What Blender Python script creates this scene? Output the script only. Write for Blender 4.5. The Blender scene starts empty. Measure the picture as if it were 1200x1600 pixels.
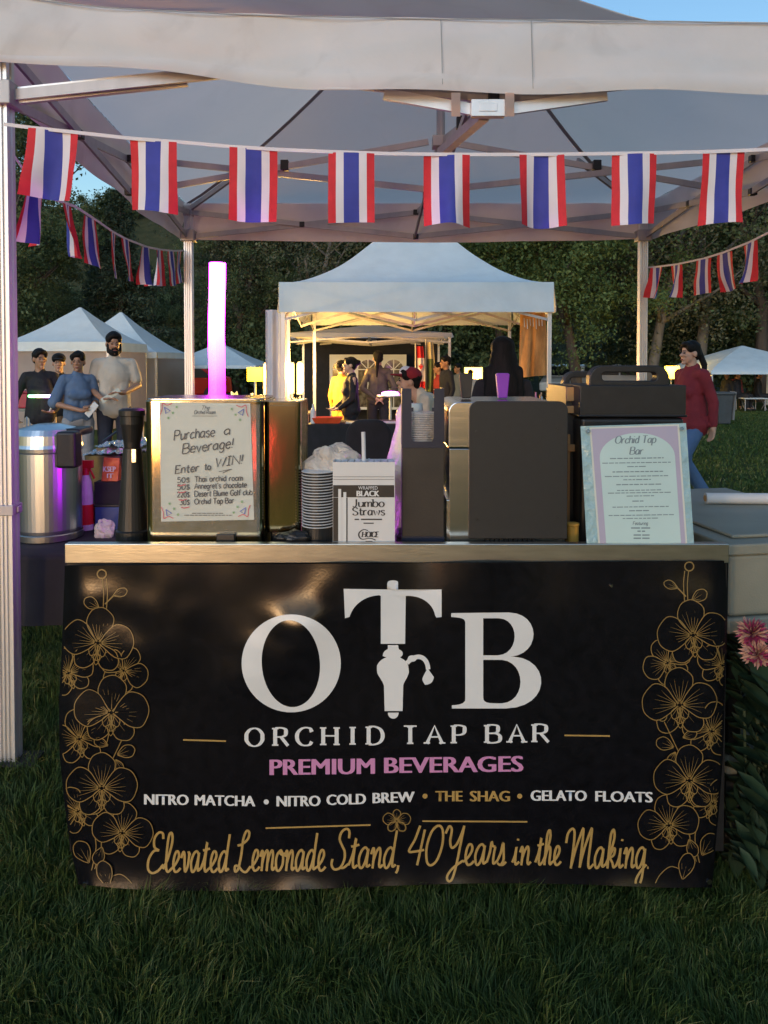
import bpy, bmesh, math, random
import numpy as np
from mathutils import Vector, Matrix, Euler, noise

random.seed(7)
rng = np.random.default_rng(7)
scene = bpy.context.scene
C = scene.collection
R = math.radians

# ------------------------------------------------------------------ camera
CAM_H, PITCH, F, CX, CY = 1.58, R(1.5), 1200.0, 600.0, 596.4
cs, sn = math.cos(PITCH), math.sin(PITCH)
cam_d = bpy.data.cameras.new('camera')
cam_d.sensor_fit = 'HORIZONTAL'
cam_d.sensor_width = 36.0
cam_d.lens = 36.0 * F / 1200.0
cam_d.shift_y = -(800.0 - CY) / 1200.0
cam_d.clip_start = 0.05
cam_d.clip_end = 600.0
cam = bpy.data.objects.new('camera', cam_d)
cam.location = (0, 0, CAM_H)
cam.rotation_euler = (R(90) - PITCH, 0, 0)
C.objects.link(cam)
scene.camera = cam

# ------------------------------------------------------------------ sky, dusk glow, exposure
SUN_EL, SUN_AZ = R(2.3), R(200.0)          # the sun has just gone down behind the camera, a little to the left
world = bpy.data.worlds.new("World")
scene.world = world
world.use_nodes = True
wn = world.node_tree
wn.nodes.clear()
sky = wn.nodes.new('ShaderNodeTexSky')
sky.sky_type = 'NISHITA'
sky.sun_disc = False
sky.sun_elevation = SUN_EL
sky.sun_rotation = SUN_AZ
sky.air_density = 1.0
sky.dust_density = 0.3
sky.ozone_density = 2.4
bg = wn.nodes.new('ShaderNodeBackground')
bg.inputs['Strength'].default_value = 0.15
wo = wn.nodes.new('ShaderNodeOutputWorld')
wn.links.new(sky.outputs[0], bg.inputs[0])
wn.links.new(bg.outputs[0], wo.inputs[0])

sun_d = bpy.data.lights.new('dusk_glow', 'SUN')
sun_d.energy = 0.38
sun_d.angle = R(50)
sun_d.color = (0.80, 0.92, 1.0)
sun = bpy.data.objects.new('dusk_glow', sun_d)
_sd = Vector((math.sin(SUN_AZ) * math.cos(R(14)), math.cos(SUN_AZ) * math.cos(R(14)), math.sin(R(14))))
sun.rotation_euler = _sd.to_track_quat('Z', 'Y').to_euler()
C.objects.link(sun)

vs = scene.view_settings
vs.view_transform = 'Standard'
vs.look = 'None'
vs.gamma = 1.0
vs.use_curve_mapping = False
vs.exposure = 2.0
scene.cycles.max_bounces = 8
scene.cycles.sample_clamp_indirect = 6.0
scene.cycles.caustics_reflective = False
scene.cycles.caustics_refractive = False

# ------------------------------------------------------------------ pixels of the 1200 x 1600 photo -> points
def ray(px, py):
    a, b = (px - CX) / F, (CY - py) / F
    return Vector((a, cs + b * sn, -sn + b * cs))
def P(px, py, Y):
    d = ray(px, py)
    return Vector((0, 0, CAM_H)) + d * (Y / d.y)
def PZ(px, py, z):
    d = ray(px, py)
    return Vector((0, 0, CAM_H)) + d * ((z - CAM_H) / d.z)
def rect(px0, py0, px1, py1, Y):
    a = P(px0, (py0 + py1) / 2, Y); b = P(px1, (py0 + py1) / 2, Y)
    return a.x, b.x, P(px0, max(py0, py1), Y).z, P(px0, min(py0, py1), Y).z
def ppm(Y, z=1.0):
    return F / (Y * cs + (CAM_H - z) * sn)
class Plane:
    def __init__(s, p, n):
        s.p, s.n = Vector(p), Vector(n).normalized()
    def __call__(s, px, py, eps=0.0):
        d = ray(px, py); o = Vector((0, 0, CAM_H))
        t = (s.p + s.n * eps - o).dot(s.n) / d.dot(s.n)
        return o + d * t

# ------------------------------------------------------------------ objects
def link(name, me, parent=None):
    o = bpy.data.objects.new(name, me)
    C.objects.link(o)
    if parent is not None:
        o.parent = parent
    return o
def tag(o, label=None, cat=None, group=None, kind=None):
    if label: o['label'] = label
    if cat: o['category'] = cat
    if group: o['group'] = group
    if kind: o['kind'] = kind
    return o
def thing(name, label, cat, group=None, loc=(0, 0, 0)):
    o = bpy.data.objects.new(name, None)
    o.empty_display_size = 0.1
    C.objects.link(o)
    o.location = loc
    return tag(o, label, cat, group)
def copy_tree(o, parent=None):
    c = o.copy(); C.objects.link(c)
    if parent is not None:
        c.parent = parent
    for ch in list(o.children):
        copy_tree(ch, c)
    return c
def np_mesh(name, verts, quads=None, tris=None, smooth=False):
    me = bpy.data.meshes.new(name)
    verts = np.asarray(verts, dtype=np.float32)
    nq = 0 if quads is None else len(quads)
    nt = 0 if tris is None else len(tris)
    me.vertices.add(len(verts)); me.vertices.foreach_set('co', verts.ravel())
    loops = []
    if nq: loops.append(np.asarray(quads, dtype=np.int32).ravel())
    if nt: loops.append(np.asarray(tris, dtype=np.int32).ravel())
    loops = np.concatenate(loops)
    me.loops.add(len(loops)); me.loops.foreach_set('vertex_index', loops)
    starts = np.concatenate([np.arange(nq) * 4, nq * 4 + np.arange(nt) * 3]).astype(np.int32)
    me.polygons.add(nq + nt)
    me.polygons.foreach_set('loop_start', starts)
    if smooth: me.polygons.foreach_set('use_smooth', np.ones(nq + nt, dtype=bool))
    me.update(calc_edges=True)
    return me

class MB:
    """collects shapes, then links them as ONE mesh object"""
    def __init__(s):
        s.v, s.f, s.m, s.cur = [], [], [], 0
    def add(s, vs, fs):
        n = len(s.v)
        s.v.extend([tuple(v) for v in vs])
        s.f.extend([tuple(i + n for i in f) for f in fs])
        s.m.extend([s.cur] * len(fs))
        return s
    def box(s, x0, x1, y0, y1, z0, z1, M=None):
        vs = [Vector((x, y, z)) for z in (z0, z1) for y in (y0, y1) for x in (x0, x1)]
        if M is not None: vs = [M @ v for v in vs]
        return s.add(vs, [(0, 2, 3, 1), (4, 5, 7, 6), (0, 1, 5, 4), (2, 6, 7, 3), (0, 4, 6, 2), (1, 3, 7, 5)])
    def bar(s, p0, p1, w, h, up=(0, 0, 1)):
        p0, p1 = Vector(p0), Vector(p1)
        d = (p1 - p0).normalized(); u = Vector(up)
        sx = d.cross(u)
        if sx.length < 1e-4: sx = d.cross(Vector((0, 1, 0)))
        sx.normalize(); uz = sx.cross(d).normalized()
        vs = []
        for p in (p0, p1):
            for a, b in ((-1, -1), (1, -1), (1, 1), (-1, 1)):
                vs.append(p + sx * a * w / 2 + uz * b * h / 2)
        return s.add(vs, [(0, 1, 2, 3), (7, 6, 5, 4), (0, 4, 5, 1), (1, 5, 6, 2), (2, 6, 7, 3), (3, 7, 4, 0)])
    def tube(s, pts, r, n=8, cap=True):
        pts = [Vector(p) for p in pts]
        rs = r if isinstance(r, (list, tuple)) else [r] * len(pts)
        vs, fs = [], []
        ref = None
        for i, p in enumerate(pts):
            d = (pts[min(i + 1, len(pts) - 1)] - pts[max(i - 1, 0)]).normalized()
            if ref is None:
                ref = d.orthogonal().normalized()
            ref = (ref - d * ref.dot(d))
            ref = ref.normalized() if ref.length > 1e-5 else d.orthogonal().normalized()
            q = d.cross(ref)
            for k in range(n):
                a = 2 * math.pi * k / n
                vs.append(p + (ref * math.cos(a) + q * math.sin(a)) * rs[i])
        for i in range(len(pts) - 1):
            for k in range(n):
                k2 = (k + 1) % n
                fs.append((i * n + k, i * n + k2, (i + 1) * n + k2, (i + 1) * n + k))
        if cap:
            fs.append(tuple(range(n - 1, -1, -1)))
            fs.append(tuple((len(pts) - 1) * n + k for k in range(n)))
        return s.add(vs, fs)
    def lathe(s, prof, c=(0, 0, 0), n=32, cap=True):
        c = Vector(c); vs, fs = [], []
        for r, z in prof:
            for k in range(n):
                a = 2 * math.pi * k / n
                vs.append(c + Vector((r * math.cos(a), r * math.sin(a), z)))
        for i in range(len(prof) - 1):
            for k in range(n):
                k2 = (k + 1) % n
                fs.append((i * n + k, i * n + k2, (i + 1) * n + k2, (i + 1) * n + k))
        if cap:
            fs.append(tuple(range(n - 1, -1, -1)))
            fs.append(tuple((len(prof) - 1) * n + k for k in range(n)))
        return s.add(vs, fs)
    def ell(s, c, r, nu=14, nv=9, M=None):
        c = Vector(c); vs, fs = [], []
        for j in range(1, nv):
            t = math.pi * j / nv
            for k in range(nu):
                a = 2 * math.pi * k / nu
                v = Vector((r[0] * math.sin(t) * math.cos(a), r[1] * math.sin(t) * math.sin(a), r[2] * math.cos(t)))
                if M is not None: v = M @ v
                vs.append(c + v)
        top = Vector((0, 0, r[2])); bot = Vector((0, 0, -r[2]))
        if M is not None: top, bot = M @ top, M @ bot
        vs += [c + top, c + bot]
        T, B = len(vs) - 2, len(vs) - 1
        for j in range(nv - 2):
            for k in range(nu):
                k2 = (k + 1) % nu
                fs.append((j * nu + k, (j + 1) * nu + k, (j + 1) * nu + k2, j * nu + k2))
        for k in range(nu):
            k2 = (k + 1) % nu
            fs.append((T, k, k2)); fs.append((B, (nv - 2) * nu + k2, (nv - 2) * nu + k))
        return s.add(vs, fs)
    def capsule(s, p0, p1, r0, r1, n=12):
        p0, p1 = Vector(p0), Vector(p1)
        d = p1 - p0
        L = d.length
        d = d.normalized() if L > 1e-6 else Vector((0, 0, 1))
        pts, rs = [], []
        for a in (-85, -60, -30): pts.append(p0 + d * r0 * math.sin(R(a))); rs.append(r0 * math.cos(R(a)))
        pts += [p0, p1]; rs += [r0, r1]
        for a in (30, 60, 85): pts.append(p1 + d * r1 * math.sin(R(a))); rs.append(r1 * math.cos(R(a)))
        return s.tube(pts, rs, n)
    def grid(s, fn, nu, nv):
        vs = [fn(i / nu, j / nv) for j in range(nv + 1) for i in range(nu + 1)]
        fs = [(j * (nu + 1) + i, j * (nu + 1) + i + 1, (j + 1) * (nu + 1) + i + 1, (j + 1) * (nu + 1) + i) for j in range(nv) for i in range(nu)]
        return s.add(vs, fs)
    def prism(s, pts, y0, y1, fn=lambda x, y, z: (x, y, z)):
        """outline of (x, z) pushed from y0 to y1"""
        n = len(pts)
        vs = [fn(x, y0, z) for x, z in pts] + [fn(x, y1, z) for x, z in pts]
        fs = [tuple(range(n)), tuple(range(2 * n - 1, n - 1, -1))]
        fs += [(i, n + i, n + (i + 1) % n, (i + 1) % n) for i in range(n)]
        return s.add(vs, fs)
    def zprism(s, pts, z0, z1):
        return s.prism(pts, z0, z1, lambda x, y, z: (x, z, y))
    def mesh(s, name):
        me = bpy.data.meshes.new(name)
        me.from_pydata(s.v, [], s.f)
        return me
    def build(s, name, mat, parent=None, smooth=False, bevel=0, seg=2, fix=True):
        me = s.mesh(name)
        mats = mat if isinstance(mat, (list, tuple)) else [mat]
        for m in mats: me.materials.append(m)
        if len(mats) > 1: me.polygons.foreach_set('material_index', np.array(s.m, dtype=np.int32))
        if fix:
            bm = bmesh.new(); bm.from_mesh(me)
            bmesh.ops.recalc_face_normals(bm, faces=bm.faces)
            bm.to_mesh(me); bm.free()
        if smooth: me.shade_smooth()
        o = link(name, me, parent)
        if bevel:
            b = o.modifiers.new('bevel', 'BEVEL'); b.width = bevel; b.segments = seg; b.limit_method = 'ANGLE'; b.angle_limit = R(40)
            b.harden_normals = False
        return o
def rrect(x0, x1, z0, z1, r, n=5, corners=(1, 1, 1, 1)):
    """rounded outline; corners: bottom-left, bottom-right, top-right, top-left"""
    out = []
    for (cx, cz, a0), on in zip(((x0 + r, z0 + r, 180), (x1 - r, z0 + r, 270), (x1 - r, z1 - r, 0), (x0 + r, z1 - r, 90)), corners):
        if not on:
            out.append((x0 if a0 in (180, 90) else x1, z0 if a0 in (180, 270) else z1)); continue
        for k in range(n + 1):
            a = R(a0 + 90 * k / n)
            out.append((cx + r * math.cos(a), cz + r * math.sin(a)))
    return out

# ------------------------------------------------------------------ materials
def mat(name, col, rough=0.6, metal=0.0, var=0.15, vscale=8.0, bump=0.0, bscale=60.0, stretch=None, trans=0.0, spec=0.5, coat=0.0, tcol=None, dirt=0.0):
    m = bpy.data.materials.new(name); m.use_nodes = True
    nt = m.node_tree; b = nt.nodes['Principled BSDF']; L = nt.links.new
    tc = nt.nodes.new('ShaderNodeTexCoord')
    mp = nt.nodes.new('ShaderNodeMapping')
    L(tc.outputs['Object'], mp.inputs[0])
    if stretch: mp.inputs['Scale'].default_value = stretch
    ns = nt.nodes.new('ShaderNodeTexNoise'); ns.inputs['Scale'].default_value = vscale; ns.inputs['Detail'].default_value = 5
    L(mp.outputs[0], ns.inputs[0])
    rp = nt.nodes.new('ShaderNodeValToRGB')
    rp.color_ramp.elements[0].position = 0.3; rp.color_ramp.elements[1].position = 0.7
    lo = [c * (1 - var) for c in col]; hi = [min(1, c * (1 + var)) for c in col]
    rp.color_ramp.elements[0].color = (*lo, 1); rp.color_ramp.elements[1].color = (*hi, 1)
    L(ns.outputs[0], rp.inputs[0])
    L(rp.outputs[0], b.inputs['Base Color'])
    if dirt:                                   # grime marks with edges of their own
        nd = nt.nodes.new('ShaderNodeTexNoise'); nd.inputs['Scale'].default_value = 3.2; nd.inputs['Detail'].default_value = 9; nd.inputs['Distortion'].default_value = 1.2
        L(tc.outputs['Object'], nd.inputs[0])
        rd = nt.nodes.new('ShaderNodeValToRGB'); rd.color_ramp.elements[0].position = .56; rd.color_ramp.elements[1].position = .78; rd.color_ramp.elements[1].color = (dirt, dirt, dirt, 1)
        L(nd.outputs[0], rd.inputs[0])
        md = nt.nodes.new('ShaderNodeMixRGB'); md.inputs[2].default_value = (.30, .27, .24, 1)
        L(rd.outputs[0], md.inputs[0]); L(rp.outputs[0], md.inputs[1]); L(md.outputs[0], b.inputs['Base Color'])
    b.inputs['Roughness'].default_value = rough
    b.inputs['Metallic'].default_value = metal
    b.inputs['Specular IOR Level'].default_value = spec
    b.inputs['Coat Weight'].default_value = coat
    if bump:
        n2 = nt.nodes.new('ShaderNodeTexNoise'); n2.inputs['Scale'].default_value = bscale; n2.inputs['Detail'].default_value = 4
        L(mp.outputs[0], n2.inputs[0])
        bp = nt.nodes.new('ShaderNodeBump'); bp.inputs['Strength'].default_value = bump; bp.inputs['Distance'].default_value = 0.02
        L(n2.outputs[0], bp.inputs['Height']); L(bp.outputs[0], b.inputs['Normal'])
    if trans:
        t = nt.nodes.new('ShaderNodeBsdfTranslucent')
        if tcol: t.inputs[0].default_value = (*tcol, 1)
        else: L(rp.outputs[0], t.inputs[0])
        mx = nt.nodes.new('ShaderNodeMixShader'); mx.inputs[0].default_value = trans
        L(b.outputs[0], mx.inputs[1]); L(t.outputs[0], mx.inputs[2]); L(mx.outputs[0], nt.nodes['Material Output'].inputs[0])
    return m
def emit(name, col, st):
    m = bpy.data.materials.new(name); m.use_nodes = True
    b = m.node_tree.nodes['Principled BSDF']
    b.inputs['Base Color'].default_value = (*[min(.8, c) for c in col], 1)
    b.inputs['Emission Color'].default_value = (*col, 1); b.inputs['Emission Strength'].default_value = st
    return m
M = {}
M['canvas'] = mat('white_canvas', (.66, .65, .65), .8, var=.09, vscale=2.2, bump=.5, bscale=5, trans=.74, tcol=(1, .78, .68), dirt=.35)  # warm translucent tint puts lamplight on the underside into the colour
M['canvas_front'] = mat('valance_canvas', (.70, .70, .71), .8, var=.09, vscale=2.2, bump=.5, bscale=5, trans=.16, tcol=(.9, .6, .52), dirt=.35)
M['panel_cloth'] = mat('panel_cloth', (.55, .53, .58), .8, var=.07, vscale=2.2, bump=.3, bscale=7)
M['urn_steel'] = mat('satin_steel', (.64, .67, .72), .30, 1.0, var=.05, vscale=9, stretch=(1, 1, .1))
M['pale_bark'] = mat('pale_bark', (.17, .145, .12), .9, var=.3, vscale=5, bump=.8, bscale=12, stretch=(1, 1, .2))
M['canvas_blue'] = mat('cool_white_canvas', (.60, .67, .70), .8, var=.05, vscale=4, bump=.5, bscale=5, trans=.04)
M['alu'] = mat('grey_aluminium', (.42, .40, .40), .45, .35, var=.08, vscale=20, bump=.03, bscale=120, stretch=(1, 1, .15))
M['alu_white'] = mat('silver_tube', (.70, .70, .70), .4, .6, var=.06, vscale=14, stretch=(1, 1, .15))
M['black_plastic'] = mat('black_plastic', (.009, .009, .0105), .42, var=.25, vscale=30, bump=.06, bscale=300)
M['charcoal'] = mat('charcoal_powder_coat', (.013, .0128, .0125), .55, var=.1, vscale=40, bump=.05, bscale=500)
M['steel'] = mat('brushed_steel', (.60, .59, .57), .2, 1.0, var=.07, vscale=12, bump=.015, bscale=60, stretch=(.05, .05, 1))
M['mirror_steel'] = mat('polished_steel', (.50, .41, .24), .10, 1.0, var=.1, vscale=10, bump=.03, bscale=14, stretch=(1, 1, .4))  # plain steel; the gold of the warm-lit lawn it mirrors is in the colour
M['steel_lip'] = mat('steel_edge', (.56, .55, .51), .30, 1.0, var=.12, vscale=10, bump=.02, bscale=40, stretch=(1, 6, 6))
M['vinyl'] = mat('black_vinyl', (.005, .005, .007), .22, var=.3, vscale=30, bump=.02, bscale=160, spec=.35)
M['print_white'] = mat('white_print', (.62, .645, .66), .4, var=.02)
M['print_gold'] = mat('gold_print', (.36, .235, .075), .42, var=.08, vscale=20)
M['gold_line'] = mat('gold_line_print', (.22, .14, .042), .42, var=.08, vscale=20)
M['print_pink'] = mat('mauve_print', (.50, .22, .42), .4, var=.03)
M['ink'] = mat('black_ink', (.02, .02, .024), .6, var=.1)
M['ink_blue'] = mat('blue_ink', (.09, .13, .45), .6, var=.1)
M['ink_red'] = mat('red_ink', (.6, .06, .09), .6, var=.1)
M['ink_green'] = mat('green_ink', (.16, .36, .12), .6, var=.1)
M['ink_grey'] = mat('grey_ink', (.16, .22, .25), .6, var=.1)
M['paper'] = mat('white_paper', (.54, .565, .51), .7, var=.03, vscale=5, bump=.04, bscale=12)
M['red'] = mat('red_cloth', (.62, .025, .035), .75, var=.1, vscale=20, bump=.1, bscale=300)
M['white_cloth'] = mat('white_cloth', (.75, .70, .74), .8, var=.05, bump=.1, bscale=300)
M['blue_cloth'] = mat('blue_cloth', (.045, .055, .34), .75, var=.1, vscale=20, bump=.1, bscale=300)
M['black_cloth'] = mat('black_cloth', (.012, .012, .016), .85, var=.3, vscale=8, bump=.2, bscale=10)
M['navy'] = mat('navy_card', (.007, .010, .030), .5, var=.1, bump=.05, bscale=100)
M['brown_card'] = mat('dark_brown_board', (.026, .020, .015), .6, var=.15, vscale=14, bump=.06, bscale=120)
M['orange_tan'] = mat('tan_wood', (.40, .21, .08), .55, var=.25, vscale=9, stretch=(1, 1, .12))
M['grey_plastic'] = mat('grey_green_plastic', (.22, .225, .185), .5, var=.1, vscale=6, bump=.08, bscale=200)
M['skin'] = mat('brown_skin', (.36, .19, .12), .5, var=.08, vscale=12)
M['skin_light'] = mat('light_skin', (.52, .31, .22), .5, var=.08, vscale=12)
M['hair'] = mat('black_hair', (.007, .006, .006), .65, spec=.2, var=.4, vscale=30, bump=.3, bscale=90, stretch=(1, 1, .15))
M['eye'] = mat('dark_eye', (.01, .008, .007), .2, var=.1)
M['lip'] = mat('lip', (.30, .09, .08), .5, var=.1)
M['foil'] = mat('crumpled_foil', (.75, .75, .76), .2, 1.0, var=.05, bump=1.0, bscale=30)
M['white_plastic'] = mat('white_plastic', (.60, .61, .62), .4, var=.03)
M['rubber'] = mat('black_rubber', (.02, .02, .02), .7, var=.2)
M['bark'] = mat('bark', (.075, .055, .042), .9, var=.4, vscale=5, bump=.8, bscale=12, stretch=(1, 1, .2))
def clear_plastic(name, tint=(.95, .95, .97), rough=.12, alpha=.5):
    m = mat(name, tint, rough, var=.03, bump=.9, bscale=26)
    nt = m.node_tree; b = nt.nodes['Principled BSDF']
    tr = nt.nodes.new('ShaderNodeBsdfTransparent'); mx = nt.nodes.new('ShaderNodeMixShader'); mx.inputs[0].default_value = alpha
    nt.links.new(tr.outputs[0], mx.inputs[1]); nt.links.new(b.outputs[0], mx.inputs[2]); nt.links.new(mx.outputs[0], nt.nodes['Material Output'].inputs[0])
    return m
M['bag_plastic'] = clear_plastic('clear_bag', (.85, .80, .72), .15, .45)
M['sleeve_plastic'] = clear_plastic('clear_sleeve', (.9, .9, .9), .06, .12)
M['acrylic'] = clear_plastic('clear_acrylic', (.40, .60, .64), .08, .66)
# ------------------------------------------------------------------ lettering: single-stroke alphabets turned into ribbons
HAND = {
'A': (8, "-0,0 4,10 8,0;-1.6,3.8 6.4,3.8"),
'B': (7, "-0,0 0,10;~0,10 3.6,10 5.8,9.2 5.8,6.4 3.8,5.4 0,5.3;~0,5.3 4.4,5.3 6.9,4 6.9,1.3 4.4,.1 0,0"),
'C': (8, "~8,7.6 7.2,9.4 5,10 2.6,9.4 .6,7.4 0,5 .6,2.4 2.6,.4 5,0 7,.6 8,2.2"),
'D': (8.4, "-0,0 0,10;~0,10 3.4,10 6.6,8.8 8.2,6.4 8.2,3.6 6.6,1.2 3.4,0 0,0"),
'E': (6, "-6,10 0,10 0,0 6,0;-0,5.2 4.6,5.2"),
'F': (6, "-6,10 0,10 0,0;-0,5.2 4.6,5.2"),
'G': (8, "~8,8 6,9.8 3.5,9.9 1,8 0,5 1,2 3.5,.1 6,.3 7.6,2;-4.6,4.4 7.8,4.4 7.8,0"),
'H': (8.4, "-0,0 0,10;-8.4,0 8.4,10;-0,5.2 8.4,5.2"),
'I': (3.6, "-1.8,0 1.8,10;-0,10 3.6,10;-0,0 3.6,0"),
'i_': (0, ""),
'J': (5.4, "~4.2,10 4.2,6 4.2,3 3.4,.6 1.6,-.2 .2,.8"),
'L': (5.6, "-0,10 0,0 5.6,0"),
'M': (9.4, "-0,0 0,10 4.7,2.4 9.4,10 9.4,0"),
'U': (8, "~0,10 0,6 .1,3.4 1.2,.9 4,0 6.8,.9 7.9,3.4 8,6 8,10"),
'V': (8, "-0,10 4,0 8,10"),
'N': (7.6, "-0,0 0,10 7.6,0 7.6,10"),
'O': (9, "~4.5,10 2,9.2 .2,7 0,5 .2,3 2,.8 4.5,0 7,.8 8.8,3 9,5 8.8,7 7,9.2 4.5,10"),
'P': (6.6, "-0,0 0,10;~0,10 3.6,10 6.2,9.2 6.6,7.4 6,5.6 3.6,4.7 0,4.7"),
'R': (7.6, "-0,0 0,10;~0,10 3.6,10 6,9.2 6.4,7.4 5.8,5.8 3.6,5 0,5;-3.4,5 7.6,0"),
'S': (6.4, "~6,8.2 5,9.6 3,10 1,9.2 .3,7.6 1.2,6.1 3.2,5.2 5.4,4 6.3,2.4 5.4,.7 3.2,0 1.2,.5 .2,2"),
'T': (8, "-4,0 4,10;-0,10 8,10"),
'W': (10, "-0,10 2.5,0 5,8 7.5,0 10,10"),
'a': (5.6, "~5,5 3.6,6.4 1.6,6 .2,4 .3,1.6 1.6,.1 3.4,.6 4.8,2.4;~5,6.3 4.9,3 5,.8 5.8,.1"),
'b': (5.4, "-0,10 0,0;~0,4 1.4,6 3.4,6.4 5.2,4.8 5.2,1.7 3.4,0 1.4,.3 0,1.8"),
'c': (5, "~5,5.2 3.6,6.4 1.6,6 .1,3.6 .8,1 2.8,0 5,1.2"),
'd': (5.4, "~5,4.6 3.6,6.4 1.6,6 .1,3.4 1,.6 3,.1 5,2.2;-5.1,10 5.1,0"),
'e': (5.2, "~.3,3.3 2.6,3.4 5,3.6 4.6,5.6 2.8,6.5 .8,5.4 .1,3.2 1,.8 3,0 5,1.2"),
'f': (4.4, "~4.8,9.2 3.6,10 2.2,8.8 1.8,6 1.8,3 1.8,0;-0,6.2 4.2,6.2"),
'g': (5.4, "~5,5 3.6,6.4 1.6,6 .2,4 .3,1.6 1.6,.1 3.4,.6 4.9,2.4;~5,6.3 5,2 5,-1 4.2,-3 2.2,-3.6 .3,-2.6"),
'h': (5, "-0,10 0,0;~0,4 1.6,6.1 3.6,6.3 4.8,4.8 4.9,2.4 4.9,0"),
'i': (1.4, "-.5,6.3 .5,0;-.5,8.6 .6,9.2"),
'k': (5, "-0,10 0,0;-4.6,6.3 0,2.8;-1.6,4 5,0"),
'l': (1.2, "-.4,10 .4,0"),
'm': (8, "-0,6.3 0,0;~0,4 1.4,6.1 3,6.2 3.8,4.8 3.9,2.4 3.9,0;~3.9,4 5.3,6.1 6.9,6.2 7.7,4.8 7.8,2.4 7.8,0"),
'n': (5, "-0,6.3 0,0;~0,4 1.6,6.1 3.6,6.3 4.8,4.8 4.9,2.4 4.9,0"),
'o': (5.6, "~2.8,6.4 1,5.6 0,3.2 1,.8 2.8,0 4.6,.8 5.6,3.2 4.6,5.6 2.8,6.4"),
'p': (5.4, "-0,6.3 0,-3.6;~0,4 1.4,6 3.4,6.4 5.2,4.8 5.2,1.7 3.4,0 1.4,.3 0,1.8"),
'r': (4, "-0,6.3 0,0;~0,3.6 1.2,5.6 2.6,6.4 4,6"),
's': (4.4, "~4.2,5.4 3,6.4 1.2,6.2 .4,5 1.4,3.8 3.2,2.9 4.2,1.6 3.2,.2 1.6,0 .1,1"),
't': (4, "~1.8,9 1.8,4 1.9,1.4 2.8,.1 4,.7;-0,6.3 3.8,6.3"),
'u': (5.2, "~0,6.3 0,3 .6,.6 2.2,0 4,1 5,2.8;-5.1,6.3 5.1,0"),
'v': (5, "-0,6.3 2.5,0 5,6.3"),
'w': (7.6, "-0,6.3 1.9,0 3.8,5.4 5.7,0 7.6,6.3"),
'x': (5, "-0,6.3 5,0;-5,6.3 0,0"),
'0': (5.6, "~2.8,9 .8,7.6 .2,4.5 .8,1.4 2.8,0 4.8,1.4 5.4,4.5 4.8,7.6 2.8,9"),
'2': (5.4, "~.2,7.2 1.2,8.8 3.2,9 4.8,7.6 4.4,5.2 2.2,2.4 .2,.1;-.2,.1 5.4,.1"),
'3': (5.2, "~.2,8.2 2,9.2 4.4,8.6 4.4,6.4 2.2,5;~2.2,5 4.6,4.2 5.2,2 3.6,.2 1.4,.1 0,1.2"),
'4': (5.6, "-3.8,9 0,3 5.6,3;-4,6 4,0"),
'5': (5.2, "-5,9 1,9 .4,5.2;~.4,5.2 2.6,5.9 4.8,4.6 5,2.2 3.4,.2 1.4,0 0,1"),
'$': (5, "~4.8,7.2 3,8.4 1,7.4 1,5.6 3.4,4.4 4.8,2.8 4,.8 2,.4 .2,1.4;-2.6,9.6 2.6,-.8"),
'!': (1.6, "-1.2,10 .6,2.8;-.4,.6 .3,0"),
"'": (1.4, "-.8,10 .4,8"),
',': (1.6, "-1,.6 .2,-1.6"),
'.': (1.6, "-.3,.5 .9,.5"),
'"': (2.6, "-.4,10 .2,7.8;-2.2,10 2,7.8"),
}
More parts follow.
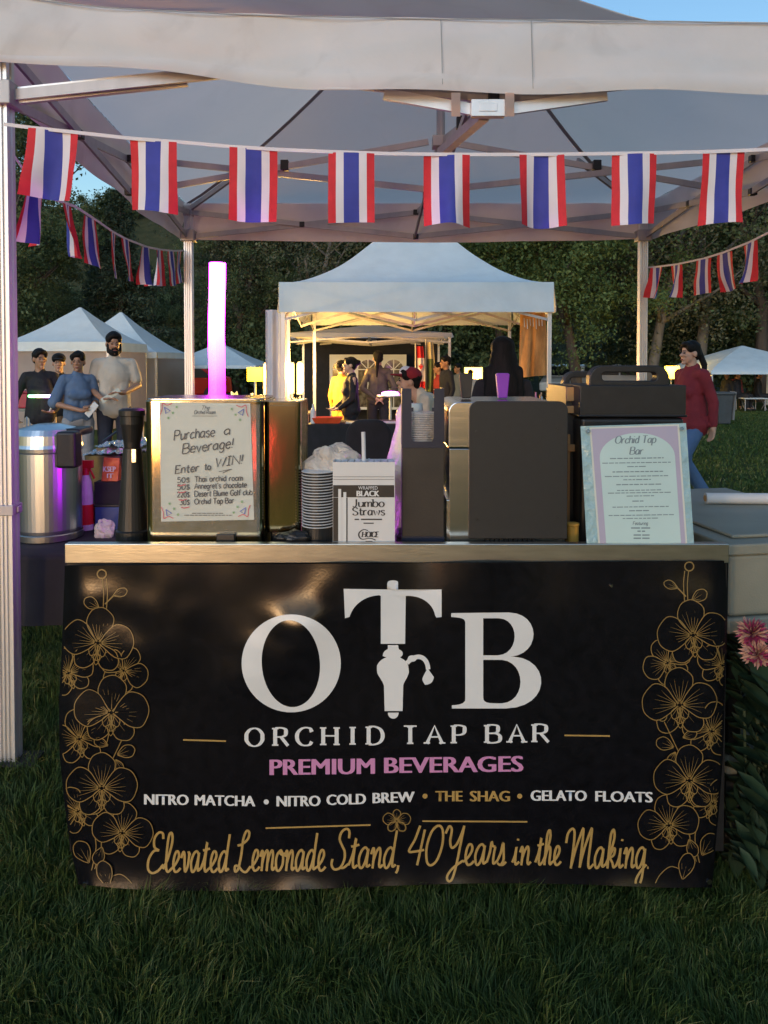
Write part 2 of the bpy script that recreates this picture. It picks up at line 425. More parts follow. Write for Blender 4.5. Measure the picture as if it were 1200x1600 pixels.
SCRIPT = {
'l': (3.3, "~0,.8 1.6,3.4 2.9,7.4 2.7,9.6 1.8,9.8 1.2,8 1,4 1.2,1.2 2,.1 3.3,.8"),
'e': (3.8, "~0,.8 1.6,2 2.8,3.8 2.5,5.1 1.6,5.2 .9,3.8 .8,1.8 1.6,.2 2.8,.3 3.8,1.1"),
'v': (3.9, "~0,3.6 .7,5.1 1.3,4.4 1.6,1.6 2.1,.2 2.9,1.6 3.2,4.2 2.9,5.1 3.4,4.6 3.9,4.6"),
'a': (4.4, "~3.2,4.5 2.3,5.3 1.1,4.6 .3,2.6 .7,.5 1.6,.2 2.6,1.8 3.3,4.8;~3.3,5 3.1,2.2 3.3,.5 4.4,1"),
't': (3.2, "~0,.8 1.2,3.6 1.9,7.6 1.6,4 1.5,1.4 2,.2 3.2,.9;~.4,5.5 1.8,5.7 3.2,6"),
'd': (4.5, "~3.2,4.5 2.3,5.3 1.1,4.6 .3,2.6 .7,.5 1.6,.2 2.6,1.8 3.4,5;~3.9,9.6 3.5,6 3.2,2.2 3.4,.5 4.5,1"),
'm': (6.4, "~0,3.6 .6,5.1 1,4 .9,0;~.9,1.6 1.6,4 2.6,5.2 3.1,4 3,0;~3,1.6 3.7,4 4.7,5.2 5.2,4 5.1,1.2 5.5,.3 6.4,1"),
'o': (3.8, "~1.8,5.2 .6,4.2 .2,2.2 .8,.3 1.9,.2 3,1.6 3,3.8 2,5.2 1.7,4.6 2.6,4.1 3.8,4.5"),
'n': (4.4, "~0,3.6 .6,5.1 1,4 .9,0;~.9,1.6 1.7,4 2.7,5.2 3.2,4 3.1,1.2 3.5,.3 4.4,1"),
'i': (2.6, "~0,.8 .8,2.8 1.1,5.1 1,2.4 1.3,.3 2.6,1;-1.4,6.9 1.5,7.4"),
'h': (4.3, "~0,.8 1.4,3.6 2.6,7.6 2.2,9.7 1.3,8.8 1,5 .9,0;~.9,1.6 1.6,4 2.6,5.2 3.1,4 3,1.2 3.4,.3 4.3,1"),
'k': (4.2, "~0,.8 1.4,3.6 2.6,7.6 2.2,9.7 1.3,8.8 1,5 .9,0;~.9,2 2.2,4.6 3.1,5 2.9,3.4 1.5,2.7;~1.5,2.7 2.6,1.4 3.2,.3 4.2,.9"),
'g': (4.3, "~3.2,4.5 2.3,5.3 1.1,4.6 .3,2.6 .7,.5 1.6,.2 2.6,1.8 3.4,5;~3.4,5 3.2,1 2.9,-2.4 2,-4.2 .9,-3.8 1,-2.4 2.6,-.4 4.3,1"),
'r': (3.4, "~0,.8 .8,3.4 1.1,5.8 1.6,4.9 2.5,4.7;~2.5,4.7 2.2,2.6 2.3,.5 3.4,1"),
's': (3.2, "~0,.8 1.1,3 1.7,5.6 2.1,3.4 2.3,1.4 1.4,.1 .3,.6;~1.4,.1 2.4,.2 3.2,.9"),
'E': (6.4, "~5.6,8.4 5.2,9.8 3.6,10 2,8.6 2.2,6.4 4.2,5.5;~4.2,5.5 2,5.3 .2,3.2 .3,.8 2,-.2 4.4,.4 6.4,2"),
'L': (6.6, "~.6,6.4 2.6,6.8 4.8,8.2 5,9.8 3.8,10 2.8,8 2.4,4 1.6,.6 .4,-.1 .2,1.2 1.6,1.2 3.4,0 5,-.2 6.6,1.2"),
'S': (6, "~5.4,7.6 5.3,9.4 4.1,10 2.6,9.1 2.2,7.4 3.2,5.8 4.3,4.2 4.4,2.2 3.2,.2 1.2,-.2 .1,1 .3,2.4;~3.2,.2 4.4,.2 6,1.2"),
'Y': (6.8, "~0,8 1,9.8 2,9 1.8,6 2.6,4.4 4.2,5.4 5.6,8.2 6.2,10;~6.2,10 5.4,5 4.6,0 3.6,-3.4 2.4,-4 1.8,-2.8 3.4,-.8 6.8,1.2"),
'M': (10.4, "~-.6,6.4 -.2,8.8 1.2,10 2.2,9.2 2.3,6 1.9,0;~1.9,.4 3.2,5 5,9.4 5.5,9.8 5.5,7 5.2,.2;~5.2,.4 6.4,5 8.2,9.4 8.7,9.8 8.6,6.6 8.3,1.8 8.8,.1 10.4,1.1"),
'4': (5.4, "~3,10 1.8,6.6 .2,3.6 2.4,3.5 5,3.9;~4.6,9 4,5 3.2,0"),
'0': (5.6, "~3.4,10 1.4,8.4 .3,4.6 .8,1 2.2,0 4,1.4 5.2,5.2 4.9,8.8 3.4,10"),
',': (1.6, "~.9,.8 .8,-.3 .3,-1.2"),
'.': (1.8, "-.4,.2 .9,.2"),
}
def crom(pts, k=6):
    if len(pts) < 3: return pts
    out = []
    n = len(pts)
    closed = (Vector(pts[0]) - Vector(pts[-1])).length < 1e-6
    for i in range(n - 1):
        p1, p2 = Vector(pts[i]), Vector(pts[i + 1])
        p0 = Vector(pts[i - 1]) if i > 0 else (Vector(pts[-2]) if closed else p1)
        p3 = Vector(pts[i + 2]) if i + 2 < n else (Vector(pts[1]) if closed else p2)
        for j in range(k):
            t = j / k
            out.append(0.5 * ((2 * p1) + (p2 - p0) * t + (2 * p0 - 5 * p1 + 4 * p2 - p3) * t * t + (3 * p1 - p0 - 3 * p2 + p3) * t ** 3))
    out.append(Vector(pts[-1]))
    return out
_lift = [0]
def ribbon(mb, pts, w, mp, eps=.0012, thin=None, taper=False, fine=False):
    """flat stroke along pixel points; thin: width of horizontal strokes (broad pen)"""
    pts = [Vector(p[:2]) for p in pts]
    pts = [p for i, p in enumerate(pts) if i == 0 or (p - pts[i - 1]).length > 1e-4]
    n = len(pts)
    if n < 2: return
    if mp is bmap:                             # the print ends where the sheet ends
        ok = [interp(EL, p.y) + 3 < p.x < interp(ER, p.y) - 3 and p.y < 1381 for p in pts]
    else: ok = None
    vs = []
    _lift[0] = (_lift[0] + 1) % 9
    e0 = eps + _lift[0] * (6e-6 if fine else 3e-5)
    for i, p in enumerate(pts):
        d = pts[min(i + 1, n - 1)] - pts[max(i - 1, 0)]
        if d.length < 1e-6: d = Vector((1, 0))
        d.normalize()
        ww = w if thin is None else thin + (w - thin) * abs(d.y) ** 1.6
        if taper: ww *= 1 - .8 * i / (n - 1)
        q = Vector((-d.y, d.x)) * ww / 2
        if 0 < i < n - 1:                      # mitre sharp corners
            d0 = (p - pts[i - 1]).normalized(); d1 = (pts[i + 1] - p).normalized()
            cth = max(.8, (d0 + d1).length / 2)
            q = q / cth
        e = e0 + (4e-5 if fine else 2.5e-4) * i / n
        vs.append(mp(p.x + q.x, p.y + q.y, e)); vs.append(mp(p.x - q.x, p.y - q.y, e))
    mb.add(vs, [(2 * i, 2 * i + 1, 2 * i + 3, 2 * i + 2) for i in range(n - 1) if ok is None or (ok[i] and ok[i + 1])])
def layout(text, font, gap=1.6, space=4):
    x, out = 0, []
    for ch in text:
        if ch == ' ': x += space; continue
        adv, st = font[ch]
        for s in st.split(';'):
            if not s: continue
            pts = [tuple(map(float, q.split(','))) for q in s[1:].split()]
            out.append((s[0], [(x + a, b) for a, b in pts], ch))
        x += adv + gap
    return out, x - gap
def skel(mb, text, font, x0, x1, base, cap, w, mp, gap=1.6, space=4, slant=0, thin=None, serif=0, tilt=0, jitter=0, eps=.0012, k=6):
    """fit text between x0 and x1 (pixels), baseline y, capital height in pixels"""
    st, W = layout(text, font, gap, space)
    sx, sy = (x1 - x0) / W, cap / 10
    for kind, pts, ch in st:
        if jitter: pts = [(a + random.uniform(-jitter, jitter), b + random.uniform(-jitter, jitter)) for a, b in pts]
        if kind == '~': pts = crom(pts, k)
        q = []
        for p in pts:
            px = x0 + (p[0] + p[1] * slant) * sx
            q.append((px, base - p[1] * sy + tilt * (px - x0)))
        ribbon(mb, q, w, mp, eps, thin)
        if serif and kind == '-':
            for e, o in ((0, 1), (-1, -2)):
                d = Vector(q[e]) - Vector(q[o])
                if abs(d.y) > .8 * d.length and d.length > cap * .3:
                    up = d.y < 0
                    low = ch.islower() and up
                    a = -serif if True else 0
                    b = 0 if low else serif
                    if ch in 'bhklpmnruidj' and up: b = 0
                    th = (thin or w * .4)
                    yy = q[e][1] + (th / 2 if up else -th / 2)
                    ribbon(mb, [(q[e][0] + a, yy), (q[e][0] + b, yy)], th, mp, eps + 2e-4)
def fill_polys(mb, loops, mp, eps=.0012, cell=None):
    """fills outlines (even-odd) given in pixels"""
    cu = bpy.data.curves.new('outline', 'CURVE'); cu.dimensions = '2D'; cu.fill_mode = 'BOTH'
    for lp in loops:
        sp = cu.splines.new('POLY'); sp.points.add(len(lp) - 1); sp.use_cyclic_u = True
        for p, q in zip(sp.points, lp): p.co = (q[0], q[1], 0, 1)
    o = bpy.data.objects.new('outline', cu)
    me = bpy.data.meshes.new_from_object(o)
    flat_to(mb, me, lambda v: (v.x, v.y), mp, eps, cell)
    bpy.data.objects.remove(o); bpy.data.curves.remove(cu)
def flat_to(mb, me, fn, mp, eps, cell):
    bm = bmesh.new(); bm.from_mesh(me)
    bmesh.ops.remove_doubles(bm, verts=bm.verts, dist=1e-5)
    for v in bm.verts:
        a = fn(v.co); v.co = (a[0], a[1], 0)
    if cell:
        xs = [v.co.x for v in bm.verts]; ys = [v.co.y for v in bm.verts]
        for ax, lo, hi in ((0, min(xs), max(xs)), (1, min(ys), max(ys))):
            c = math.ceil(lo / cell) * cell
            while c < hi:
                g = bm.verts[:] + bm.edges[:] + bm.faces[:]
                co = (c, 0, 0) if ax == 0 else (0, c, 0); no = (1, 0, 0) if ax == 0 else (0, 1, 0)
                bmesh.ops.bisect_plane(bm, geom=g, plane_co=co, plane_no=no, dist=1e-5)
                c += cell
    bm.verts.index_update()
    mb.add([mp(v.co.x, v.co.y, eps) for v in bm.verts], [[v.index for v in f.verts] for f in bm.faces])
    bm.free(); bpy.data.meshes.remove(me)
def sans(mb, text, x0, x1, base, cap, mp, bold=.0, eps=.0012, cell=None, tilt=0):
    """built-in sans lettering, thickened, fitted to a pixel box by its capital height"""
    cu = bpy.data.curves.new('words', 'FONT'); cu.body = text; cu.size = 1; cu.resolution_u = 3
    o = bpy.data.objects.new('words', cu)
    d = bold * cap * 2.6                       # weight: the face printed three times, a hair apart
    for i, dx in enumerate((0, -d, d) if bold else (0,)):
        cu.body = text
        me = bpy.data.meshes.new_from_object(o)
        xs = [v.co.x for v in me.vertices]
        lo, hi = min(xs), max(xs)
        cu.body = 'H'; m2 = bpy.data.meshes.new_from_object(o)
        ch = max(v.co.y for v in m2.vertices) - min(v.co.y for v in m2.vertices); y0 = min(v.co.y for v in m2.vertices)
        bpy.data.meshes.remove(m2)
        xa, xb = x0 + d, x1 - d
        f = lambda v: (xa + dx + (v.x - lo) / (hi - lo) * (xb - xa), base - (v.y - y0) / ch * cap + tilt * (v.x - lo) / (hi - lo) * (x1 - x0))
        flat_to(mb, me, f, mp, eps + i * 4e-5, cell)
    bpy.data.objects.remove(o); bpy.data.curves.remove(cu)
def arc(cx, cy, rx, ry, a0=0, a1=360, n=40, rot=0):
    out = []
    for k in range(n + (0 if a1 - a0 == 360 else 1)):
        a = R(a0 + (a1 - a0) * k / n)
        x, y = rx * math.cos(a), ry * math.sin(a)
        c, s_ = math.cos(R(rot)), math.sin(R(rot))
        out.append((cx + x * c - y * s_, cy + x * s_ + y * c))
    return out
def bez(p0, p1, p2, p3, n=12):
    return [tuple((1 - t) ** 3 * Vector(p0) + 3 * (1 - t) ** 2 * t * Vector(p1) + 3 * (1 - t) * t * t * Vector(p2) + t ** 3 * Vector(p3)) for t in [i / n for i in range(n + 1)]]
def blocked(mb, segs, y, h, mp, eps=.0012):
    """words too small to read: short broken strokes"""
    for a, b in segs:
        ribbon(mb, [(a, y), (b, y)], h, mp, eps)
# ------------------------------------------------------------------ bar counter
YB = PZ(600, 850, 1.05).y                 # front of the counter
zlip0 = P(600, 880, YB).z
xl, xr = P(101, 865, YB).x, P(1139, 865, YB).x
DEPTH = .80
bar = thing('bar_counter', 'long bar counter with a steel rim and black sides behind the printed banner', 'counter', loc=((xl + xr) / 2, YB + DEPTH / 2, 0))
bar_inv = Matrix.Translation(-bar.location)
def under(o, root):
    o.matrix_parent_inverse = Matrix.Translation(-root.location)
    return o
def part(mb, name, m, root, **k):
    o = mb.build(name, m, root, **k)
    if root is not None and root.parent is None and root.type == 'EMPTY':
        o.matrix_parent_inverse = Matrix.Translation(-root.location)
    elif root is not None:
        pass
    return o
ZT = .8555                                # the working surface lies below the steel rim
b = MB(); t_ = .012
b.box(xl, xr, YB, YB + .03, zlip0, 1.05)
part(b, 'rim', M['steel_lip'], bar, bevel=.002)
b = MB(); b.box(xl + .004, xr - .004, YB + .004, YB + .026, .14, zlip0 - .002); part(b, 'front_board', M['black_plastic'], bar)
b = MB(); b.box(xl, xr, YB + .031, YB + DEPTH, .84, .855); part(b, 'counter_top', M['steel'], bar)
b = MB(); b.box(xl + .03, xr - .03, YB + .05, YB + DEPTH - .03, .14, .839); part(b, 'cabinet', M['black_plastic'], bar, bevel=.004)
for px in (222, 1070):
    for yy in (YB + .10, YB + DEPTH - .1):
        x = P(px, 1405, YB + .1).x
        b = MB()
        b.tube([(x - .014, yy, .045), (x + .014, yy, .045)], .042, 20)
        b.bar((x - .022, yy, .05), (x - .022, yy, .14), .006, .03, (0, 1, 0)); b.bar((x + .022, yy, .05), (x + .022, yy, .14), .006, .03, (0, 1, 0))
        b.box(x - .03, x + .03, yy - .03, yy + .03, .125, .139)
        part(b, 'caster', M['rubber'], bar)

# ---- banner: a sheet of vinyl, gently buckled
YV = YB - .012
EL = [(884, 101), (1000, 97), (1100, 92), (1180, 93), (1250, 100), (1320, 108), (1384, 122)]
ER = [(876, 1138), (1000, 1136), (1100, 1133), (1180, 1130), (1250, 1125), (1320, 1119), (1384, 1113)]
def interp(tb, y):
    for (y0, a), (y1, b_) in zip(tb, tb[1:]):
        if y <= y1: return a + (b_ - a) * max(0, min(1, (y - y0) / (y1 - y0)))
    return tb[-1][1]
def bdisp(px, py):
    u, v = (px - 600) / 520, (py - 880) / 510
    d = .010 * noise.noise((u * 1.3 + 5, v * 1.1, 0.3)) + .004 * noise.noise((u * 3.1, v * 2.3, 4))
    d += .020 * max(0, 1 - v * 5) * noise.noise((u * 5, v * 1.3, 9.1)) * 1.0        # puckers under the rim
    # billows between the eyelets: the sheet leans out below each pinched spot
    for cx, cy, rx, ry, a, h in ((455, 1000, 120, 62, -38, .024), (258, 985, 60, 80, 10, .013), (170, 1010, 70, 34, 20, .012), (120, 1125, 60, 30, 15, .010), (150, 940, 60, 34, 0, .010), (1100, 960, 70, 50, 20, .008), (760, 960, 200, 60, 0, .004)):
        ca, sa = math.cos(R(a)), math.sin(R(a))
        s_ = ((px - cx) * ca + (py - cy) * sa) / rx; q = (-(px - cx) * sa + (py - cy) * ca) / ry
        d += h * math.exp(-s_ * s_ - q * q) * (1.0 + .35 * noise.noise((px * .02, py * .02, 1)))
    if v > .86: d += .030 * ((v - .86) / .14) ** 2 * (.6 + .6 * noise.noise((u * 6, 2, 2)))   # the hem kicks out
    for e in (0, 1):                                                    # ends wrap back
        ex = interp(EL, py) if e == 0 else interp(ER, py)
        q = abs(px - ex)
        if q < 28: d -= .028 * (1 - q / 28) ** 2
    return d + .008
def bmap(px, py, eps=0.0):
    return P(px, py, YV - bdisp(px, py) - eps)
def bsheet(u, v):
    yy = 878 + v * 510
    l, r = interp(EL, yy), interp(ER, yy)
    px = l + u * (r - l)
    top = 884 - 8 * u
    bot = 1386 + 6 * math.sin(u * 7) - 4 * math.exp(-((u - .0) / .05) ** 2) - 3 * math.exp(-((u - 1) / .05) ** 2)
    return bmap(px, top + v * (bot - top))
banner = MB().grid(bsheet, 170, 86).build('printed_banner', M['vinyl'], None, smooth=True, fix=False)
tag(banner, 'black vinyl banner with big white OTB letters hung on the front of the counter', 'banner')
def letters(name, mb, m):
    return mb.build(name, m, banner, smooth=True, fix=False)
# big OTB
w = MB()
fill_polys(w, [arc(455, 1036.5, 77.5, 76.5, n=64), arc(454.5, 1037, 45.5, 68, n=56, rot=-4)], bmap, cell=22)
fill_polys(w, [[(705, 958)] + [(790, 957)] + bez((795, 957), (846, 958), (846, 1022), (798, 1026)) + bez((803, 1026), (862, 1030), (862, 1106), (790, 1107)) + [(706, 1107), (706, 1102)] + bez((708, 1102), (722, 1101), (727, 1098), (727, 1092), 6) + [(727, 975)] + bez((727, 973), (727, 966), (720, 965), (705, 964), 6),
               [(755, 966), (778, 966)] + bez((780, 966), (813, 968), (812, 1022), (778, 1024)) + [(755, 1024)],
               [(755, 1031), (780, 1031)] + bez((784, 1031), (823, 1034), (823, 1097), (784, 1099)) + bez((778, 1099), (762, 1099), (755, 1098), (755, 1090), 6)], bmap, cell=22)
tpoly = [(537, 920), (601, 921), (605, 921)] + [(605, 912)] + bez((606, 909), (608, 906), (620, 906), (622, 909), 6) + [(622, 921), (690, 921), (690, 964), (682, 965)] + bez((680, 962), (676, 940), (655, 930), (634, 931)) + [(633, 1006), (595, 1006), (595, 931)] + bez((592, 930), (565, 932), (551, 948), (546, 964)) + [(539, 966)]
fill_polys(w, [tpoly], bmap, cell=22)
tap = [(606, 1008), (622, 1008), (623, 1014)] + bez((624, 1015), (631, 1017), (631, 1025), (625, 1027), 6) + bez((628, 1029), (634, 1032), (637, 1036), (638, 1041), 6) + bez((639, 1050), (637, 1060), (630, 1066), (630, 1072), 8) + [(629, 1111), (601, 1111)] + bez((600, 1072), (598, 1062), (589, 1056), (589, 1048), 8) + bez((589, 1040), (593, 1031), (601, 1028), (604, 1027), 6) + bez((598, 1025), (598, 1017), (605, 1015), (606, 1014), 6)
fill_polys(w, [tap], bmap, cell=22)
fill_polys(w, [bez((606, 1113.5), (606, 1126), (623, 1126), (623, 1113.5), 10)], bmap)
ribbon(w, bez((636, 1036), (650, 1020), (668, 1024), (669, 1046), 14), 7, bmap)
ribbon(w, arc(644, 1029, 5, 3, n=12), 4, bmap)
fill_polys(w, [bez((668, 1044), (662, 1056), (658, 1060), (661, 1065), 6) + bez((664, 1070), (674, 1070), (677, 1064), (678, 1058), 6)], bmap, eps=.0018)
letters('emblem', w, M['print_white'])
def caps(txt, xs, base, cap, wd, thin, serif, mb, mp):
    for ch, (a, b_) in zip(txt, xs): skel(mb, ch, HAND, a, b_, base, cap, wd, mp, thin=thin, serif=serif)
w = MB()
HAND_I = dict(HAND); HAND_I['I'] = (.01, "-0,0 0,10")
for txt, xs in (('ORCHID', ((385, 410), (430, 450), (464, 487), (505, 526), (551, 551.2), (576, 598))), ('TAP', ((631, 651), (667, 691), (709, 726))), ('BAR', ((761, 781), (796, 819), (835, 857)))):
    for ch, (a, b_) in zip(txt, xs):
        skel(w, ch, HAND_I, a, b_, 1166 - (a - 384) * .014, 28, 6.2, bmap, thin=2.3, serif=5)
    letters('lettering', w, M['print_white']); w = MB()
w = MB(); _b = dict(gap=3.0, space=4.2)
HS = dict(HAND); HS['I'] = (.01, "-0,0 0,10")
sans(w, 'PREMIUM', 421, 586, 1211, 24, bmap, bold=.024, cell=24, tilt=-.012); letters('lettering', w, M['print_pink']); w = MB(); sans(w, 'BEVERAGES', 600, 818, 1208, 24, bmap, bold=.024, cell=24, tilt=-.012); letters('lettering', w, M['print_pink'])
w = MB()
for txt, x0, x1, y, tl in (('NITRO', 225, 295, 1257, .012), ('MATCHA', 304, 399, 1258, .02), ('NITRO', 432, 501, 1260, -.01), ('COLD', 510, 572, 1258, -.03), ('BREW', 582, 648, 1255, -.03), ('GELATO', 829, 917, 1251, .005), ('FLOATS', 930, 1020, 1252, .02)):
    w = MB(); sans(w, txt, x0, x1, y, 16, bmap, bold=.024, cell=24, tilt=tl * 1.0); letters('lettering', w, M['print_white'])
w = MB()
fill_polys(w, [arc(416, 1253, 4, 4, n=14)], bmap)
letters('bullet', w, M['print_white'])
w = MB()
sans(w, 'THE', 680, 723, 1252, 16, bmap, bold=.024, cell=24); sans(w, 'SHAG', 734, 797, 1252, 16, bmap, bold=.024, cell=24)
letters('lettering', w, M['print_gold'])
for x in (664, 812): w = MB(); fill_polys(w, [arc(x, 1244, 4, 4, n=14)], bmap); letters('bullet', w, M['print_gold'])
for a, b_, y, dy in ((286, 353, 1156, 2), (882, 953, 1149, 1), (415, 579, 1294, -5), (660, 824, 1283, 1)): w = MB(); ribbon(w, [(a + (b_ - a) * i / 12, y + dy * i / 12) for i in range(13)], 2.4, bmap); letters('rule_line', w, M['print_gold'])
for txt, a, b_, base in (('Elevated', 230, 357, 1363), ('Lemonade', 366, 508, 1361), ('Stand,', 517, 625, 1357), ('40', 636, 690, 1352), ('Years', 692, 790, 1352), ('in', 800, 829, 1352), ('the', 836, 876, 1352), ('Making.', 884, 1017, 1357)):
    w = MB(); skel(w, txt, SCRIPT, a, b_, base, 62 if txt not in ('in', 'the') else 56, 3.7, bmap, gap=0, slant=.12, k=7); letters('lettering', w, M['print_gold'])

# orchids in line; each petal hides the lines behind it
OE = [.0012]
fills = MB()
def petal(mb, cx, cy, ang, L, W, wd=1.35, veins=5, tip=.62):
    a = R(ang); ca, sa = math.cos(a), math.sin(a)
    def tr(s_, q): return (cx + s_ * ca - q * sa, cy + s_ * sa + q * ca)
    o = [(.05, .02), (.2, .2), (.44, .44), (.74, .49), (.95, .22), (1, -.04), (.88, -.36), (.55, -.5), (.24, -.27), (.05, -.02)]
    out = crom([tr(s_ * L, q * W) for s_, q in o], 5)
    OE[0] += 3.2e-5; e = OE[0]
    vis = [(min(max(p[0], interp(EL, p[1]) + 4), interp(ER, p[1]) - 4), min(p[1], 1380)) for p in out]
    c = tr(.5 * L, 0)
    if interp(EL, c[1]) + 6 < c[0] < interp(ER, c[1]) - 6 and c[1] < 1378:
        fills.add([bmap(c[0], c[1], e)] + [bmap(x, y, e) for x, y in vis], [(0, i, i + 1) for i in range(1, len(vis))])
    OE[0] += 1.4e-5; e = OE[0]
    ribbon(mb, out, wd, bmap, e, fine=True)
    for i in range(veins):
        q = (i - (veins - 1) / 2) / max(1, veins - 1)
        l1 = .62 + .1 * math.sin(i * 2.3)
        ribbon(mb, crom([tr(.1 * L, q * .06 * W), tr(.35 * L, q * .38 * W), tr(l1 * L, q * .66 * W)], 4), .95, bmap, e, taper=True, fine=True)
    OE[0] += 8e-5
def lipp(mb, cx, cy, s_, rot=0):
    ca, sa = math.cos(R(rot)), math.sin(R(rot))
    def tr(p): return (cx + (p[0] * ca - p[1] * sa) * s_, cy + (p[0] * sa + p[1] * ca) * s_)
    for pts in ([(-4, 0), (-13, 8), (-10, 18), (-2, 14), (-4, 4)], [(4, 0), (13, 8), (10, 18), (2, 14), (4, 4)], [(-9, 18), (0, 25), (9, 18)], [(0, 14), (-5, 22), (0, 32), (5, 22), (0, 14)], [(-4, 6), (0, 11), (4, 6)]):
        ribbon(mb, crom([tr(p) for p in pts], 5), 1.2, bmap, OE[0], fine=True)
    OE[0] += 6e-5
def orchid(mb, cx, cy, s_=1.0, rot=0):
    petal(mb, cx, cy, 128 + rot, 48 * s_, 32 * s_, veins=3)
    petal(mb, cx, cy, 52 + rot, 48 * s_, 32 * s_, veins=3)
    petal(mb, cx, cy, -90 + rot, 56 * s_, 42 * s_)
    petal(mb, cx, cy, 190 + rot, 56 * s_, 54 * s_, veins=6)
    petal(mb, cx, cy, -10 + rot, 56 * s_, 54 * s_, veins=6)
    lipp(mb, cx, cy + 2 * s_, s_, rot)
def bud(mb, x, y, ang, L=26, W=16):
    petal(mb, x, y, ang, L, W, veins=3, wd=1.3)
def spray(mb, mx, dy):
    X = lambda x: mx(x); sg = 1 if mx(1) > mx(0) else -1
    A = lambda a: a if sg > 0 else 180 - a
    def oo(x, y, s_, r): orchid(mb, X(x), y + dy, s_, r * sg)
    ribbon(mb, crom([(X(160), 904 + dy), (X(162), 925 + dy), (X(161), 956 + dy)], 6), 1.4, bmap)
    ribbon(mb, crom([(X(166), 904 + dy), (X(168), 925 + dy), (X(166), 956 + dy)], 6), 1.4, bmap)
    ribbon(mb, arc(X(159), 897 + dy, 7, 7, n=18) + [(X(159) + 7, 897 + dy)], 2, bmap)
    bud(mb, X(176), 931 + dy, A(-22), 24, 13); bud(mb, X(156), 951 + dy, A(212), 28, 18)
    ribbon(mb, [(X(164), 944 + dy), (X(178), 930 + dy)], 2, bmap)
    oo(107, 1052, .74, -20); oo(193, 1048, .70, 28); oo(153, 1005, 1.0, 6)
    oo(124, 1155, .84, -10)
    bud(mb, X(182), 1180 + dy, A(-20), 30, 20); bud(mb, X(170), 1165 + dy, A(200), 24, 14); bud(mb, X(180), 1186 + dy, A(60), 22, 12)
    ribbon(mb, [(X(176), 1186 + dy), (X(198), 1140 + dy)], 1.4, bmap, OE[0]); ribbon(mb, arc(X(201), 1131 + dy, 7, 8, n=16) + [(X(201) + 7, 1131 + dy)], 1.3, bmap, OE[0])
    oo(174, 1114, 1.05, 2)
    oo(122, 1268, .72, -24); oo(191, 1302, .86, 8); oo(159, 1232, 1.0, 0)
    bud(mb, X(140), 1350 + dy, A(240), 40, 26); bud(mb, X(160), 1322 + dy, A(110), 30, 18)
    ribbon(mb, crom([(X(147), 1300 + dy), (X(150), 1325 + dy), (X(143), 1360 + dy)], 6), 1.4, bmap)
    ribbon(mb, crom([(X(156), 1300 + dy), (X(158), 1325 + dy), (X(148), 1358 + dy)], 6), 1.4, bmap)
    petal(mb, X(170), 1388 + dy, A(-105), 44, 24, veins=3)
    ribbon(mb, crom([(X(170), 1372 + dy), (X(188), 1366 + dy), (X(204), 1378 + dy), (X(212), 1392 + dy)], 6), 1.4, bmap)
w = MB()
def drawn():
    global fills
    letters('orchid_drawing', w, M['gold_line'])
    if fills.v: letters('orchid_ground', fills, M['vinyl'])
    fills = MB(); OE[0] = .0012
spray(w, lambda x: x, 0); drawn(); w = MB()
spray(w, lambda x: 1236 - x, -12); drawn(); w = MB()
petal(w, 620, 1282, -90, 17, 12, wd=1.35, veins=3)
for a in (195, -15): petal(w, 620, 1283, a, 22, 18, wd=1.35, veins=4)
for a in (130, 50): petal(w, 620, 1283, a, 19, 12, wd=2, veins=2)
drawn()
w = MB()
for px, py in ((133, 1382), (1108, 1377), (955, 915)):
    p = bmap(px, py, .002)
    w = MB(); w.tube([p, p + Vector((0, -.004, 0))], .0075 if px != 955 else .004, 14)
    w.build('eyelet', M['steel'], banner)

# ------------------------------------------------------------------ things standing on the counter
# left polished box with the paper sign
Y1 = YB + .075
x0, x1, z0, z1 = rect(226, 846, 412, 626, Y1)
sb = thing('steel_dispenser', 'wide polished steel box on the counter with a handwritten paper sign taped to it', 'steel box', loc=((x0 + x1) / 2, Y1, ZT))
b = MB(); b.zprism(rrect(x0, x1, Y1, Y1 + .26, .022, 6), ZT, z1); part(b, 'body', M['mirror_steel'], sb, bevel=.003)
b = MB(); b.zprism(rrect(x0 + .004, x1 - .004, Y1 + .004, Y1 + .256, .02, 5), z1 + .001, z1 + .006); part(b, 'lid', M['steel'], sb, bevel=.002)
b = MB(); xa = P(340, 836, Y1).x; b.box(xa, xa + .055, Y1 - .02, Y1 - .001, P(340, 850, Y1).z, P(340, 832, Y1).z); part(b, 'spout', M['black_plastic'], sb, bevel=.003)
pm = Plane((0, Y1 - .003, 0), (0, -1, 0))
b = MB()
pc = [(249, 628), (391, 630), (397, 812), (252, 815)]
def quad(u, v, q=pc):
    a = Vector(q[0]).lerp(Vector(q[1]), u); c = Vector(q[3]).lerp(Vector(q[2]), u)
    return a.lerp(c, v)
def psheet(u, v):
    q = quad(u, v); return pm(q.x, q.y, .0008 + .0022 * abs(noise.noise((u * 2.2, v * 2, 3))))
b.grid(psheet, 14, 16)
ps = b.build('paper_sign', M['paper'], None, smooth=True, fix=False)
tag(ps, 'white sheet with handwriting about buying a beverage, taped to the polished box', 'paper sign')
e_ = .0042
def ptext(name, mb, m): mb.build(name, m, ps, fix=False)
w = MB()
for txt, a, b_, y, c, tl in (('Purchase', 272, 335, 688, 15, -.10), ('a', 350, 359, 679, 13, 0), ('Beverage!', 285, 364, 709, 15, -.12), ('Enter', 274, 310, 740, 12, -.10), ('to', 319, 329, 734, 10, 0), ('WIN!', 336, 379, 730, 14, -.13)):
    skel(w, txt, HAND, a, b_, y, c, 1.9, pm, tilt=tl, slant=.12, jitter=.25, eps=e_, space=5)
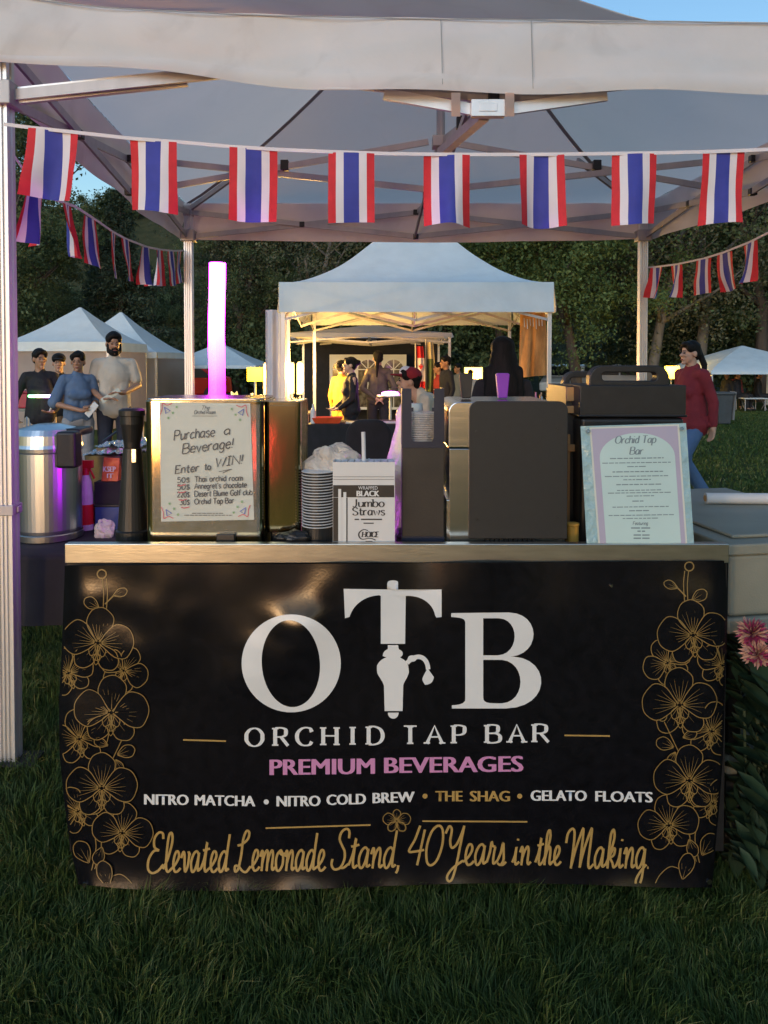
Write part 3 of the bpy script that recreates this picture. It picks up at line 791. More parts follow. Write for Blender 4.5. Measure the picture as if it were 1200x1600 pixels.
for y, n_, t2, xe, tl in ((754, '50$', 'Thai orchid room', 379, -.03), (765, '50$', "Annegret's chocolate", 385, -.03), (777, '220$', 'Desert Blume Golf club', 394, -.03), (789, '30$', 'Orchid Tap Bar', 365, -.03)):
    skel(w, n_, HAND, 277 if n_ != '30$' else 281, 296, y, 9, 1.3, pm, jitter=.25, eps=e_)
    skel(w, t2, HAND, 304, xe, y - 1, 8.5, 1.45, pm, jitter=.3, eps=e_, tilt=tl, space=5)
ribbon(w, [(342, 737), (362, 733)], 1.1, pm, e_); ribbon(w, [(348, 739), (360, 733.5)], 1.1, pm, e_)
skel(w, 'The', HAND, 314, 327, 640, 6, .7, pm, slant=.3, eps=e_); skel(w, 'Orchid Room', HAND, 303, 336, 647, 6, .7, pm, slant=.3, eps=e_)
ribbon(w, [(300, 650), (339, 650)], .6, pm, e_)
for y, a, b_ in ((802, 300, 350), (805, 288, 364)):
    x = a
    while x < b_ - 3:
        l = random.uniform(3, 8); ribbon(w, [(x, y), (min(b_, x + l), y)], 1.0, pm, e_); x += l + 1.2
ptext('lettering', w, M['ink'])
cw = ((260, 640, 1, 1), (378, 643, -1, 1), (262, 800, 1, -1), (381, 797, -1, -1))
w = MB()
for x, y, a, c in cw: ribbon(w, [(x - 3 * a, y - 4), (x + 6 * a, y + 2), (x - 1 * a, y + 6), (x - 3 * a, y - 4)], 1.5, pm, e_)
ptext('sketch', w, M['ink_blue'])
w = MB()
for x, y, a, c in cw: ribbon(w, crom([(x + 9 * a, y - 10 * c), (x + 1 * a, y - 7 * c), (x - 6 * a, y - 10 * c), (x - 7 * a, y), (x - 10 * a, y + 8 * c)], 5), 1.3, pm, e_)
for x, y in ((277, 757.5), (278, 768.5), (279, 780.5), (283, 792.5)): ribbon(w, crom([(x, y), (x + 5, y + 1.3), (x + 13, y - .6)], 4), 1.6, pm, e_)
ptext('sketch', w, M['ink_red'])
w = MB()
for x, y, a, c in cw:
    for dx, dy in ((16, -4), (10, 5), (3, 13)):
        q = (x + dx * a, y + dy * c)
        for an in (0, 60, 120): ribbon(w, [(q[0] - 2.4 * math.cos(R(an)), q[1] - 2.4 * math.sin(R(an))), (q[0] + 2.4 * math.cos(R(an)), q[1] + 2.4 * math.sin(R(an)))], .8, pm, e_)
ptext('sketch', w, M['ink_green'])
b = MB(); b.grid(lambda u, v: pm(238 + 168 * u, 632 + 206 * v, .0065 + .003 * noise.noise((u * 6, v * 6, 1))), 24, 24)
o = b.build('plastic_sleeve', M['sleeve_plastic'], ps, smooth=True, fix=False)
# narrow steel box
Y2 = YB + .12
x0, x1, z0, z1 = rect(416, 830, 471, 627, Y2)
nb = thing('steel_napkin_holder', 'narrow tall polished steel box beside the wide one', 'steel box', loc=((x0 + x1) / 2, Y2, ZT))
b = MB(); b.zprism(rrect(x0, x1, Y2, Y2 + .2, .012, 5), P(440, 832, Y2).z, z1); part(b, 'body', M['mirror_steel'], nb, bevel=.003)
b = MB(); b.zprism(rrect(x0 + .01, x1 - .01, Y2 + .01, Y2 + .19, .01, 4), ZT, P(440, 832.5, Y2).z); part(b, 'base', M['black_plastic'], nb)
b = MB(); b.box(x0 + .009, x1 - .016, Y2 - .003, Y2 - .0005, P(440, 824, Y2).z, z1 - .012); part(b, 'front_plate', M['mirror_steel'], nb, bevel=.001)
# black cup tower at the left
YT = YB + .16
xc = P(207, 745, YT).x; zt = P(207, 638, YT).z
ct = thing('black_tap_tower', 'tall tapering black drink tower with a flared head at the left end of the counter', 'tower', loc=(xc, YT, ZT))
k = 1 / ppm(YT)
zz = lambda py: P(207, py, YT).z
b = MB(); b.lathe([(26 * k, ZT), (26 * k, zz(828)), (23 * k, zz(826)), (15 * k, zz(716)), (14 * k, zz(700))], (xc, YT, 0), 28); part(b, 'column', M['black_plastic'], ct, smooth=False)
b = MB(); b.lathe([(12 * k, zz(699.5)), (13 * k, zz(690)), (18 * k, zz(662)), (18 * k, zz(650)), (20 * k, zz(649)), (20 * k, zz(641)), (15 * k, zz(638))], (xc, YT, 0), 28); part(b, 'head', M['black_plastic'], ct)
b = MB(); b.bar((xc + 8 * k, YT - .03, zz(700)), (xc + 8 * k, YT - .03, zz(720)), .012, .012); part(b, 'valve', M['steel'], ct)
# cup stack and its plastic bag
YS = YB + .10
xc = P(497, 790, YS).x; k = 1 / ppm(YS)
cz0, cz1 = P(497, 838, YS).z, P(497, 736, YS).z
st = thing('cup_stack', 'tall stack of black paper cups with white rims', 'cups', loc=(xc, YS, ZT))
b = MB(); b.lathe([(21 * k, ZT), (23 * k, cz0 + .01), (24.5 * k, cz1)], (xc, YS, 0), 30); part(b, 'cup_walls', M['black_plastic'], st, smooth=False)
b = MB(); n_ = 20
for i in range(n_):
    z = cz0 + .035 + (cz1 - cz0 - .035) * i / (n_ - 1)
    b.lathe([(25 * k, z - .0014), (25.8 * k, z), (25 * k, z + .0014)], (xc, YS, 0), 30)
part(b, 'cup_rims', M['white_plastic'], st)
def crumple(c, r, seed, nu=26, nv=16, amt=.35):
    mb = MB(); vs, fs = [], []
    mb.ell(c, r, nu, nv); c = Vector(c)
    mb.v = [tuple(c + (Vector(v) - c) * (1 + amt * noise.noise((Vector(v) - c) * (2.2 / max(r)) + Vector((seed, 0, 0))) + .14 * noise.noise((Vector(v) - c) * (7 / max(r)) + Vector((seed, 3, 0))))) for v in mb.v]
    return mb
q = P(520, 722, YS + .06)
tag(crumple(q, (.085, .06, .055), 3).build('plastic_bag', M['bag_plastic']), 'crumpled clear plastic bag on top of the black cup stack', 'plastic bag')
for i_, (px_, py_, Yq, rr) in enumerate(((462, 838, YB + .07, (.06, .03, .018)), (640, 838, YB + .2, (.05, .04, .03)))):
    q = P(px_, py_, Yq)
    tag(crumple(q, rr, 9 + i_).build('dark_wrapper', M['black_plastic']), ('crumpled black plastic wrapper on the counter in front of the narrow steel box', 'crumpled black plastic wrapper on the counter behind the straw box')[i_], 'wrapper')
# straws box
YJ = YB + .035
x0, x1, z0, z1 = rect(520, 850, 617, 722, YJ)
jb = thing('straw_box', 'white and brown carton of jumbo straws standing open on the counter', 'carton', loc=((x0 + x1) / 2, YJ, ZT))
D_ = .105
b = MB(); tk = .0025
b.box(x0, x1, YJ, YJ + tk, ZT, z1); b.box(x0, x1, YJ + D_ - tk, YJ + D_, ZT, z1 - .004); b.box(x0, x0 + tk, YJ + tk, YJ + D_ - tk, ZT, z1); b.box(x1 - tk, x1, YJ + tk, YJ + D_ - tk, ZT, z1 - .002)
b.box(x0 + tk, x1 - tk, YJ + tk, YJ + D_ - tk, ZT, ZT + .003)
part(b, 'carton', M['white_plastic'], jb)
jm = Plane((0, YJ - .0006, 0), (0, -1, 0))
w = MB(); fill_polys(w, [[(520.5, 758), (616, 758), (616, 777), (520.5, 777)]], jm, 0); fill_polys(w, [[(520.5, 777.5), (533, 777.5), (533, 846), (520.5, 846)]], jm, 0.0001)
fill_polys(w, [[(540, 777.5), (543, 777.5), (543, 846), (540, 846)]], jm, 0.0001)
part(w, 'printed_band', M['brown_card'], jb, fix=False)
w = MB(); sans(w, 'WRAPPED', 560, 590, 765, 5.2, jm, eps=.0006); sans(w, 'BLACK', 557, 593, 775.5, 8.6, jm, eps=.0006, bold=.03)
fill_polys(w, [[(528.5, 764), (533, 764), (533, 846), (528.5, 846)]], jm, .0006); fill_polys(w, [[(536.5, 769), (541, 769), (541, 846), (536.5, 846)]], jm, .0006)
part(w, 'lettering', M['print_white'], jb, fix=False)
w = MB()
skel(w, 'Jumbo', HAND, 551, 600, 792, 12, 2.4, jm, thin=1.0, serif=2.2, eps=.0008); skel(w, 'Straws', HAND, 551, 601, 805, 12, 2.4, jm, thin=1.0, serif=2.2, eps=.0008)
blocked(w, ((554, 561), (564, 597)), 811.5, 2, jm, .0006); blocked(w, ((568, 584),), 817.5, 1.6, jm, .0006)
skel(w, 'HOICE', HAND_I, 566, 591, 839, 8, 1.9, jm, thin=.9, serif=1.5, slant=.15, eps=.0008, gap=2.4)
ribbon(w, crom([(575, 829), (568, 827.5), (561.5, 832), (561, 838), (566, 842.5), (578, 841), (587, 844)], 5), 2.2, jm, .0008, thin=1.2)
blocked(w, ((571, 582),), 846, 1.4, jm, .0006)
ribbon(w, [(521, 745), (616, 745)], .6, jm, .0004); ribbon(w, [(521, 749), (616, 749)], .6, jm, .0004)
part(w, 'lettering', M['ink'], jb, fix=False)
b = MB()
for i in range(9):
    fx = x0 + .012 + (x1 - x0 - .024) * i / 8
    b.grid(lambda u, v: Vector((fx - .008 + .016 * u, YJ + .004 + .09 * v, z1 - .004 + .007 * noise.noise((fx * 90 + u, v * 5, 1)))), 2, 8)
part(b, 'straw_wrappers', M['white_plastic'], jb)
sx_ = P(568, 700, YJ + .04)
tb = MB(); tb.tube([(sx_.x + .002, YJ + .045, z1 - .05), (sx_.x, YJ + .045, P(568, 690, YJ + .045).z), (sx_.x - .001, YJ + .045, P(567, 675, YJ + .045).z)], .0062, 10)
tag(tb.build('wrapped_straw', M['white_plastic']), 'single paper wrapped straw sticking up out of the carton', 'straw')
# lid dispenser
YD = YB + .09
x0, x1, z0, z1 = rect(628, 846, 694, 607, YD)
ld = thing('lid_dispenser', 'tall dark card dispenser with a slot cut out, holding clear lids', 'dispenser', loc=((x0 + x1) / 2, YD, ZT))
zm = P(660, 700, YD).z; zs = P(660, 690, YD).z; zn = P(660, 640, YD).z
xa, xb = P(643, 650, YD).x, P(678, 650, YD).x
b = MB(); b.box(x0 + .001, x1 - .001, YD, YD + .13, ZT, zm); part(b, 'lower_box', M['brown_card'], ld, bevel=.001)
b = MB()
out = [(x0, zm + .0005), (x1, zm + .0005), (x1, z1), (xb, z1), (xb, zn + .006), (xb - .006, zn + .006), (xb - .006, zn - .006), (xb, zn - .006), (xb, zs + .01), (xb - .006, zs), (xa + .006, zs), (xa, zs + .01), (xa, zn - .006), (xa + .006, zn - .006), (xa + .006, zn + .006), (xa, zn + .006), (xa, z1), (x0, z1)]
b.prism(out, YD - .001, YD + .004)
b.box(x0, x0 + .004, YD + .004, YD + .125, zm + .0005, z1); b.box(x1 - .004, x1, YD + .004, YD + .125, zm + .0005, z1)
part(b, 'upper_sleeve', M['navy'], ld)
b = MB(); b.box(x0 - .001, x1 + .001, YD - .003, YD - .0005, ZT, P(660, 838, YD).z); part(b, 'foot_band', M['navy'], ld)
xm = (x0 + x1) / 2; rr = (x1 - x0) / 2 - .01
ll = thing('lid_stack', 'stack of clear domed plastic lids inside the tall card dispenser', 'lids', loc=(xm, YD + .06, zm + .002))
b = MB()
i = 0; z = zm + .004
while z < P(660, 648, YD).z:
    b.lathe([(rr * .8, z), (rr, z + .001), (rr, z + .003), (rr * .84, z + .006)], (xm + random.uniform(-.002, .002), YD + .065, 0), 24); z += .0068
part(b, 'lids', M['bag_plastic'], ll)
# clear plastic sleeve of cups behind
YP = YB + .27
x0, x1, z0, z1 = rect(598, 850, 690, 632, YP)
b = MB()
nz = 30
b.lathe([((x1 - x0) / 2 * (.45 + .55 * min(1, (1 - t) * 2.6)) * (.86 + .18 * noise.noise((t * 5, 1, 1))), ZT + (z1 - ZT) * t) for t in [i / nz for i in range(nz + 1)]], ((x0 + x1) / 2, YP + .06, 0), 36)
cen = Vector(((x0 + x1) / 2, YP + .06, 0))
b.v = [tuple(Vector(v) + (Vector((v[0], v[1], 0)) - cen).normalized() * .016 * noise.noise(Vector(v) * 16)) for v in b.v]
tag(b.build('cup_sleeve', clear_plastic('cloudy_plastic', (.90, .80, .64), .25, .92), smooth=True), 'tall cream plastic sleeve of cups behind the lid dispenser', 'cup sleeve')
# black drinks machine
YM = YB + .06
x0, x1, z0, z1 = rect(733, 847, 887, 627, YM)
xs0 = P(700, 740, YM + .03).x
mc = thing('drink_machine', 'black drinks machine with rounded back panel and steel flank', 'machine', loc=((x0 + x1) / 2, YM, ZT))
r_ = .028
b = MB(); b.prism(rrect(x0, x1, P(800, 842, YM).z, z1, r_, 6, (0, 0, 1, 1)), YM, YM + .012); part(b, 'back_panel', M['charcoal'], mc, bevel=.002)
b = MB()
for px, py in ((745, 674), (872, 671), (746, 812), (872, 809)):
    p = P(px, py, YM); b = MB(); b.tube([p + Vector((0, .001, 0)), p + Vector((0, -.003, 0))], .004, 10); part(b, 'screw', M['black_plastic'], mc)
zsh = P(715, 702, YM).z
b = MB(); b.prism(rrect(xs0, x1 - .01, zsh + .003, z1 - .003, .03, 6, (0, 0, 1, 1)), YM + .0125, YM + .38); part(b, 'hood', M['steel'], mc, bevel=.003)
b = MB(); b.box(xs0 + .003, x1 - .012, YM + .0125, YM + .36, ZT + .02, zsh); part(b, 'flank', M['steel'], mc, bevel=.002)
b = MB(); b.box(xs0 - .004, xs0 + .012, YM + .03, YM + .34, ZT + .03, P(715, 784, YM).z); part(b, 'drip_tray', M['steel'], mc, bevel=.002)
b = MB()
for i in range(11): b.box(x0 + .05 + i * .014, x0 + .059 + i * .014, YM - .002, YM + .006, P(800, 849, YM).z, P(800, 843, YM).z)
b.box(x0 + .01, x1 - .01, YM + .0125, YM + .3, ZT, ZT + .019)
part(b, 'vent_foot', M['black_plastic'], mc)
for px, m_, nm in ((728, M['brown_card'], 'brown wooden'), (785, mat('purple_handle', (.22, .035, .42), .35, var=.1), 'purple')):
    Yh = YM + .2
    p = P(px, 630, Yh); k = 1 / ppm(Yh)
    zt, zb = P(px, 583, Yh).z, P(px, 626, Yh).z
    b = MB(); b.prism([(p.x - 7 * k, z1), (p.x + 7 * k, z1), (p.x + 10.5 * k, zt - .004), (p.x + 8 * k, zt), (p.x - 8 * k, zt), (p.x - 10.5 * k, zt - .004)], Yh - .012, Yh + .012)
    o = part(b, 'tap_handle', m_, mc, bevel=.003); tag(o, nm + ' tap handle')
    b = MB(); b.box(p.x + 8 * k, p.x + 10 * k, Yh - .0135, Yh - .0125, z1 + .01, zt - .01)
# tan slatted crate machine behind
Yk = YB + .30
x0, x1, z0, z1 = rect(886, 850, 925, 603, Yk)
sc = thing('slatted_cabinet', 'tan side of a slatted drinks cabinet between the black machine and the black carrier', 'cabinet', loc=((x0 + x1) / 2, Yk, ZT))
b = MB(); b.box(x0, x1 + .05, Yk + .02, Yk + .30, ZT, z1); part(b, 'housing', M['black_plastic'], sc, bevel=.003)
b = MB()
for i in range(4): b.box(x0 + .002 + i * .024, x0 + .012 + i * .024, Yk + .006, Yk + .0195, ZT + .02, z1 - .16)
for zq in (640, 700): 
    z = P(900, zq, Yk).z; b.box(x0 - .002, x1 + .04, Yk, Yk + .0055, z - .012, z + .012)
b.box(x0 - .002, x1 + .05, Yk, Yk + .0055, z1 - .05, z1 - .004)
part(b, 'slats', M['orange_tan'], sc, bevel=.002)
# little yellow cup
p = P(895, 850, YB + .16); k = 1 / ppm(YB + .16)
cu_ = thing('paper_cup', 'small yellow paper cup on the counter beside the black machine', 'cup', loc=(p.x, p.y, ZT))
m_y = mat('yellow_card', (.66, .38, .07), .6, var=.08)
b = MB(); b.lathe([(7.5 * k, ZT), (9 * k, P(895, 822, p.y).z)], (p.x, p.y, 0), 24); part(b, 'cup', m_y, cu_, smooth=False)
b = MB(); b.lathe([(9 * k, P(895, 821.6, p.y).z), (10 * k, P(895, 820, p.y).z), (9.6 * k, P(895, 817, p.y).z), (5 * k, P(895, 816, p.y).z)], (p.x, p.y, 0), 24); part(b, 'cup_lid', m_y, cu_)
# black carriers with handles
def carrier(px0, px1, pyt, pyb, ptop, Y, label):
    x0, x1, z0, z1 = rect(px0, pyb, px1, pyt, Y)
    zh = P(0, ptop, Y).z; xm = (x0 + x1) / 2; W = x1 - x0
    t = thing('insulated_carrier', label, 'carrier', 'black insulated carriers', loc=(xm, Y, ZT))
    zs = z1 - (z1 - z0) * .52
    b = MB(); b.box(x0 + .004, x1 - .004, Y + .003, Y + .24, ZT, zs); part(b, 'tub', M['black_plastic'], t, bevel=.012, seg=3)
    b = MB(); b.box(x0, x1, Y, Y + .245, zs + .002, z1); b.box(x0 - .004, x1 + .004, Y - .004, Y + .249, zs + .003, zs + .010); part(b, 'lid', M['black_plastic'], t, bevel=.008, seg=3)
    hw = W * .37
    outer = rrect(xm - hw, xm + hw, z1 + .0005, zh, .04, 6, (0, 0, 1, 1))
    inner = rrect(xm - hw * .74, xm + hw * .74, z1 + (zh - z1) * .16, zh - (zh - z1) * .25, .016, 6)
    cu = bpy.data.curves.new('h', 'CURVE'); cu.dimensions = '2D'; cu.fill_mode = 'BOTH'; cu.extrude = .02; cu.bevel_depth = .004
    for lp in (outer, inner):
        sp = cu.splines.new('POLY'); sp.points.add(len(lp) - 1); sp.use_cyclic_u = True
        for pp, q in zip(sp.points, lp): pp.co = (q[0], q[1], 0, 1)
    o = bpy.data.objects.new('h', cu); me = bpy.data.meshes.new_from_object(o); bpy.data.objects.remove(o); bpy.data.curves.remove(cu)
    b = MB(); b.add([(v.co.x, Y + .06 - v.co.z, v.co.y) for v in me.vertices], [list(p_.vertices) for p_ in me.polygons]); bpy.data.meshes.remove(me)
    part(b, 'carry_handle', M['black_plastic'], t)
    return t
carrier(906, 1072, 602, 700, 573, YB + .22, 'large black insulated carrier with a carry handle behind the menu')
# the second carrier stands behind
carrier(876, 948, 608, 690, 582, YB + .52, 'smaller black carrier whose handle shows behind the large one')
# menu in acrylic stand, leaning back
mp_pl = Plane((0, YB + .012, 1.05), (0, -1, .18))
me_ = thing('acrylic_menu', 'lilac bordered drinks menu in a clear acrylic stand, leaning', 'menu', loc=(P(995, 848, YB + .015).x, YB + .02, ZT))
def slab(mb, q, pl, e0, e1):
    a = [pl(x, y, e0) for x, y in q]; c = [pl(x, y, e1) for x, y in q]
    n = len(q); mb.add(a + c, [tuple(range(n)), tuple(range(2 * n - 1, n - 1, -1))] + [(i, n + i, n + (i + 1) % n, (i + 1) % n) for i in range(n)])
b = MB(); slab(b, [(907, 666), (1072, 661), (1085, 856), (917, 856)], mp_pl, -.004, 0); part(b, 'acrylic_sheet', M['acrylic'], me_)
m_l = mat('lilac_print', (.37, .345, .45), .5, var=.03); m_m = mat('pale_mint_paper', (.44, .59, .58), .5, var=.03)
mc_ = [(921, 668), (1061, 663), (1074, 851), (935, 853)]
b = MB(); slab(b, mc_, mp_pl, .0003, .0008); part(b, 'menu_sheet', M['paper'], me_)
def mq(u, v): q = quad(u, v, mc_); return (q.x, q.y)
w = MB(); fill_polys(w, [[mq(.02, .012), mq(.98, .012), mq(.98, .988), mq(.02, .988)]], mp_pl, .0011); part(w, 'border_print', m_l, me_, fix=False)
w = MB(); fill_polys(w, [[mq(.09, .985), mq(.93, .985)] + [mq(.51 + .42 * math.cos(R(a)), .26 - .20 * math.sin(R(a))) for a in range(0, 181, 9)]], mp_pl, .0014); part(w, 'arch_print', m_m, me_, fix=False)
w = MB()
skel(w, 'Orchid Tap', HAND, 961, 1024, 693, 11.5, 2.2, mp_pl, thin=.8, slant=.22, eps=.002, tilt=-.02); skel(w, 'Bar', HAND, 984, 1004, 710, 11.5, 2.2, mp_pl, thin=.8, slant=.22, eps=.002)
skel(w, 'Featuring', HAND, 989, 1012, 820, 5, .9, mp_pl, slant=.2, eps=.002)
skel(w, "Annegret's", HAND, 990, 1016, 836, 5, .9, mp_pl, slant=.2, eps=.002) if False else None
for y, a, b_ in ((825, 986, 1016), (830, 996, 1008), (836, 990, 1015), (841, 990, 1015)): blocked(w, ((a, (a + b_) / 2 - 1), ((a + b_) / 2 + 1, b_)), y, 2, mp_pl, .002)
for y, a, b_, h in ((716, 953, 1037, 2.2), (723, 941, 1048, 1.9), (729, 980, 1012, 1.9), (737, 957, 1036, 2.2), (744, 945, 1044, 1.9), (749.5, 974, 1017, 1.9), (757, 963, 1034, 2.2), (766, 964, 1033, 1.9), (770, 950, 1050, 1.9), (775, 979, 1022, 1.9), (783, 988, 1007, 2.2), (792, 957, 1045, 1.9), (798, 983, 1014, 2.2), (805, 951, 1053, 1.9), (810, 973, 1031, 1.9)):
    x = a
    while x < b_ - 2:
        l = random.uniform(4, 11); ribbon(w, [(x, y - (x - 990) * .015), (min(b_, x + l), y - (min(b_, x + l) - 990) * .015)], h * .7, mp_pl, .002); x += l + 1.5
part(w, 'lettering', M['ink_grey'], me_, fix=False)
b = MB()
for px, py in ((918, 674), (1064, 670)):
    p = mp_pl(px, py, .001); n = mp_pl.n; b = MB(); b.tube([p, p + n * .008], .006, 14); part(b, 'stand_off', M['steel'], me_)
# purple light tube
YL = YB + .60
p0 = P(337, 625, YL); p1 = P(339, 411, YL); k = 1 / ppm(YL, 1.4)
lt = thing('light_tube', 'tall glowing magenta light tube standing behind the wide steel box', 'light', loc=(p0.x, YL, ZT))
m_t = bpy.data.materials.new('magenta_light'); m_t.use_nodes = True
nt = m_t.node_tree; bs = nt.nodes['Principled BSDF']
tc = nt.nodes.new('ShaderNodeTexCoord'); sp_ = nt.nodes.new('ShaderNodeSeparateXYZ'); rp = nt.nodes.new('ShaderNodeValToRGB')
nt.links.new(tc.outputs['Generated'], sp_.inputs[0]); nt.links.new(sp_.outputs['Z'], rp.inputs[0]); nt.links.new(rp.outputs[0], bs.inputs['Emission Color'])
e = rp.color_ramp.elements; e[0].position = .58; e[0].color = (.42, .003, .70, 1); e[1].position = .76; e[1].color = (1, .030, 1, 1)
x_ = e.new(.955); x_.color = (1, .030, 1, 1); x_ = e.new(.99); x_.color = (.6, .03, .85, 1)
bs.inputs['Emission Strength'].default_value = 7.5; bs.inputs['Base Color'].default_value = (.6, .3, .7, 1)
b = MB(); b.tube([(p0.x + (p1.x - p0.x) * i / 16 + .002 * math.sin(i * .9), YL, ZT + .03 + (p1.z - ZT - .03) * i / 16) for i in range(17)], 12.6 * k, 20); part(b, 'glowing_tube', m_t, lt, smooth=False)
b = MB(); b.lathe([(.055, ZT), (.055, ZT + .02), (.036, ZT + .03)], (p0.x, YL, 0), 24); part(b, 'base', M['black_plastic'], lt)

# ------------------------------------------------------------------ left side table with the urn
zt_ = P(80, 848, 3.4).z
tb_ = thing('side_table', 'folding table under a black cloth at the left of the counter', 'table', loc=(-1.5, 3.4, 0))
b = MB(); b.box(-2.75, -.98, 3.19, 4.15, zt_ - .03, zt_ - .006); part(b, 'table_top', M['grey_plastic'], tb_)
def cloth(u, v):
    y = 3.17 if v > .35 else 3.17 + (.35 - v) / .35 * 1.0
    x = -2.77 + 1.81 * u
    z = zt_ if v <= .35 else zt_ - (v - .35) / .65 * (zt_ - P(60, 976, 3.17).z)
    return Vector((x, y - (.03 * max(0, v - .35) * (1 + noise.noise((u * 12, 0, 1)))), z + .002))
b = MB(); b.grid(cloth, 60, 20); part(b, 'table_cloth', M['black_cloth'], tb_, smooth=True, fix=False)
for x in (-2.6, -1.1):
    for y in (3.25, 4.05):
        b = MB(); b.tube([(x, y, 0), (x, y, zt_ - .03)], .014, 8); part(b, 'leg', M['alu'], tb_)
YU = 3.5
p = P(77, 760, YU); k = 1 / ppm(YU)
ur = thing('rice_cooker', 'big stainless rice cooker with a black latch on the side table', 'cooker', loc=(p.x, YU, zt_))
zz = lambda py: P(79, py, YU).z
zb = zt_ + .003
kr = k * .87
b = MB(); b.lathe([(50 * kr, zb), (53 * kr, zb + .02), (55 * kr, zb + .05), (56 * kr, zz(705)), (54 * kr, zz(703))], (p.x, YU, 0), 48); part(b, 'pot', M['urn_steel'], ur, smooth=False)
b = MB(); b.lathe([(57.5 * kr, zz(702.5)), (58 * kr, zz(697)), (56 * kr, zz(692)), (55 * kr, zz(678)), (50 * kr, zz(669)), (20 * kr, zz(662))], (p.x, YU, 0), 48); part(b, 'lid', M['urn_steel'], ur)
b = MB(); b.lathe([(56.5 * kr, zb + .004), (57 * kr, zb + .03), (55.5 * kr, zb + .034)], (p.x, YU, 0), 48, cap=False); part(b, 'base_ring', M['steel_lip'], ur)
xh = p.x + 29 * k
b = MB(); b.box(xh, xh + 30 * k, YU - .13, YU - .05, zz(726), zz(671)); b.box(xh - .03, xh + 28 * k, YU - .07, YU + .1, zz(680), zz(668)); part(b, 'latch', M['black_plastic'], ur, bevel=.012, seg=3)
# spray bottle
YQ = 3.66
p = P(134, 790, YQ); k = 1 / ppm(YQ); zz = lambda py: P(134, py, YQ).z
sp = thing('spray_bottle', 'white spray bottle with a red trigger and a red label beside the cooker', 'bottle', loc=(p.x, YQ, zt_))
b = MB(); b.lathe([(13 * k, zb), (13 * k, zz(772)), (10 * k, zz(756)), (5 * k, zz(740)), (5 * k, zz(733))], (p.x, YQ, 0), 20); part(b, 'bottle', M['white_plastic'], sp)
m_r = mat('red_plastic', (.55, .02, .02), .4, var=.08)
b = MB(); b.lathe([(6 * k, zz(742)), (6 * k, zz(731))], (p.x, YQ, 0), 16); b.box(p.x - 6 * k, p.x + 12 * k, YQ - .012, YQ + .012, zz(731), zz(719)); b.bar((p.x + 6 * k, YQ, zz(730)), (p.x + 14 * k, YQ, zz(748)), .012, .008); part(b, 'trigger', m_r, sp, bevel=.002)
b = MB(); b.lathe([(13.25 * k, zz(818)), (13.25 * k, zz(787))], (p.x, YQ, 0), 20, cap=False); part(b, 'label', m_r, sp)
lm = Plane((0, YQ - 13.25 * k - .002, 0), (0, -1, 0))
# trays in foil, packets, boxes
def tray(px0, px1, py, Y, label, z=None):
    x0, x1 = P(px0, py, Y).x, P(px1, py, Y).x
    z = P(px0, py, Y).z if z is None else z
    t = thing('foil_tray', label, 'tray', 'foil covered food trays', loc=((x0 + x1) / 2, Y, zt_))
    b = MB(); b.add([(x0, Y, z), (x1, Y, z), (x1, Y + .26, z), (x0, Y + .26, z), (x0 + .02, Y + .02, zb), (x1 - .02, Y + .02, zb), (x1 - .02, Y + .24, zb), (x0 + .02, Y + .24, zb)], [(0, 1, 5, 4), (1, 2, 6, 5), (2, 3, 7, 6), (3, 0, 4, 7), (4, 5, 6, 7)]); part(b, 'pan', M['steel'], t)
    b = MB(); b.grid(lambda u, v: Vector((x0 - .01 + (x1 - x0 + .02) * u, Y - .01 + .28 * v, z + .004 + .03 * abs(noise.noise((u * 6 + px0, v * 4, 2))) + .012 * noise.noise((u * 17, v * 14, px0)))), 40, 30); part(b, 'foil_cover', M['foil'], t, smooth=False, fix=False)
tray(132, 212, 712, 3.82, 'front foil covered food tray on the side table')
tray(150, 215, 700, 3.86, 'back foil covered food tray on the side table')
YK = 3.66
x0, x1, z0, z1 = rect(158, 752, 184, 716, YK)
bx = thing('blue_box', 'low blue plastic box on the side table under the orange packet', 'box', loc=((x0 + x1) / 2, YK, zt_))
x0b, x1b = P(150, 800, YK).x, P(196, 800, YK).x; ztop = P(150, 791, YK).z
b = MB(); b.box(x0b, x1b, YK - .02, YK + .16, zb, ztop); part(b, 'tub', mat('blue_plastic', (.02, .06, .20), .45), bx, bevel=.006)
b = MB(); b.box(x0b - .004, x1b + .004, YK - .024, YK + .164, ztop + .0005, ztop + .012); part(b, 'lid', M['black_plastic'], bx, bevel=.003)
bk = thing('black_crate', 'black crate stacked on the blue box', 'crate', loc=((x0b + x1b) / 2, YK, ztop))
zc0 = ztop + .0125; zc1 = z0 - .001
b = MB(); b.box(x0b - .002, x1b + .002, YK - .02, YK + .16, zc0, zc1); part(b, 'crate', M['black_cloth'], bk, bevel=.004)
b = MB(); b.add([(x0, YK, z0), (x1, YK, z0), (x1, YK + .07, z0), (x0, YK + .07, z0), (x0 + .002, YK + .03, z1), (x1 - .002, YK + .03, z1 - .003), (x1 - .002, YK + .036, z1 - .003), (x0 + .002, YK + .036, z1)], [(0, 1, 2, 3), (0, 4, 5, 1), (1, 5, 6, 2), (2, 6, 7, 3), (3, 7, 4, 0), (4, 7, 6, 5)])
pk = b.build('snack_packet', mat('orange_foil', (.62, .13, .03), .35, var=.1, bump=.4, bscale=30), None, bevel=.002)
tag(pk, 'orange printed snack packet standing on the black crate', 'packet')
pkm = Plane((0, YK - .002, z0), (0, -1, .0)); w = MB()
sans(w, 'KSEP', 161, 181, 737, 8, Plane((0, YK + .003, 0), (0, -1, 0)), bold=.02); sans(w, 'IT', 167, 177, 747, 7, Plane((0, YK - .001, 0), (0, -1, 0)), bold=.02)
w.build('lettering', M['print_white'], pk, fix=False)
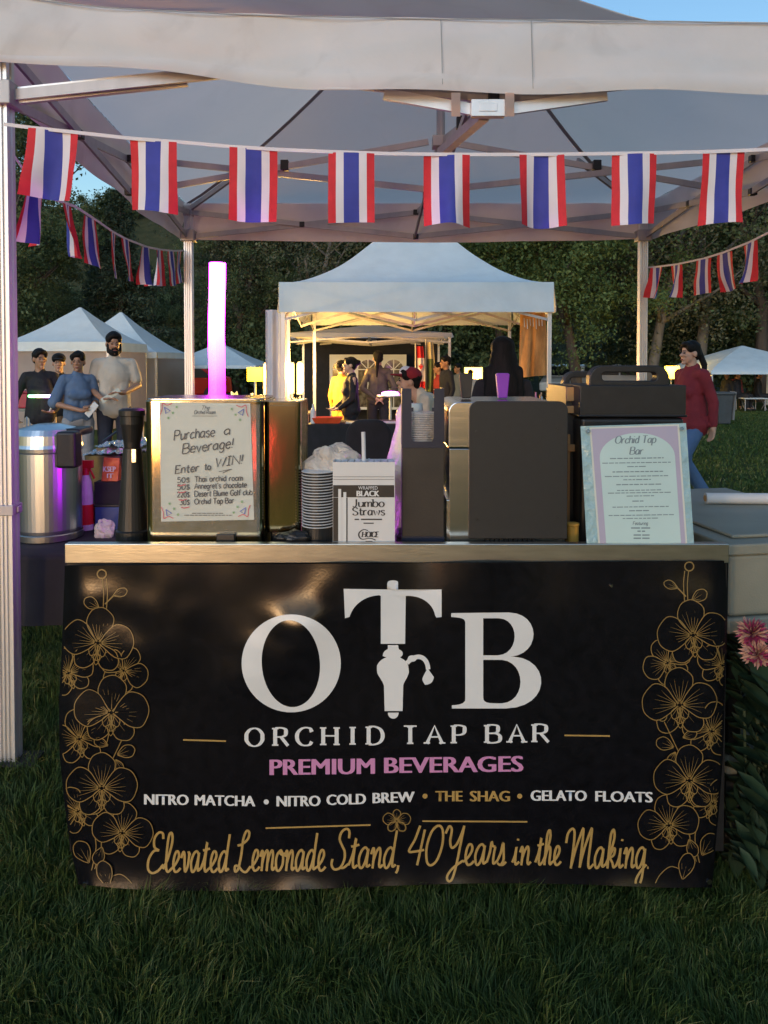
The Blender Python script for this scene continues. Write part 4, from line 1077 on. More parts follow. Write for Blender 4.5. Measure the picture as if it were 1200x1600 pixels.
q = P(176, 690, 3.3); tb2 = MB(); tb2.bar(P(160, 690, 3.82), P(182, 674, 3.86), .03, .006); tag(tb2.build('black_spatula', M['black_plastic'], bevel=.003), 'black spatula lying on the front foil tray', 'spatula')
q = P(165, 846, 3.02)
tag(crumple((P(163, 840, 3.5).x, 3.5, zb + .03), (.045, .03, .05), 21).build('plastic_bag', M['bag_plastic']), 'crumpled plastic bag at the foot of the blue box', 'plastic bag')

# ------------------------------------------------------------------ right: grey plastic cart, flowers
zt2 = P(1140, 850, YB + .12).z
pa = P(1140, 850, YB + .12); za = P(1140, 990, YB + .12).z
cart = thing('utility_cart', 'grey plastic service cart with a deep tray at the right end of the counter', 'cart', loc=(pa.x + .35, pa.y + .35, 0))
ux, uy = Vector((.985, .17, 0)), Vector((-.17, .985, 0))
def cart_box(mb, a0, a1, d0, d1, z0, z1):
    o = Vector((pa.x, pa.y, 0)); vs = [o + ux * a + uy * d + Vector((0, 0, z)) for z in (z0, z1) for d in (d0, d1) for a in (a0, a1)]
    mb.add(vs, [(0, 2, 3, 1), (4, 5, 7, 6), (0, 1, 5, 4), (2, 6, 7, 3), (0, 4, 6, 2), (1, 3, 7, 5)])
b = MB(); cart_box(b, 0, .62, 0, .95, za + .05, zt2 - .035); part(b, 'tray', M['grey_plastic'], cart, bevel=.012, seg=3)
b = MB(); cart_box(b, -.012, .632, -.012, .962, zt2 - .034, zt2); cart_box(b, .05, .58, .06, .60, zt2 + .0005, zt2 + .012); part(b, 'tray_lid', M['grey_plastic'], cart, bevel=.008, seg=3)
b = MB(); cart_box(b, -.01, .63, -.01, .96, za, za + .049); part(b, 'tray_band', M['grey_plastic'], cart, bevel=.008)
b = MB(); cart_box(b, 0, .62, 0, .95, .30, .36); part(b, 'shelf', M['grey_plastic'], cart, bevel=.01)
for a, d in ((.03, .03), (.59, .03), (.03, .92), (.59, .92)):
    b = MB(); cart_box(b, a - .02, a + .02, d - .02, d + .02, .36, za - .001); part(b, 'post', M['black_plastic'], cart)
    b = MB(); o = Vector((pa.x, pa.y, 0)) + ux * a + uy * d; b.tube([(o.x - .015, o.y, .06), (o.x + .015, o.y, .06)], .06, 18); b.box(o.x - .02, o.x + .02, o.y - .02, o.y + .02, .1, .299); part(b, 'caster', M['rubber'], cart)
Yr = YB + .72
pr0, pr1 = P(1102, 799, Yr), P(1300, 806, Yr - .1)
zr = zt2 + .0125 + .021
rl = thing('paper_roll', 'white paper roll lying on the grey cart', 'roll', loc=(pr0.x, Yr, zr))
b = MB(); b.tube([(pr0.x, Yr, zr), (pr0.x + .5, Yr - .02, zr)], .021, 20); part(b, 'roll', M['white_plastic'], rl)
b = MB(); b.tube([(pr0.x - .003, Yr, zr), (pr0.x - .0005, Yr, zr)], .012, 14); part(b, 'core', M['orange_tan'], rl)
# things on the lower shelf
def shelfbox(px0, px1, py0, py1, Y, name, m_, label, cat):
    x0, x1, z0, z1 = rect(px0, py1, px1, py0, Y)
    t = thing(name, label, cat, loc=((x0 + x1) / 2, Y, .361))
    b = MB(); b.box(x0, x1, Y, Y + .18, .361, z1 - .02); part(b, 'tub', m_, t, bevel=.006)
    b = MB(); b.box(x0 - .006, x1 + .006, Y - .006, Y + .186, z1 - .0195, z1); part(b, 'lid', m_, t, bevel=.004)
    return t, x0, x1, z1
m_b = mat('deep_blue_carton', (.012, .03, .16), .5, var=.15)
t, x0, x1, z1 = shelfbox(1128, 1160, 1052, 1130, YB + .16, 'storage_bin', M['grey_plastic'], 'small grey lidded bin on the lower shelf of the cart', 'bin')
t, x0, x1, z1 = shelfbox(1152, 1174, 1056, 1110, YB + .36, 'blue_carton', m_b, 'low blue carton with white print on the cart shelf', 'carton')
w = MB(); cm = Plane((0, YB + .36 - .008, 0), (0, -1, 0)); ribbon(w, crom([(1162, 1082), (1161, 1070), (1168, 1066), (1169, 1074), (1164, 1080)], 4), 2.4, cm); part(w, 'print', M['print_white'], t, fix=False)
t, x0, x1, z1 = shelfbox(1130, 1160, 996, 1110, YB + .60, 'blue_carton', m_b, 'tall dark blue carton standing behind the grey bin on the cart shelf', 'carton')
# ------------------------------------------------------------------ main canopy over the counter
def hipg(t, e=1.65): return t ** e
def dip(i, u): return -.085 * (1 - math.exp(-u * 7)) * (1 - u) if i == 0 else 0
def canopy_roof(c, ez, pk, e, nu=26, nv=22, sag=.0, peak_r=0.0, xe=None):
    """four sagging panels from the eaves c (FL, FR, BR, BL) up to the peak; a seam tape along each hip"""
    mb = MB()
    for i in range(4):
        A, B_ = Vector((*c[i][:2], ez)), Vector((*c[(i + 1) % 4][:2], ez))
        zA, zB = [q[2] if len(q) > 2 else ez for q in (c[i], c[(i + 1) % 4])]
        def fn(u, v, A=A, B_=B_, zA=zA, zB=zB, i=i):
            q = A.lerp(B_, u); top = Vector((pk[0], pk[1], ez))
            if peak_r: top = top + (q - top) * peak_r
            p = q.lerp(top, v)
            s_ = sag * math.sin(math.pi * u) * math.sin(math.pi * min(1, v * 1.05)) * (1 - v)
            ze = zA + (zB - zA) * u + (dip(i, u) if xe else 0)
            e_ = e if xe is None else xe(p.x)
            p.z = ze + (pk[2] - ze) * hipg(v, e_) - s_ + .012 * noise.noise((p.x * 2.2, p.y * 2.2, 1)) * min(1, v * 8)
            return p
        mb.grid(fn, nu, nv)
    return mb
def valance(c, ez, drop, edge=None, dipped=False, sides=(0, 1, 2, 3), nu=48, off=.012, wav=.012, seed=0):
    mb = MB()
    for i in sides:
        A, B_ = Vector((*c[i][:2], c[i][2] if len(c[i]) > 2 else ez)), Vector((*c[(i + 1) % 4][:2], c[(i + 1) % 4][2] if len(c[(i + 1) % 4]) > 2 else ez))
        n = Vector((B_.y - A.y, A.x - B_.x, 0)).normalized()
        def fn(u, v, A=A, B_=B_, n=n, i=i):
            d = drop if edge is None or i not in edge else edge[i](u)
            p = A.lerp(B_, u)
            p = p + n * (off * (.3 + v) + wav * v * (.6 + noise.noise((u * 5 + seed, i * 7.3, v * .8))) + .3 * wav * noise.noise((u * 13, v * 2, seed)))
            p.z += .002 - d * v + (dip(i, u) if dipped else 0)
            return p
        mb.grid(fn, nu, 8)
    return mb
def scissor(mb, A, B_, zt, zb, w=.034, t=.014):
    """two crossed pairs of bars between the points A and B (x, y)"""
    A, B_ = Vector((*A, 0)), Vector((*B_, 0)); Mi = (A + B_) / 2
    d = (B_ - A).normalized(); nrm = Vector((-d.y, d.x, 0)) * (t * .7)
    Z = lambda p, z, s=0: p + Vector((0, 0, z)) + nrm * s
    for a, b_ in ((A, Mi), (B_, Mi)):
        mb.bar(Z(a, zt, 1), Z(b_, zb, 1), t, w); mb.bar(Z(a, zb, -1), Z(b_, zt, -1), t, w)
def joints(A, B_, zt, zb, s=.05):
    out = []
    A, B_ = Vector((*A, 0)), Vector((*B_, 0)); Mi = (A + B_) / 2
    for p, z in (((A + Mi) / 2, (zt + zb) / 2), ((B_ + Mi) / 2, (zt + zb) / 2), (Mi, zt), (Mi, zb)):
        out.append(MB().box(p.x - s / 2, p.x + s / 2, p.y - s / 2, p.y + s / 2, z - s / 2, z + s / 2))
    return out
_f = PZ(17, 1192, 0); YC = _f.y; YR_ = YC + 3.3
FL, FR, BR, BL = (_f.x, YC), (P(1530, 565, YC).x, YC), (P(1003, 565, YR_).x, YR_), (P(296, 565, YR_).x, YR_)
YE = YC - .03
EZ = P(600, 33, YE).z
main = thing('bar_canopy', 'big white pop up canopy over the counter, seen from underneath', 'canopy', loc=(.35, YC + 1.65, 0))
PK = (.36, YC + 1.66, EZ + 1.16)
ZFL, ZFR = P(-16, -12, YE).z, P(1530, 40, YE).z
def xe(x): return 1.25 + .5 * max(0, min(1, (x - FL[0]) / (FR[0] - FL[0])))
cc = [FL, FR, BR, BL]
co_ = [(FL[0] - .03, FL[1] - .03, ZFL), (FR[0] + .03, FR[1] - .03, ZFR), (BR[0] + .03, BR[1] + .03), (BL[0] - .03, BL[1] + .03)]
part(canopy_roof(co_, EZ, PK, 1.45, nu=60, nv=30, sag=.03, xe=xe), 'roof', M['canvas'], main, smooth=True, fix=False)
def front_drop(u):
    x = co_[0][0] + (co_[1][0] - co_[0][0]) * u
    px = CX + F * x / YE
    py = 101 + 51 * (1 / (1 + math.exp(-(px - 330) / 95))) - 3 * math.exp(-((px - 980) / 120) ** 2) + 2 * math.sin(px / 60)
    return ZFL + (ZFR - ZFL) * u + dip(0, u) - P(px, py, YE).z
def side_drop(u): return .30 + .035 * math.sin(math.pi * u)
def back_drop(u): return .285 + .03 * math.sin(math.pi * u)
part(valance(co_, EZ, .28, {0: front_drop, 1: side_drop, 2: back_drop, 3: side_drop}, dipped=True, wav=.05, nu=140), 'valance', M['canvas_front'], main, smooth=True, fix=False)
# hem of the front valance: a stitched band
def hem(u, v):
    d = front_drop(u)
    A, B_ = Vector(co_[0]), Vector(co_[1]); p = A.lerp(B_, u)
    p.y -= .0185 + .050 * (.6 + noise.noise((u * 5, 0, .8))) + .004 * math.sin(math.pi * v)
    p.z = p.z + dip(0, u) - d + .062 * (1 - v) * (0.4 + .6 * min(1, max(0, u * 3.2)))
    return p
part(MB().grid(hem, 90, 4), 'hem', M['canvas_front'], main, smooth=True, fix=False)
# hip seams under the roof
b = MB()
for c in co_:
    pts = []
    for i in range(13):
        t = i / 12 * .97
        ce = c[2] if len(c) > 2 else EZ
        p = Vector((*c[:2], ce)).lerp(Vector((PK[0], PK[1], ce)), t); p.z = ce + (PK[2] - ce) * hipg(t, xe(p.x)) - .012; pts.append(p)
    for a, q in zip(pts, pts[1:]): b.bar(a, q, .03, .004)
b_h = b
b = MB()          # stitching along the eave and down the front valance
for i in range(60):
    a, q = Vector(co_[0]).lerp(Vector(co_[1]), i / 60), Vector(co_[0]).lerp(Vector(co_[1]), (i + 1) / 60)
    w1 = lambda t: Vector((0, -.016 - .003 * math.sin(t * 40), -.006 + dip(0, t)))
    b.bar(a + w1(i / 60), q + w1((i + 1) / 60), .003, .004)
for px in (688, 828):
    x = P(px, 90, YE).x; u = (x - co_[0][0]) / (co_[1][0] - co_[0][0])
    zt_e = ZFL + (ZFR - ZFL) * u + dip(0, u)
    b.bar((x, YE - .02, zt_e - .01), (x + .004, YE - .024 - .05 * (.6 + noise.noise((u * 5, 0, .8))), zt_e - front_drop(u) + .02), .0022, .002)
part(b, 'stitching', mat('grey_thread', (.36, .35, .35), .8), main)
b = b_h
part(b, 'seam', mat('seam_tape', (.42, .40, .39), .8), main)
ztop, zlow = EZ - .05, P(10, 148, YC).z
def leg_mb(x, y, w, z0, z1, ribs=True):
    mb = MB(); h = w / 2; g = w * .12
    out = [(-h, -h)]
    for i in (-.5, 0, .5):
        out += [(h * (i - .16), -h), (h * (i - .10), -h + g), (h * (i + .10), -h + g), (h * (i + .16), -h)]
    out += [(h, -h)]
    out += [(h, -h * .3), (h - g, -h * .2), (h - g, h * .2), (h, h * .3), (h, h), (-h, h), (-h, h * .3), (-h + g, h * .2), (-h + g, -h * .2), (-h, -h * .3)]
    mb.zprism([(x + a, y + c) for a, c in out], z0, z1)
    return mb
for (x, y), nm in ((FL, 0), (FR, 1), (BR, 2), (BL, 3)):
    w_ = .064
    o = part(leg_mb(x, y, w_, .02, EZ - .01), 'leg', M['alu_white'], main)
    zc = P(17, 795, YC).z
    b = MB(); b.box(x - .04, x + .04, y - .04, y + .04, zc - .02, zc + .02); b.box(x + .0405, x + .05, y - .015, y + .015, zc - .012, zc + .012); part(b, 'collar', M['alu'], o, bevel=.003)
    b = MB(); b.box(x - .055, x + .055, y - .055, y + .055, zlow - .05, zlow + .04); part(b, 'slider', M['alu'], o, bevel=.004)
    b = MB(); b.box(x - .0375, x + .0375, y - .036, y + .036, ztop - .06, ztop + .02); part(b, 'top_bracket', M['alu'], o, bevel=.004)
    b = MB(); b.box(x - .11, x + .11, y - .06, y + .06, .012, .02); part(b, 'foot_plate', M['rubber'], o, bevel=.002)
tb1, tz, lz = .0, ztop - .03, zlow - .01
mid = lambda a, c: ((a[0] + c[0]) / 2, (a[1] + c[1]) / 2)
MF, MR, MBk, ML = mid(FL, FR), mid(FR, BR), mid(BR, BL), mid(BL, FL)
for a, c in ((FL, FR), (FR, BR), (BR, BL), (BL, FL)):
    b = MB(); scissor(b, a, c, tz, lz, w=.040); o = part(b, 'truss', M['alu'], main)
    for jb in joints(a, c, tz, lz, .042): part(jb, 'joint', M['black_plastic'], o, bevel=.004)
CM = (PK[0] - .02, PK[1])
for a in (MF, MR, MBk, ML):
    b = MB()
    d = (Vector((*CM, 0)) - Vector((*a, 0))); q = Vector((*a, 0)) + d * .5; nr = Vector((-d.y, d.x, 0)).normalized() * .012
    A, Cn = Vector((*a, 0)) + d * .04, Vector((*a, 0)) + d * .96
    zc_t, zc_b = tz + .10, lz + .02
    b.bar(A + nr + Vector((0, 0, tz)), Cn + nr + Vector((0, 0, zc_b)), .014, .036); b.bar(A - nr + Vector((0, 0, lz)), Cn - nr + Vector((0, 0, zc_t)), .014, .036)
    o = part(b, 'truss', M['alu'], main)
    b = MB(); b.box(q.x - .024, q.x + .024, q.y - .024, q.y + .024, (tz + lz + .12) / 2 - .03, (tz + lz + .12) / 2 + .03); part(b, 'joint', M['black_plastic'], o, bevel=.004)
b = MB(); b.tube([(CM[0], CM[1], lz - .05), (CM[0], CM[1], PK[2] - .03)], .026, 12); b.box(CM[0] - .05, CM[0] + .05, CM[1] - .05, CM[1] + .05, lz - .02, lz + .04); b.box(CM[0] - .05, CM[0] + .05, CM[1] - .05, CM[1] + .05, tz + .07, tz + .13); part(b, 'centre_mast', M['alu'], main)
# rafters along the roof hips
for a in (FL, FR, BR, BL):
    b = MB(); A = Vector((*a, EZ - .06)); T = Vector((PK[0], PK[1], 0)); q = A.lerp(Vector((T.x, T.y, A.z)), .40); q.z = EZ + 1.16 * hipg(.40, xe(q.x)) - .09
    b.bar(A, q, .022, .036); part(b, 'rafter', M['alu'], main)
# centre bracket and the bars and straps of the front truss that hang below the valance
pb = P(762, 171, YC - .05)
kk = 1 / ppm(YC - .05, 2.4)
b = MB(); b.box(pb.x - 26 * kk, pb.x + 26 * kk, YC - .065, YC - .03, pb.z - 12 * kk, pb.z + 14 * kk); b.box(pb.x - 14 * kk, pb.x + 14 * kk, YC - .068, YC - .0655, pb.z - 5 * kk, pb.z + 7 * kk); o = part(b, 'front_bracket', M['alu_white'], main, bevel=.006, seg=3)
b = MB()
for q in ((600, 147), (948, 149)):
    p = P(q[0], q[1], YC - .015); b.bar(p, Vector((pb.x, YC - .015, pb.z)), .016, .042)
part(b, 'front_bar', M['alu_white'], main)
for px in (712, 796):
    b = MB(); p = P(px, 160, YC - .07); b.box(p.x - 7 * kk, p.x + 7 * kk, YC - .078, YC - .0765, P(px, 183, YC - .07).z, P(px, 146, YC - .07).z)
    part(b, 'strap', M['canvas'], main)
b = MB(); p0, p1 = P(30, 150, YC + .01), P(292, 122, YC + .03); b.bar(p0, p1, .02, .062); part(b, 'front_bar', M['alu_white'], main)
b = MB(); p0 = Vector((pb.x - .01, YC - .01, pb.z - .01)); p1 = P(690, 238, YC + .85); b.bar(p0, p1, .04, .04); part(b, 'centre_bar', M['alu'], main)

# ------------------------------------------------------------------ bunting
def flag_mb(top0, top1, drop, seed, sway=(0, 0, 0), curl=.0):
    mb = MB(); top0, top1 = Vector(top0), Vector(top1)
    w = (top1 - top0); n = Vector((w.y, -w.x, 0)).normalized(); nu, nv = 18, 12
    sw = Vector(sway)
    def fn(u, v):
        p = top0.lerp(top1, u) + Vector((0, 0, -drop * v)) + sw * v * v
        return p + n * ((.008 + .018 * v) * math.sin(u * (4 + 2 * math.sin(seed * 3)) + seed * 2.3 + v) + .018 * v * noise.noise((u * 2.5, v * 2, seed)) + (.03 * math.sin(seed * 5.1)) * v * (u - .5) ** 2 * 4) + Vector((0, 0, .006 * v * math.sin(u * 3 + seed)))
    mb.grid(fn, nu, nv)
    mb.m = []
    for j in range(nv):
        for i in range(nu):
            s_ = i / nu
            mb.m.append(0 if s_ < 1 / 6 - .01 or s_ >= 5 / 6 - .01 else (1 if s_ < 1 / 3 - .01 or s_ >= 2 / 3 - .01 else 2))
    return mb
FM = [M['red'], M['white_cloth'], M['blue_cloth']]
def bunting(label, cord, flags, drop, loc):
    t = thing('flag_bunting', label, 'bunting', 'strings of striped flag bunting', loc=loc)
    b = MB()
    for a, c in zip(cord, cord[1:]): b.bar(a, c, .003, .013)
    part(b, 'cord', M['white_cloth'], t)
    for i, (a, c, sw) in enumerate(flags):
        o = part(flag_mb(a, c, drop, i * 1.7 + loc[0], sw), 'flag', FM, t, smooth=True, fix=False)
    return t
YF = YC - .12
cpx = [(6, 194), (45, 199), (120, 207), (201, 216), (280, 222), (359, 229), (440, 234), (511, 237), (600, 240), (661, 241), (734, 241.5), (811, 241.5), (880, 241), (956, 240), (1026, 239), (1097, 237.5), (1165, 235), (1260, 231), (1480, 215)]
fl = []
for a, c, y0, y1 in ((45, 122, 199, 207), (202, 277, 217, 222), (359, 433, 229, 233), (513, 585, 237, 239), (662, 734, 241, 241.5), (811, 881, 241.5, 241), (957, 1026, 240, 239), (1098, 1165, 237.5, 235.5)):
    fl.append((P(a, y0 + 1, YF), P(c, y1 + 1, YF), (random.uniform(-.008, .008), random.uniform(-.03, .03), 0)))
bunting('front string of eight red, white and blue flags across the canopy opening', [P(x, y, YF) for x, y in cpx], fl, .262, (.3, YF, 2.4))
def side_bunt(label, xf, prof, spots, loc, drop=.255, extra=None):
    # prof: (pixel x, pixel y) of the cord; x position of the cord line in the world = xf(Y)
    def at(px, py):
        lo, hi = 2.4, 7.0
        for _ in range(40):
            m = (lo + hi) / 2; p = P(px, py, m)
            if (p.x - xf(m)) * (1 if px < 600 else -1) > 0: lo = m
            else: hi = m
        return P(px, py, (lo + hi) / 2)
    def yy(px):
        for (a, ya), (c, yc) in zip(prof, prof[1:]):
            if (a <= px <= c) or (c <= px <= a): return ya + (yc - ya) * (px - a) / (c - a)
        return prof[-1][1]
    def at_Y(Y):
        # point of the cord at depth Y
        px = CX + F * xf(Y) / Y
        return px
    cord = [at(x, y) for x, y in prof]
    fl = []
    for i, px in enumerate(spots):
        p = at(px, yy(px) + 1)
        a = random.uniform(-.34, -.04) if px > 600 else random.uniform(-.10, .06); h = .085 if px > 600 else .075
        d = Vector((math.sin(a), math.cos(a), 0)) * h
        q0, q1 = p - d, p + d
        # keep the ends on the cord's slope
        for q, s_ in ((q0, -1), (q1, 1)):
            pxq = at_Y(q.y)
            if min(x for x, _ in prof) < pxq < max(x for x, _ in prof): q.z = at(pxq, yy(pxq) + 1).z - .004
        if px > 600: q0, q1 = q1, q0
        fl.append((q0, q1, (random.uniform(-.03, .03), random.uniform(-.02, .05), 0)))
    return bunting(label, cord, fl, drop, loc)
side_bunt('left string of flags running back along the canopy side', lambda Y: FL[0] - .04 + (BL[0] - FL[0]) * (Y - YC) / 3.3, [(12, 230), (28, 252), (48, 283), (84, 311), (118, 323), (152, 345), (176, 362), (196, 373), (230, 386), (250, 390), (270, 392), (288, 391.5)],
          [54, 105, 141, 177, 196, 228, 248, 267, 281], (-1.5, 4.4, 2.2), drop=.25)
side_bunt('right string of flags running back to the rear canopy leg', lambda Y: FR[0] + .04 + (BR[0] - FR[0]) * (Y - YC) / 3.3, [(1204, 362), (1172, 378), (1132, 394), (1100, 404), (1057, 413), (1025, 417), (1012, 418)], [1172, 1132, 1100, 1057, 1027], (2.1, 5, 2.2), drop=.24)
# ------------------------------------------------------------------ other canopies
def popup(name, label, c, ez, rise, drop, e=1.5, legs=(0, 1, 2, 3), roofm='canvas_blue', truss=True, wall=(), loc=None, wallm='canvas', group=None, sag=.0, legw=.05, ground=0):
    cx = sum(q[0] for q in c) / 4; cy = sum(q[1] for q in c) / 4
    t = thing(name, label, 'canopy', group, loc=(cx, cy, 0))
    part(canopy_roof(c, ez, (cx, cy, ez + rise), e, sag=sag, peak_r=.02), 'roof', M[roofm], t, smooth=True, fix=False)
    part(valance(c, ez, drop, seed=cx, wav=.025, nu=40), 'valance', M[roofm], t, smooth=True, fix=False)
    ins = [(cx + (q[0] - cx) * .975, cy + (q[1] - cy) * .975) for q in c]
    for i in legs:
        part(leg_mb(ins[i][0], ins[i][1], legw, ground, ez - .02), 'leg', M['alu_white'], t)
    if truss:
        zt, zb = ez - .06, ez - drop - .10
        for a, q in zip(ins, ins[1:] + ins[:1]):
            b = MB(); scissor(b, a, q, zt, zb, w=.035); part(b, 'truss', M['alu'], t)
        for i in range(4):
            b = MB(); a = mid(ins[i], ins[(i + 1) % 4]); b.bar((*a, zb), (cx, cy, zt + .1), .02, .035); b.bar((*a, zt), (cx, cy, zb), .02, .035); part(b, 'truss', M['alu'], t)
    for i in wall:
        A, B_ = Vector((*ins[i], 0)), Vector((*ins[(i + 1) % 4], 0))
        n = Vector((B_.y - A.y, A.x - B_.x, 0)).normalized()
        b = MB(); b.grid(lambda u, v: A.lerp(B_, u) + n * (.05 * noise.noise((u * 9, i, v * .7)) * (.3 + v)) + Vector((0, 0, (ez - .03) * (1 - v) + .02)), 60, 8)
        part(b, 'side_wall', M[wallm], t, smooth=True, fix=False)
    return t
YA = 10.3
xa, xb = P(436, 464, YA).x, P(865, 464, YA).x
zc0, zc1 = P(650, 488, YA).z, P(650, 441, YA).z
D2 = xb - xa
c2 = [(xa, YA), (xb, YA), (xb + .05, YA + D2), (xa + .1, YA + D2)]
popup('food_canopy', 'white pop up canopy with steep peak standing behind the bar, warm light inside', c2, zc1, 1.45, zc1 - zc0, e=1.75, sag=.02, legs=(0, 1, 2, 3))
# dark walled canopy behind it
YBk = 15.5
xa3, xb3 = P(445, 530, YBk).x, P(706, 530, YBk).x
ez3 = P(600, 524, YBk).z
c3 = [(xa3, YBk), (xb3, YBk), (xb3, YBk + 3.2), (xa3, YBk + 3.2)]
popup('walled_canopy', 'low pale canopy with black side walls behind the white one', c3, ez3 + .05, .24, .09, e=1.2, roofm='canvas', wall=(2,), wallm='black_cloth', legs=(1, 2, 3))
# printed window wall, tents of the left side
YW = YBk + 2.6
x0, x1, z0, z1 = rect(515, 640, 635, 554, YW)
ww = thing('window_wall', 'white tent wall panel with arched windows in front of the black wall', 'wall panel', loc=((x0 + x1) / 2, YW, 0))
m_g = mat('window_film', (.10, .09, .07), .08, var=.9, vscale=9)
b = MB(); b.box(x0, x1, YW + .006, YW + .016, z0, z1); part(b, 'film', m_g, ww)
b = MB(); wd_ = .035; n_ = 3; ws = (x1 - x0) / n_
for i in range(n_):
    a0 = x0 + i * ws + .0; a1 = a0 + ws; xm = (a0 + a1) / 2; r_ = ws / 2 - .07; zc = z1 - .12 - r_
    ring = [(a0, zc), (a0, z1), (a1, z1), (a1, zc), (xm + r_, zc)] + [(xm + r_ * math.cos(R(k * 15)), zc + r_ * math.sin(R(k * 15))) for k in range(13)] + [(xm - r_, zc)]
    b.prism(ring, YW - .006, YW + .004)
    b.box(a0, a0 + .07, YW - .006, YW + .004, z0, zc); b.box(a1 - .07, a1, YW - .006, YW + .004, z0, zc); b.box(a0 + .07, a1 - .07, YW - .006, YW + .004, z0, z0 + .06)
    b.box(xm - .012, xm + .012, YW - .004, YW + .003, z0 + .06, zc + r_)
    b.box(a0 + .07, a1 - .07, YW - .003, YW + .002, zc - .012, zc + .012); b.box(a0 + .07, a1 - .07, YW - .003, YW + .002, (z0 + zc) / 2, (z0 + zc) / 2 + .022)
    for an in (45, 135): b.bar((xm, YW - .005, zc), (xm + r_ * math.cos(R(an)), YW - .005, zc + r_ * math.sin(R(an))), .004, .022)
part(b, 'window_frame', M['white_plastic'], ww)
for q in ((x0 + .02, z0), (x1 - .02, z0)):
    b = MB(); b.tube([(q[0], YW + .03, 0), (q[0], YW + .03, z1)], .016, 8); part(b, 'post', M['alu'], ww)
def px_canopy(name, label, px0, px1, pye, pyb, rise, Y, depth, **k):
    xa, xb = P(px0, pye, Y).x, P(px1, pye, Y).x
    e0, e1 = P((px0 + px1) / 2, pye, Y).z, P((px0 + px1) / 2, pyb, Y).z
    return popup(name, label, [(xa, Y), (xb, Y), (xb, Y + depth), (xa, Y + depth)], e0, rise, e0 - e1, **k)
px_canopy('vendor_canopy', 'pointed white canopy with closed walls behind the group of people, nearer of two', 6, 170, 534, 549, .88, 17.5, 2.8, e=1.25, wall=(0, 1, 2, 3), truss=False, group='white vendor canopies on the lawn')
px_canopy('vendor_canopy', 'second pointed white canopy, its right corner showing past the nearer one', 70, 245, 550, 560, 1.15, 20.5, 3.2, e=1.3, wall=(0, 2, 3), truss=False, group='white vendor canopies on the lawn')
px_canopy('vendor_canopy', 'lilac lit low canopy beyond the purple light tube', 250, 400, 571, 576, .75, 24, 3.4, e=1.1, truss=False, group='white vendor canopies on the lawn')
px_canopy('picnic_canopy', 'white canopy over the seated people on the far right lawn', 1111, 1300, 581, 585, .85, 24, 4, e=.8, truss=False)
# pale wall panel beside the white canopy
x0, x1, z0, z1 = rect(415, 640, 435, 484, YA + .6)
pw = thing('wall_panel', 'tall pale fabric panel hanging beside the left leg of the white canopy', 'wall panel', loc=((x0 + x1) / 2, YA + .6, 0))
b = MB(); b.grid(lambda u, v: Vector((x0 + (x1 - x0) * u, YA + .6 + .03 * math.sin(u * 9), .35 + (z1 - .35) * v)), 14, 8); part(b, 'fabric', M['panel_cloth'], pw, smooth=True, fix=False)
b = MB(); b.tube([(x1 + .02, YA + .62, 0), (x1 + .02, YA + .62, z1)], .02, 10); part(b, 'pole', M['alu_white'], pw)
x0, x1, z0, z1 = rect(446, 640, 453, 488, YA + 1.6)
pw = thing('wall_panel', 'narrow pale fabric panel hanging just inside the white canopy', 'wall panel', loc=((x0 + x1) / 2, YA + 1.6, 0))
b = MB(); b.grid(lambda u, v: Vector((x0 + (x1 - x0) * u, YA + 1.6 + .02 * math.sin(u * 7), .35 + (z1 - .35) * v)), 10, 8); part(b, 'fabric', M['panel_cloth'], pw, smooth=True, fix=False)
# orange cloth hanging at the right of the white canopy
YO = YA + .35
def ocl(u, v):
    q = quad(u, v, [(813, 487), (851, 489), (857, 586), (812, 590)])
    p = P(q.x, q.y, YO); p.y += .05 * math.sin(u * 11 + v * 2) * (.4 + v); return p
oc = MB().grid(ocl, 30, 20).build('hanging_cloth', mat('amber_cloth', (.55, .27, .09), .8, var=.3, vscale=4, trans=.3, stretch=(4, 1, 1)), smooth=True, fix=False)
tag(oc, 'amber cloth with pale marks hanging from the right end of the white canopy', 'cloth')
w = MB()
for i in range(7): 
    a = 819 + i * 4.6
    ribbon(w, [(a, 497 + 2 * math.sin(i)), (a + .6, 511 + 3 * math.sin(i * 2))], 1.3, lambda x, y, e: P(x, y, YO - .06 - e))
w.build('pale_marks', M['print_white'], oc, fix=False)
# national flag and another on poles
def pole_flag(px0, px1, py0, py1, Y, label, cols, nm):
    x0, x1, z0, z1 = rect(px0, py1, px1, py0, Y)
    t = thing('hanging_flag', label, 'flag', loc=(x0, Y, 0))
    b = MB(); nu, nv = 12, 18
    b.grid(lambda u, v: Vector((x0 + (x1 - x0) * (u * (.75 + .25 * v) + .1 * math.sin(v * 3)), Y + .04 * math.sin(u * 9 + v), z1 + (z0 - z1) * v)), nu, nv)
    b.m = [cols(i / nu, j / nv) for j in range(nv) for i in range(nu)]
    part(b, 'cloth', [M['red'], M['white_cloth'], mat('dull_green', (.10, .14, .06), .8), mat('cream', (.6, .5, .3), .8)], t, smooth=True, fix=False)
    b = MB(); b.tube([(x0 - .02, Y + .03, 0), (x0 - .02, Y + .03, z1 + .06)], .014, 8); part(b, 'pole', M['alu'], t)
    return t, x0, x1, z0, z1
YN = 14.6
t, x0, x1, z0, z1 = pole_flag(651, 664, 541, 607, YN, 'red and white flag with a red leaf hanging from a pole', lambda u, v: 0 if v < .25 or v > .8 else 1, 0)
zc = (z0 + z1) / 2; xm = (x0 + x1) / 2
b = MB(); lf = [(0, -1), (.08, -.3), (.5, -.4), (.4, -.15), (1, .15), (.8, .25), (.9, .5), (.5, .4), (.25, .3), (.35, .75), (.15, .65), (0, 1)]
lf = lf + [(-x, y) for x, y in lf[-2:0:-1]]
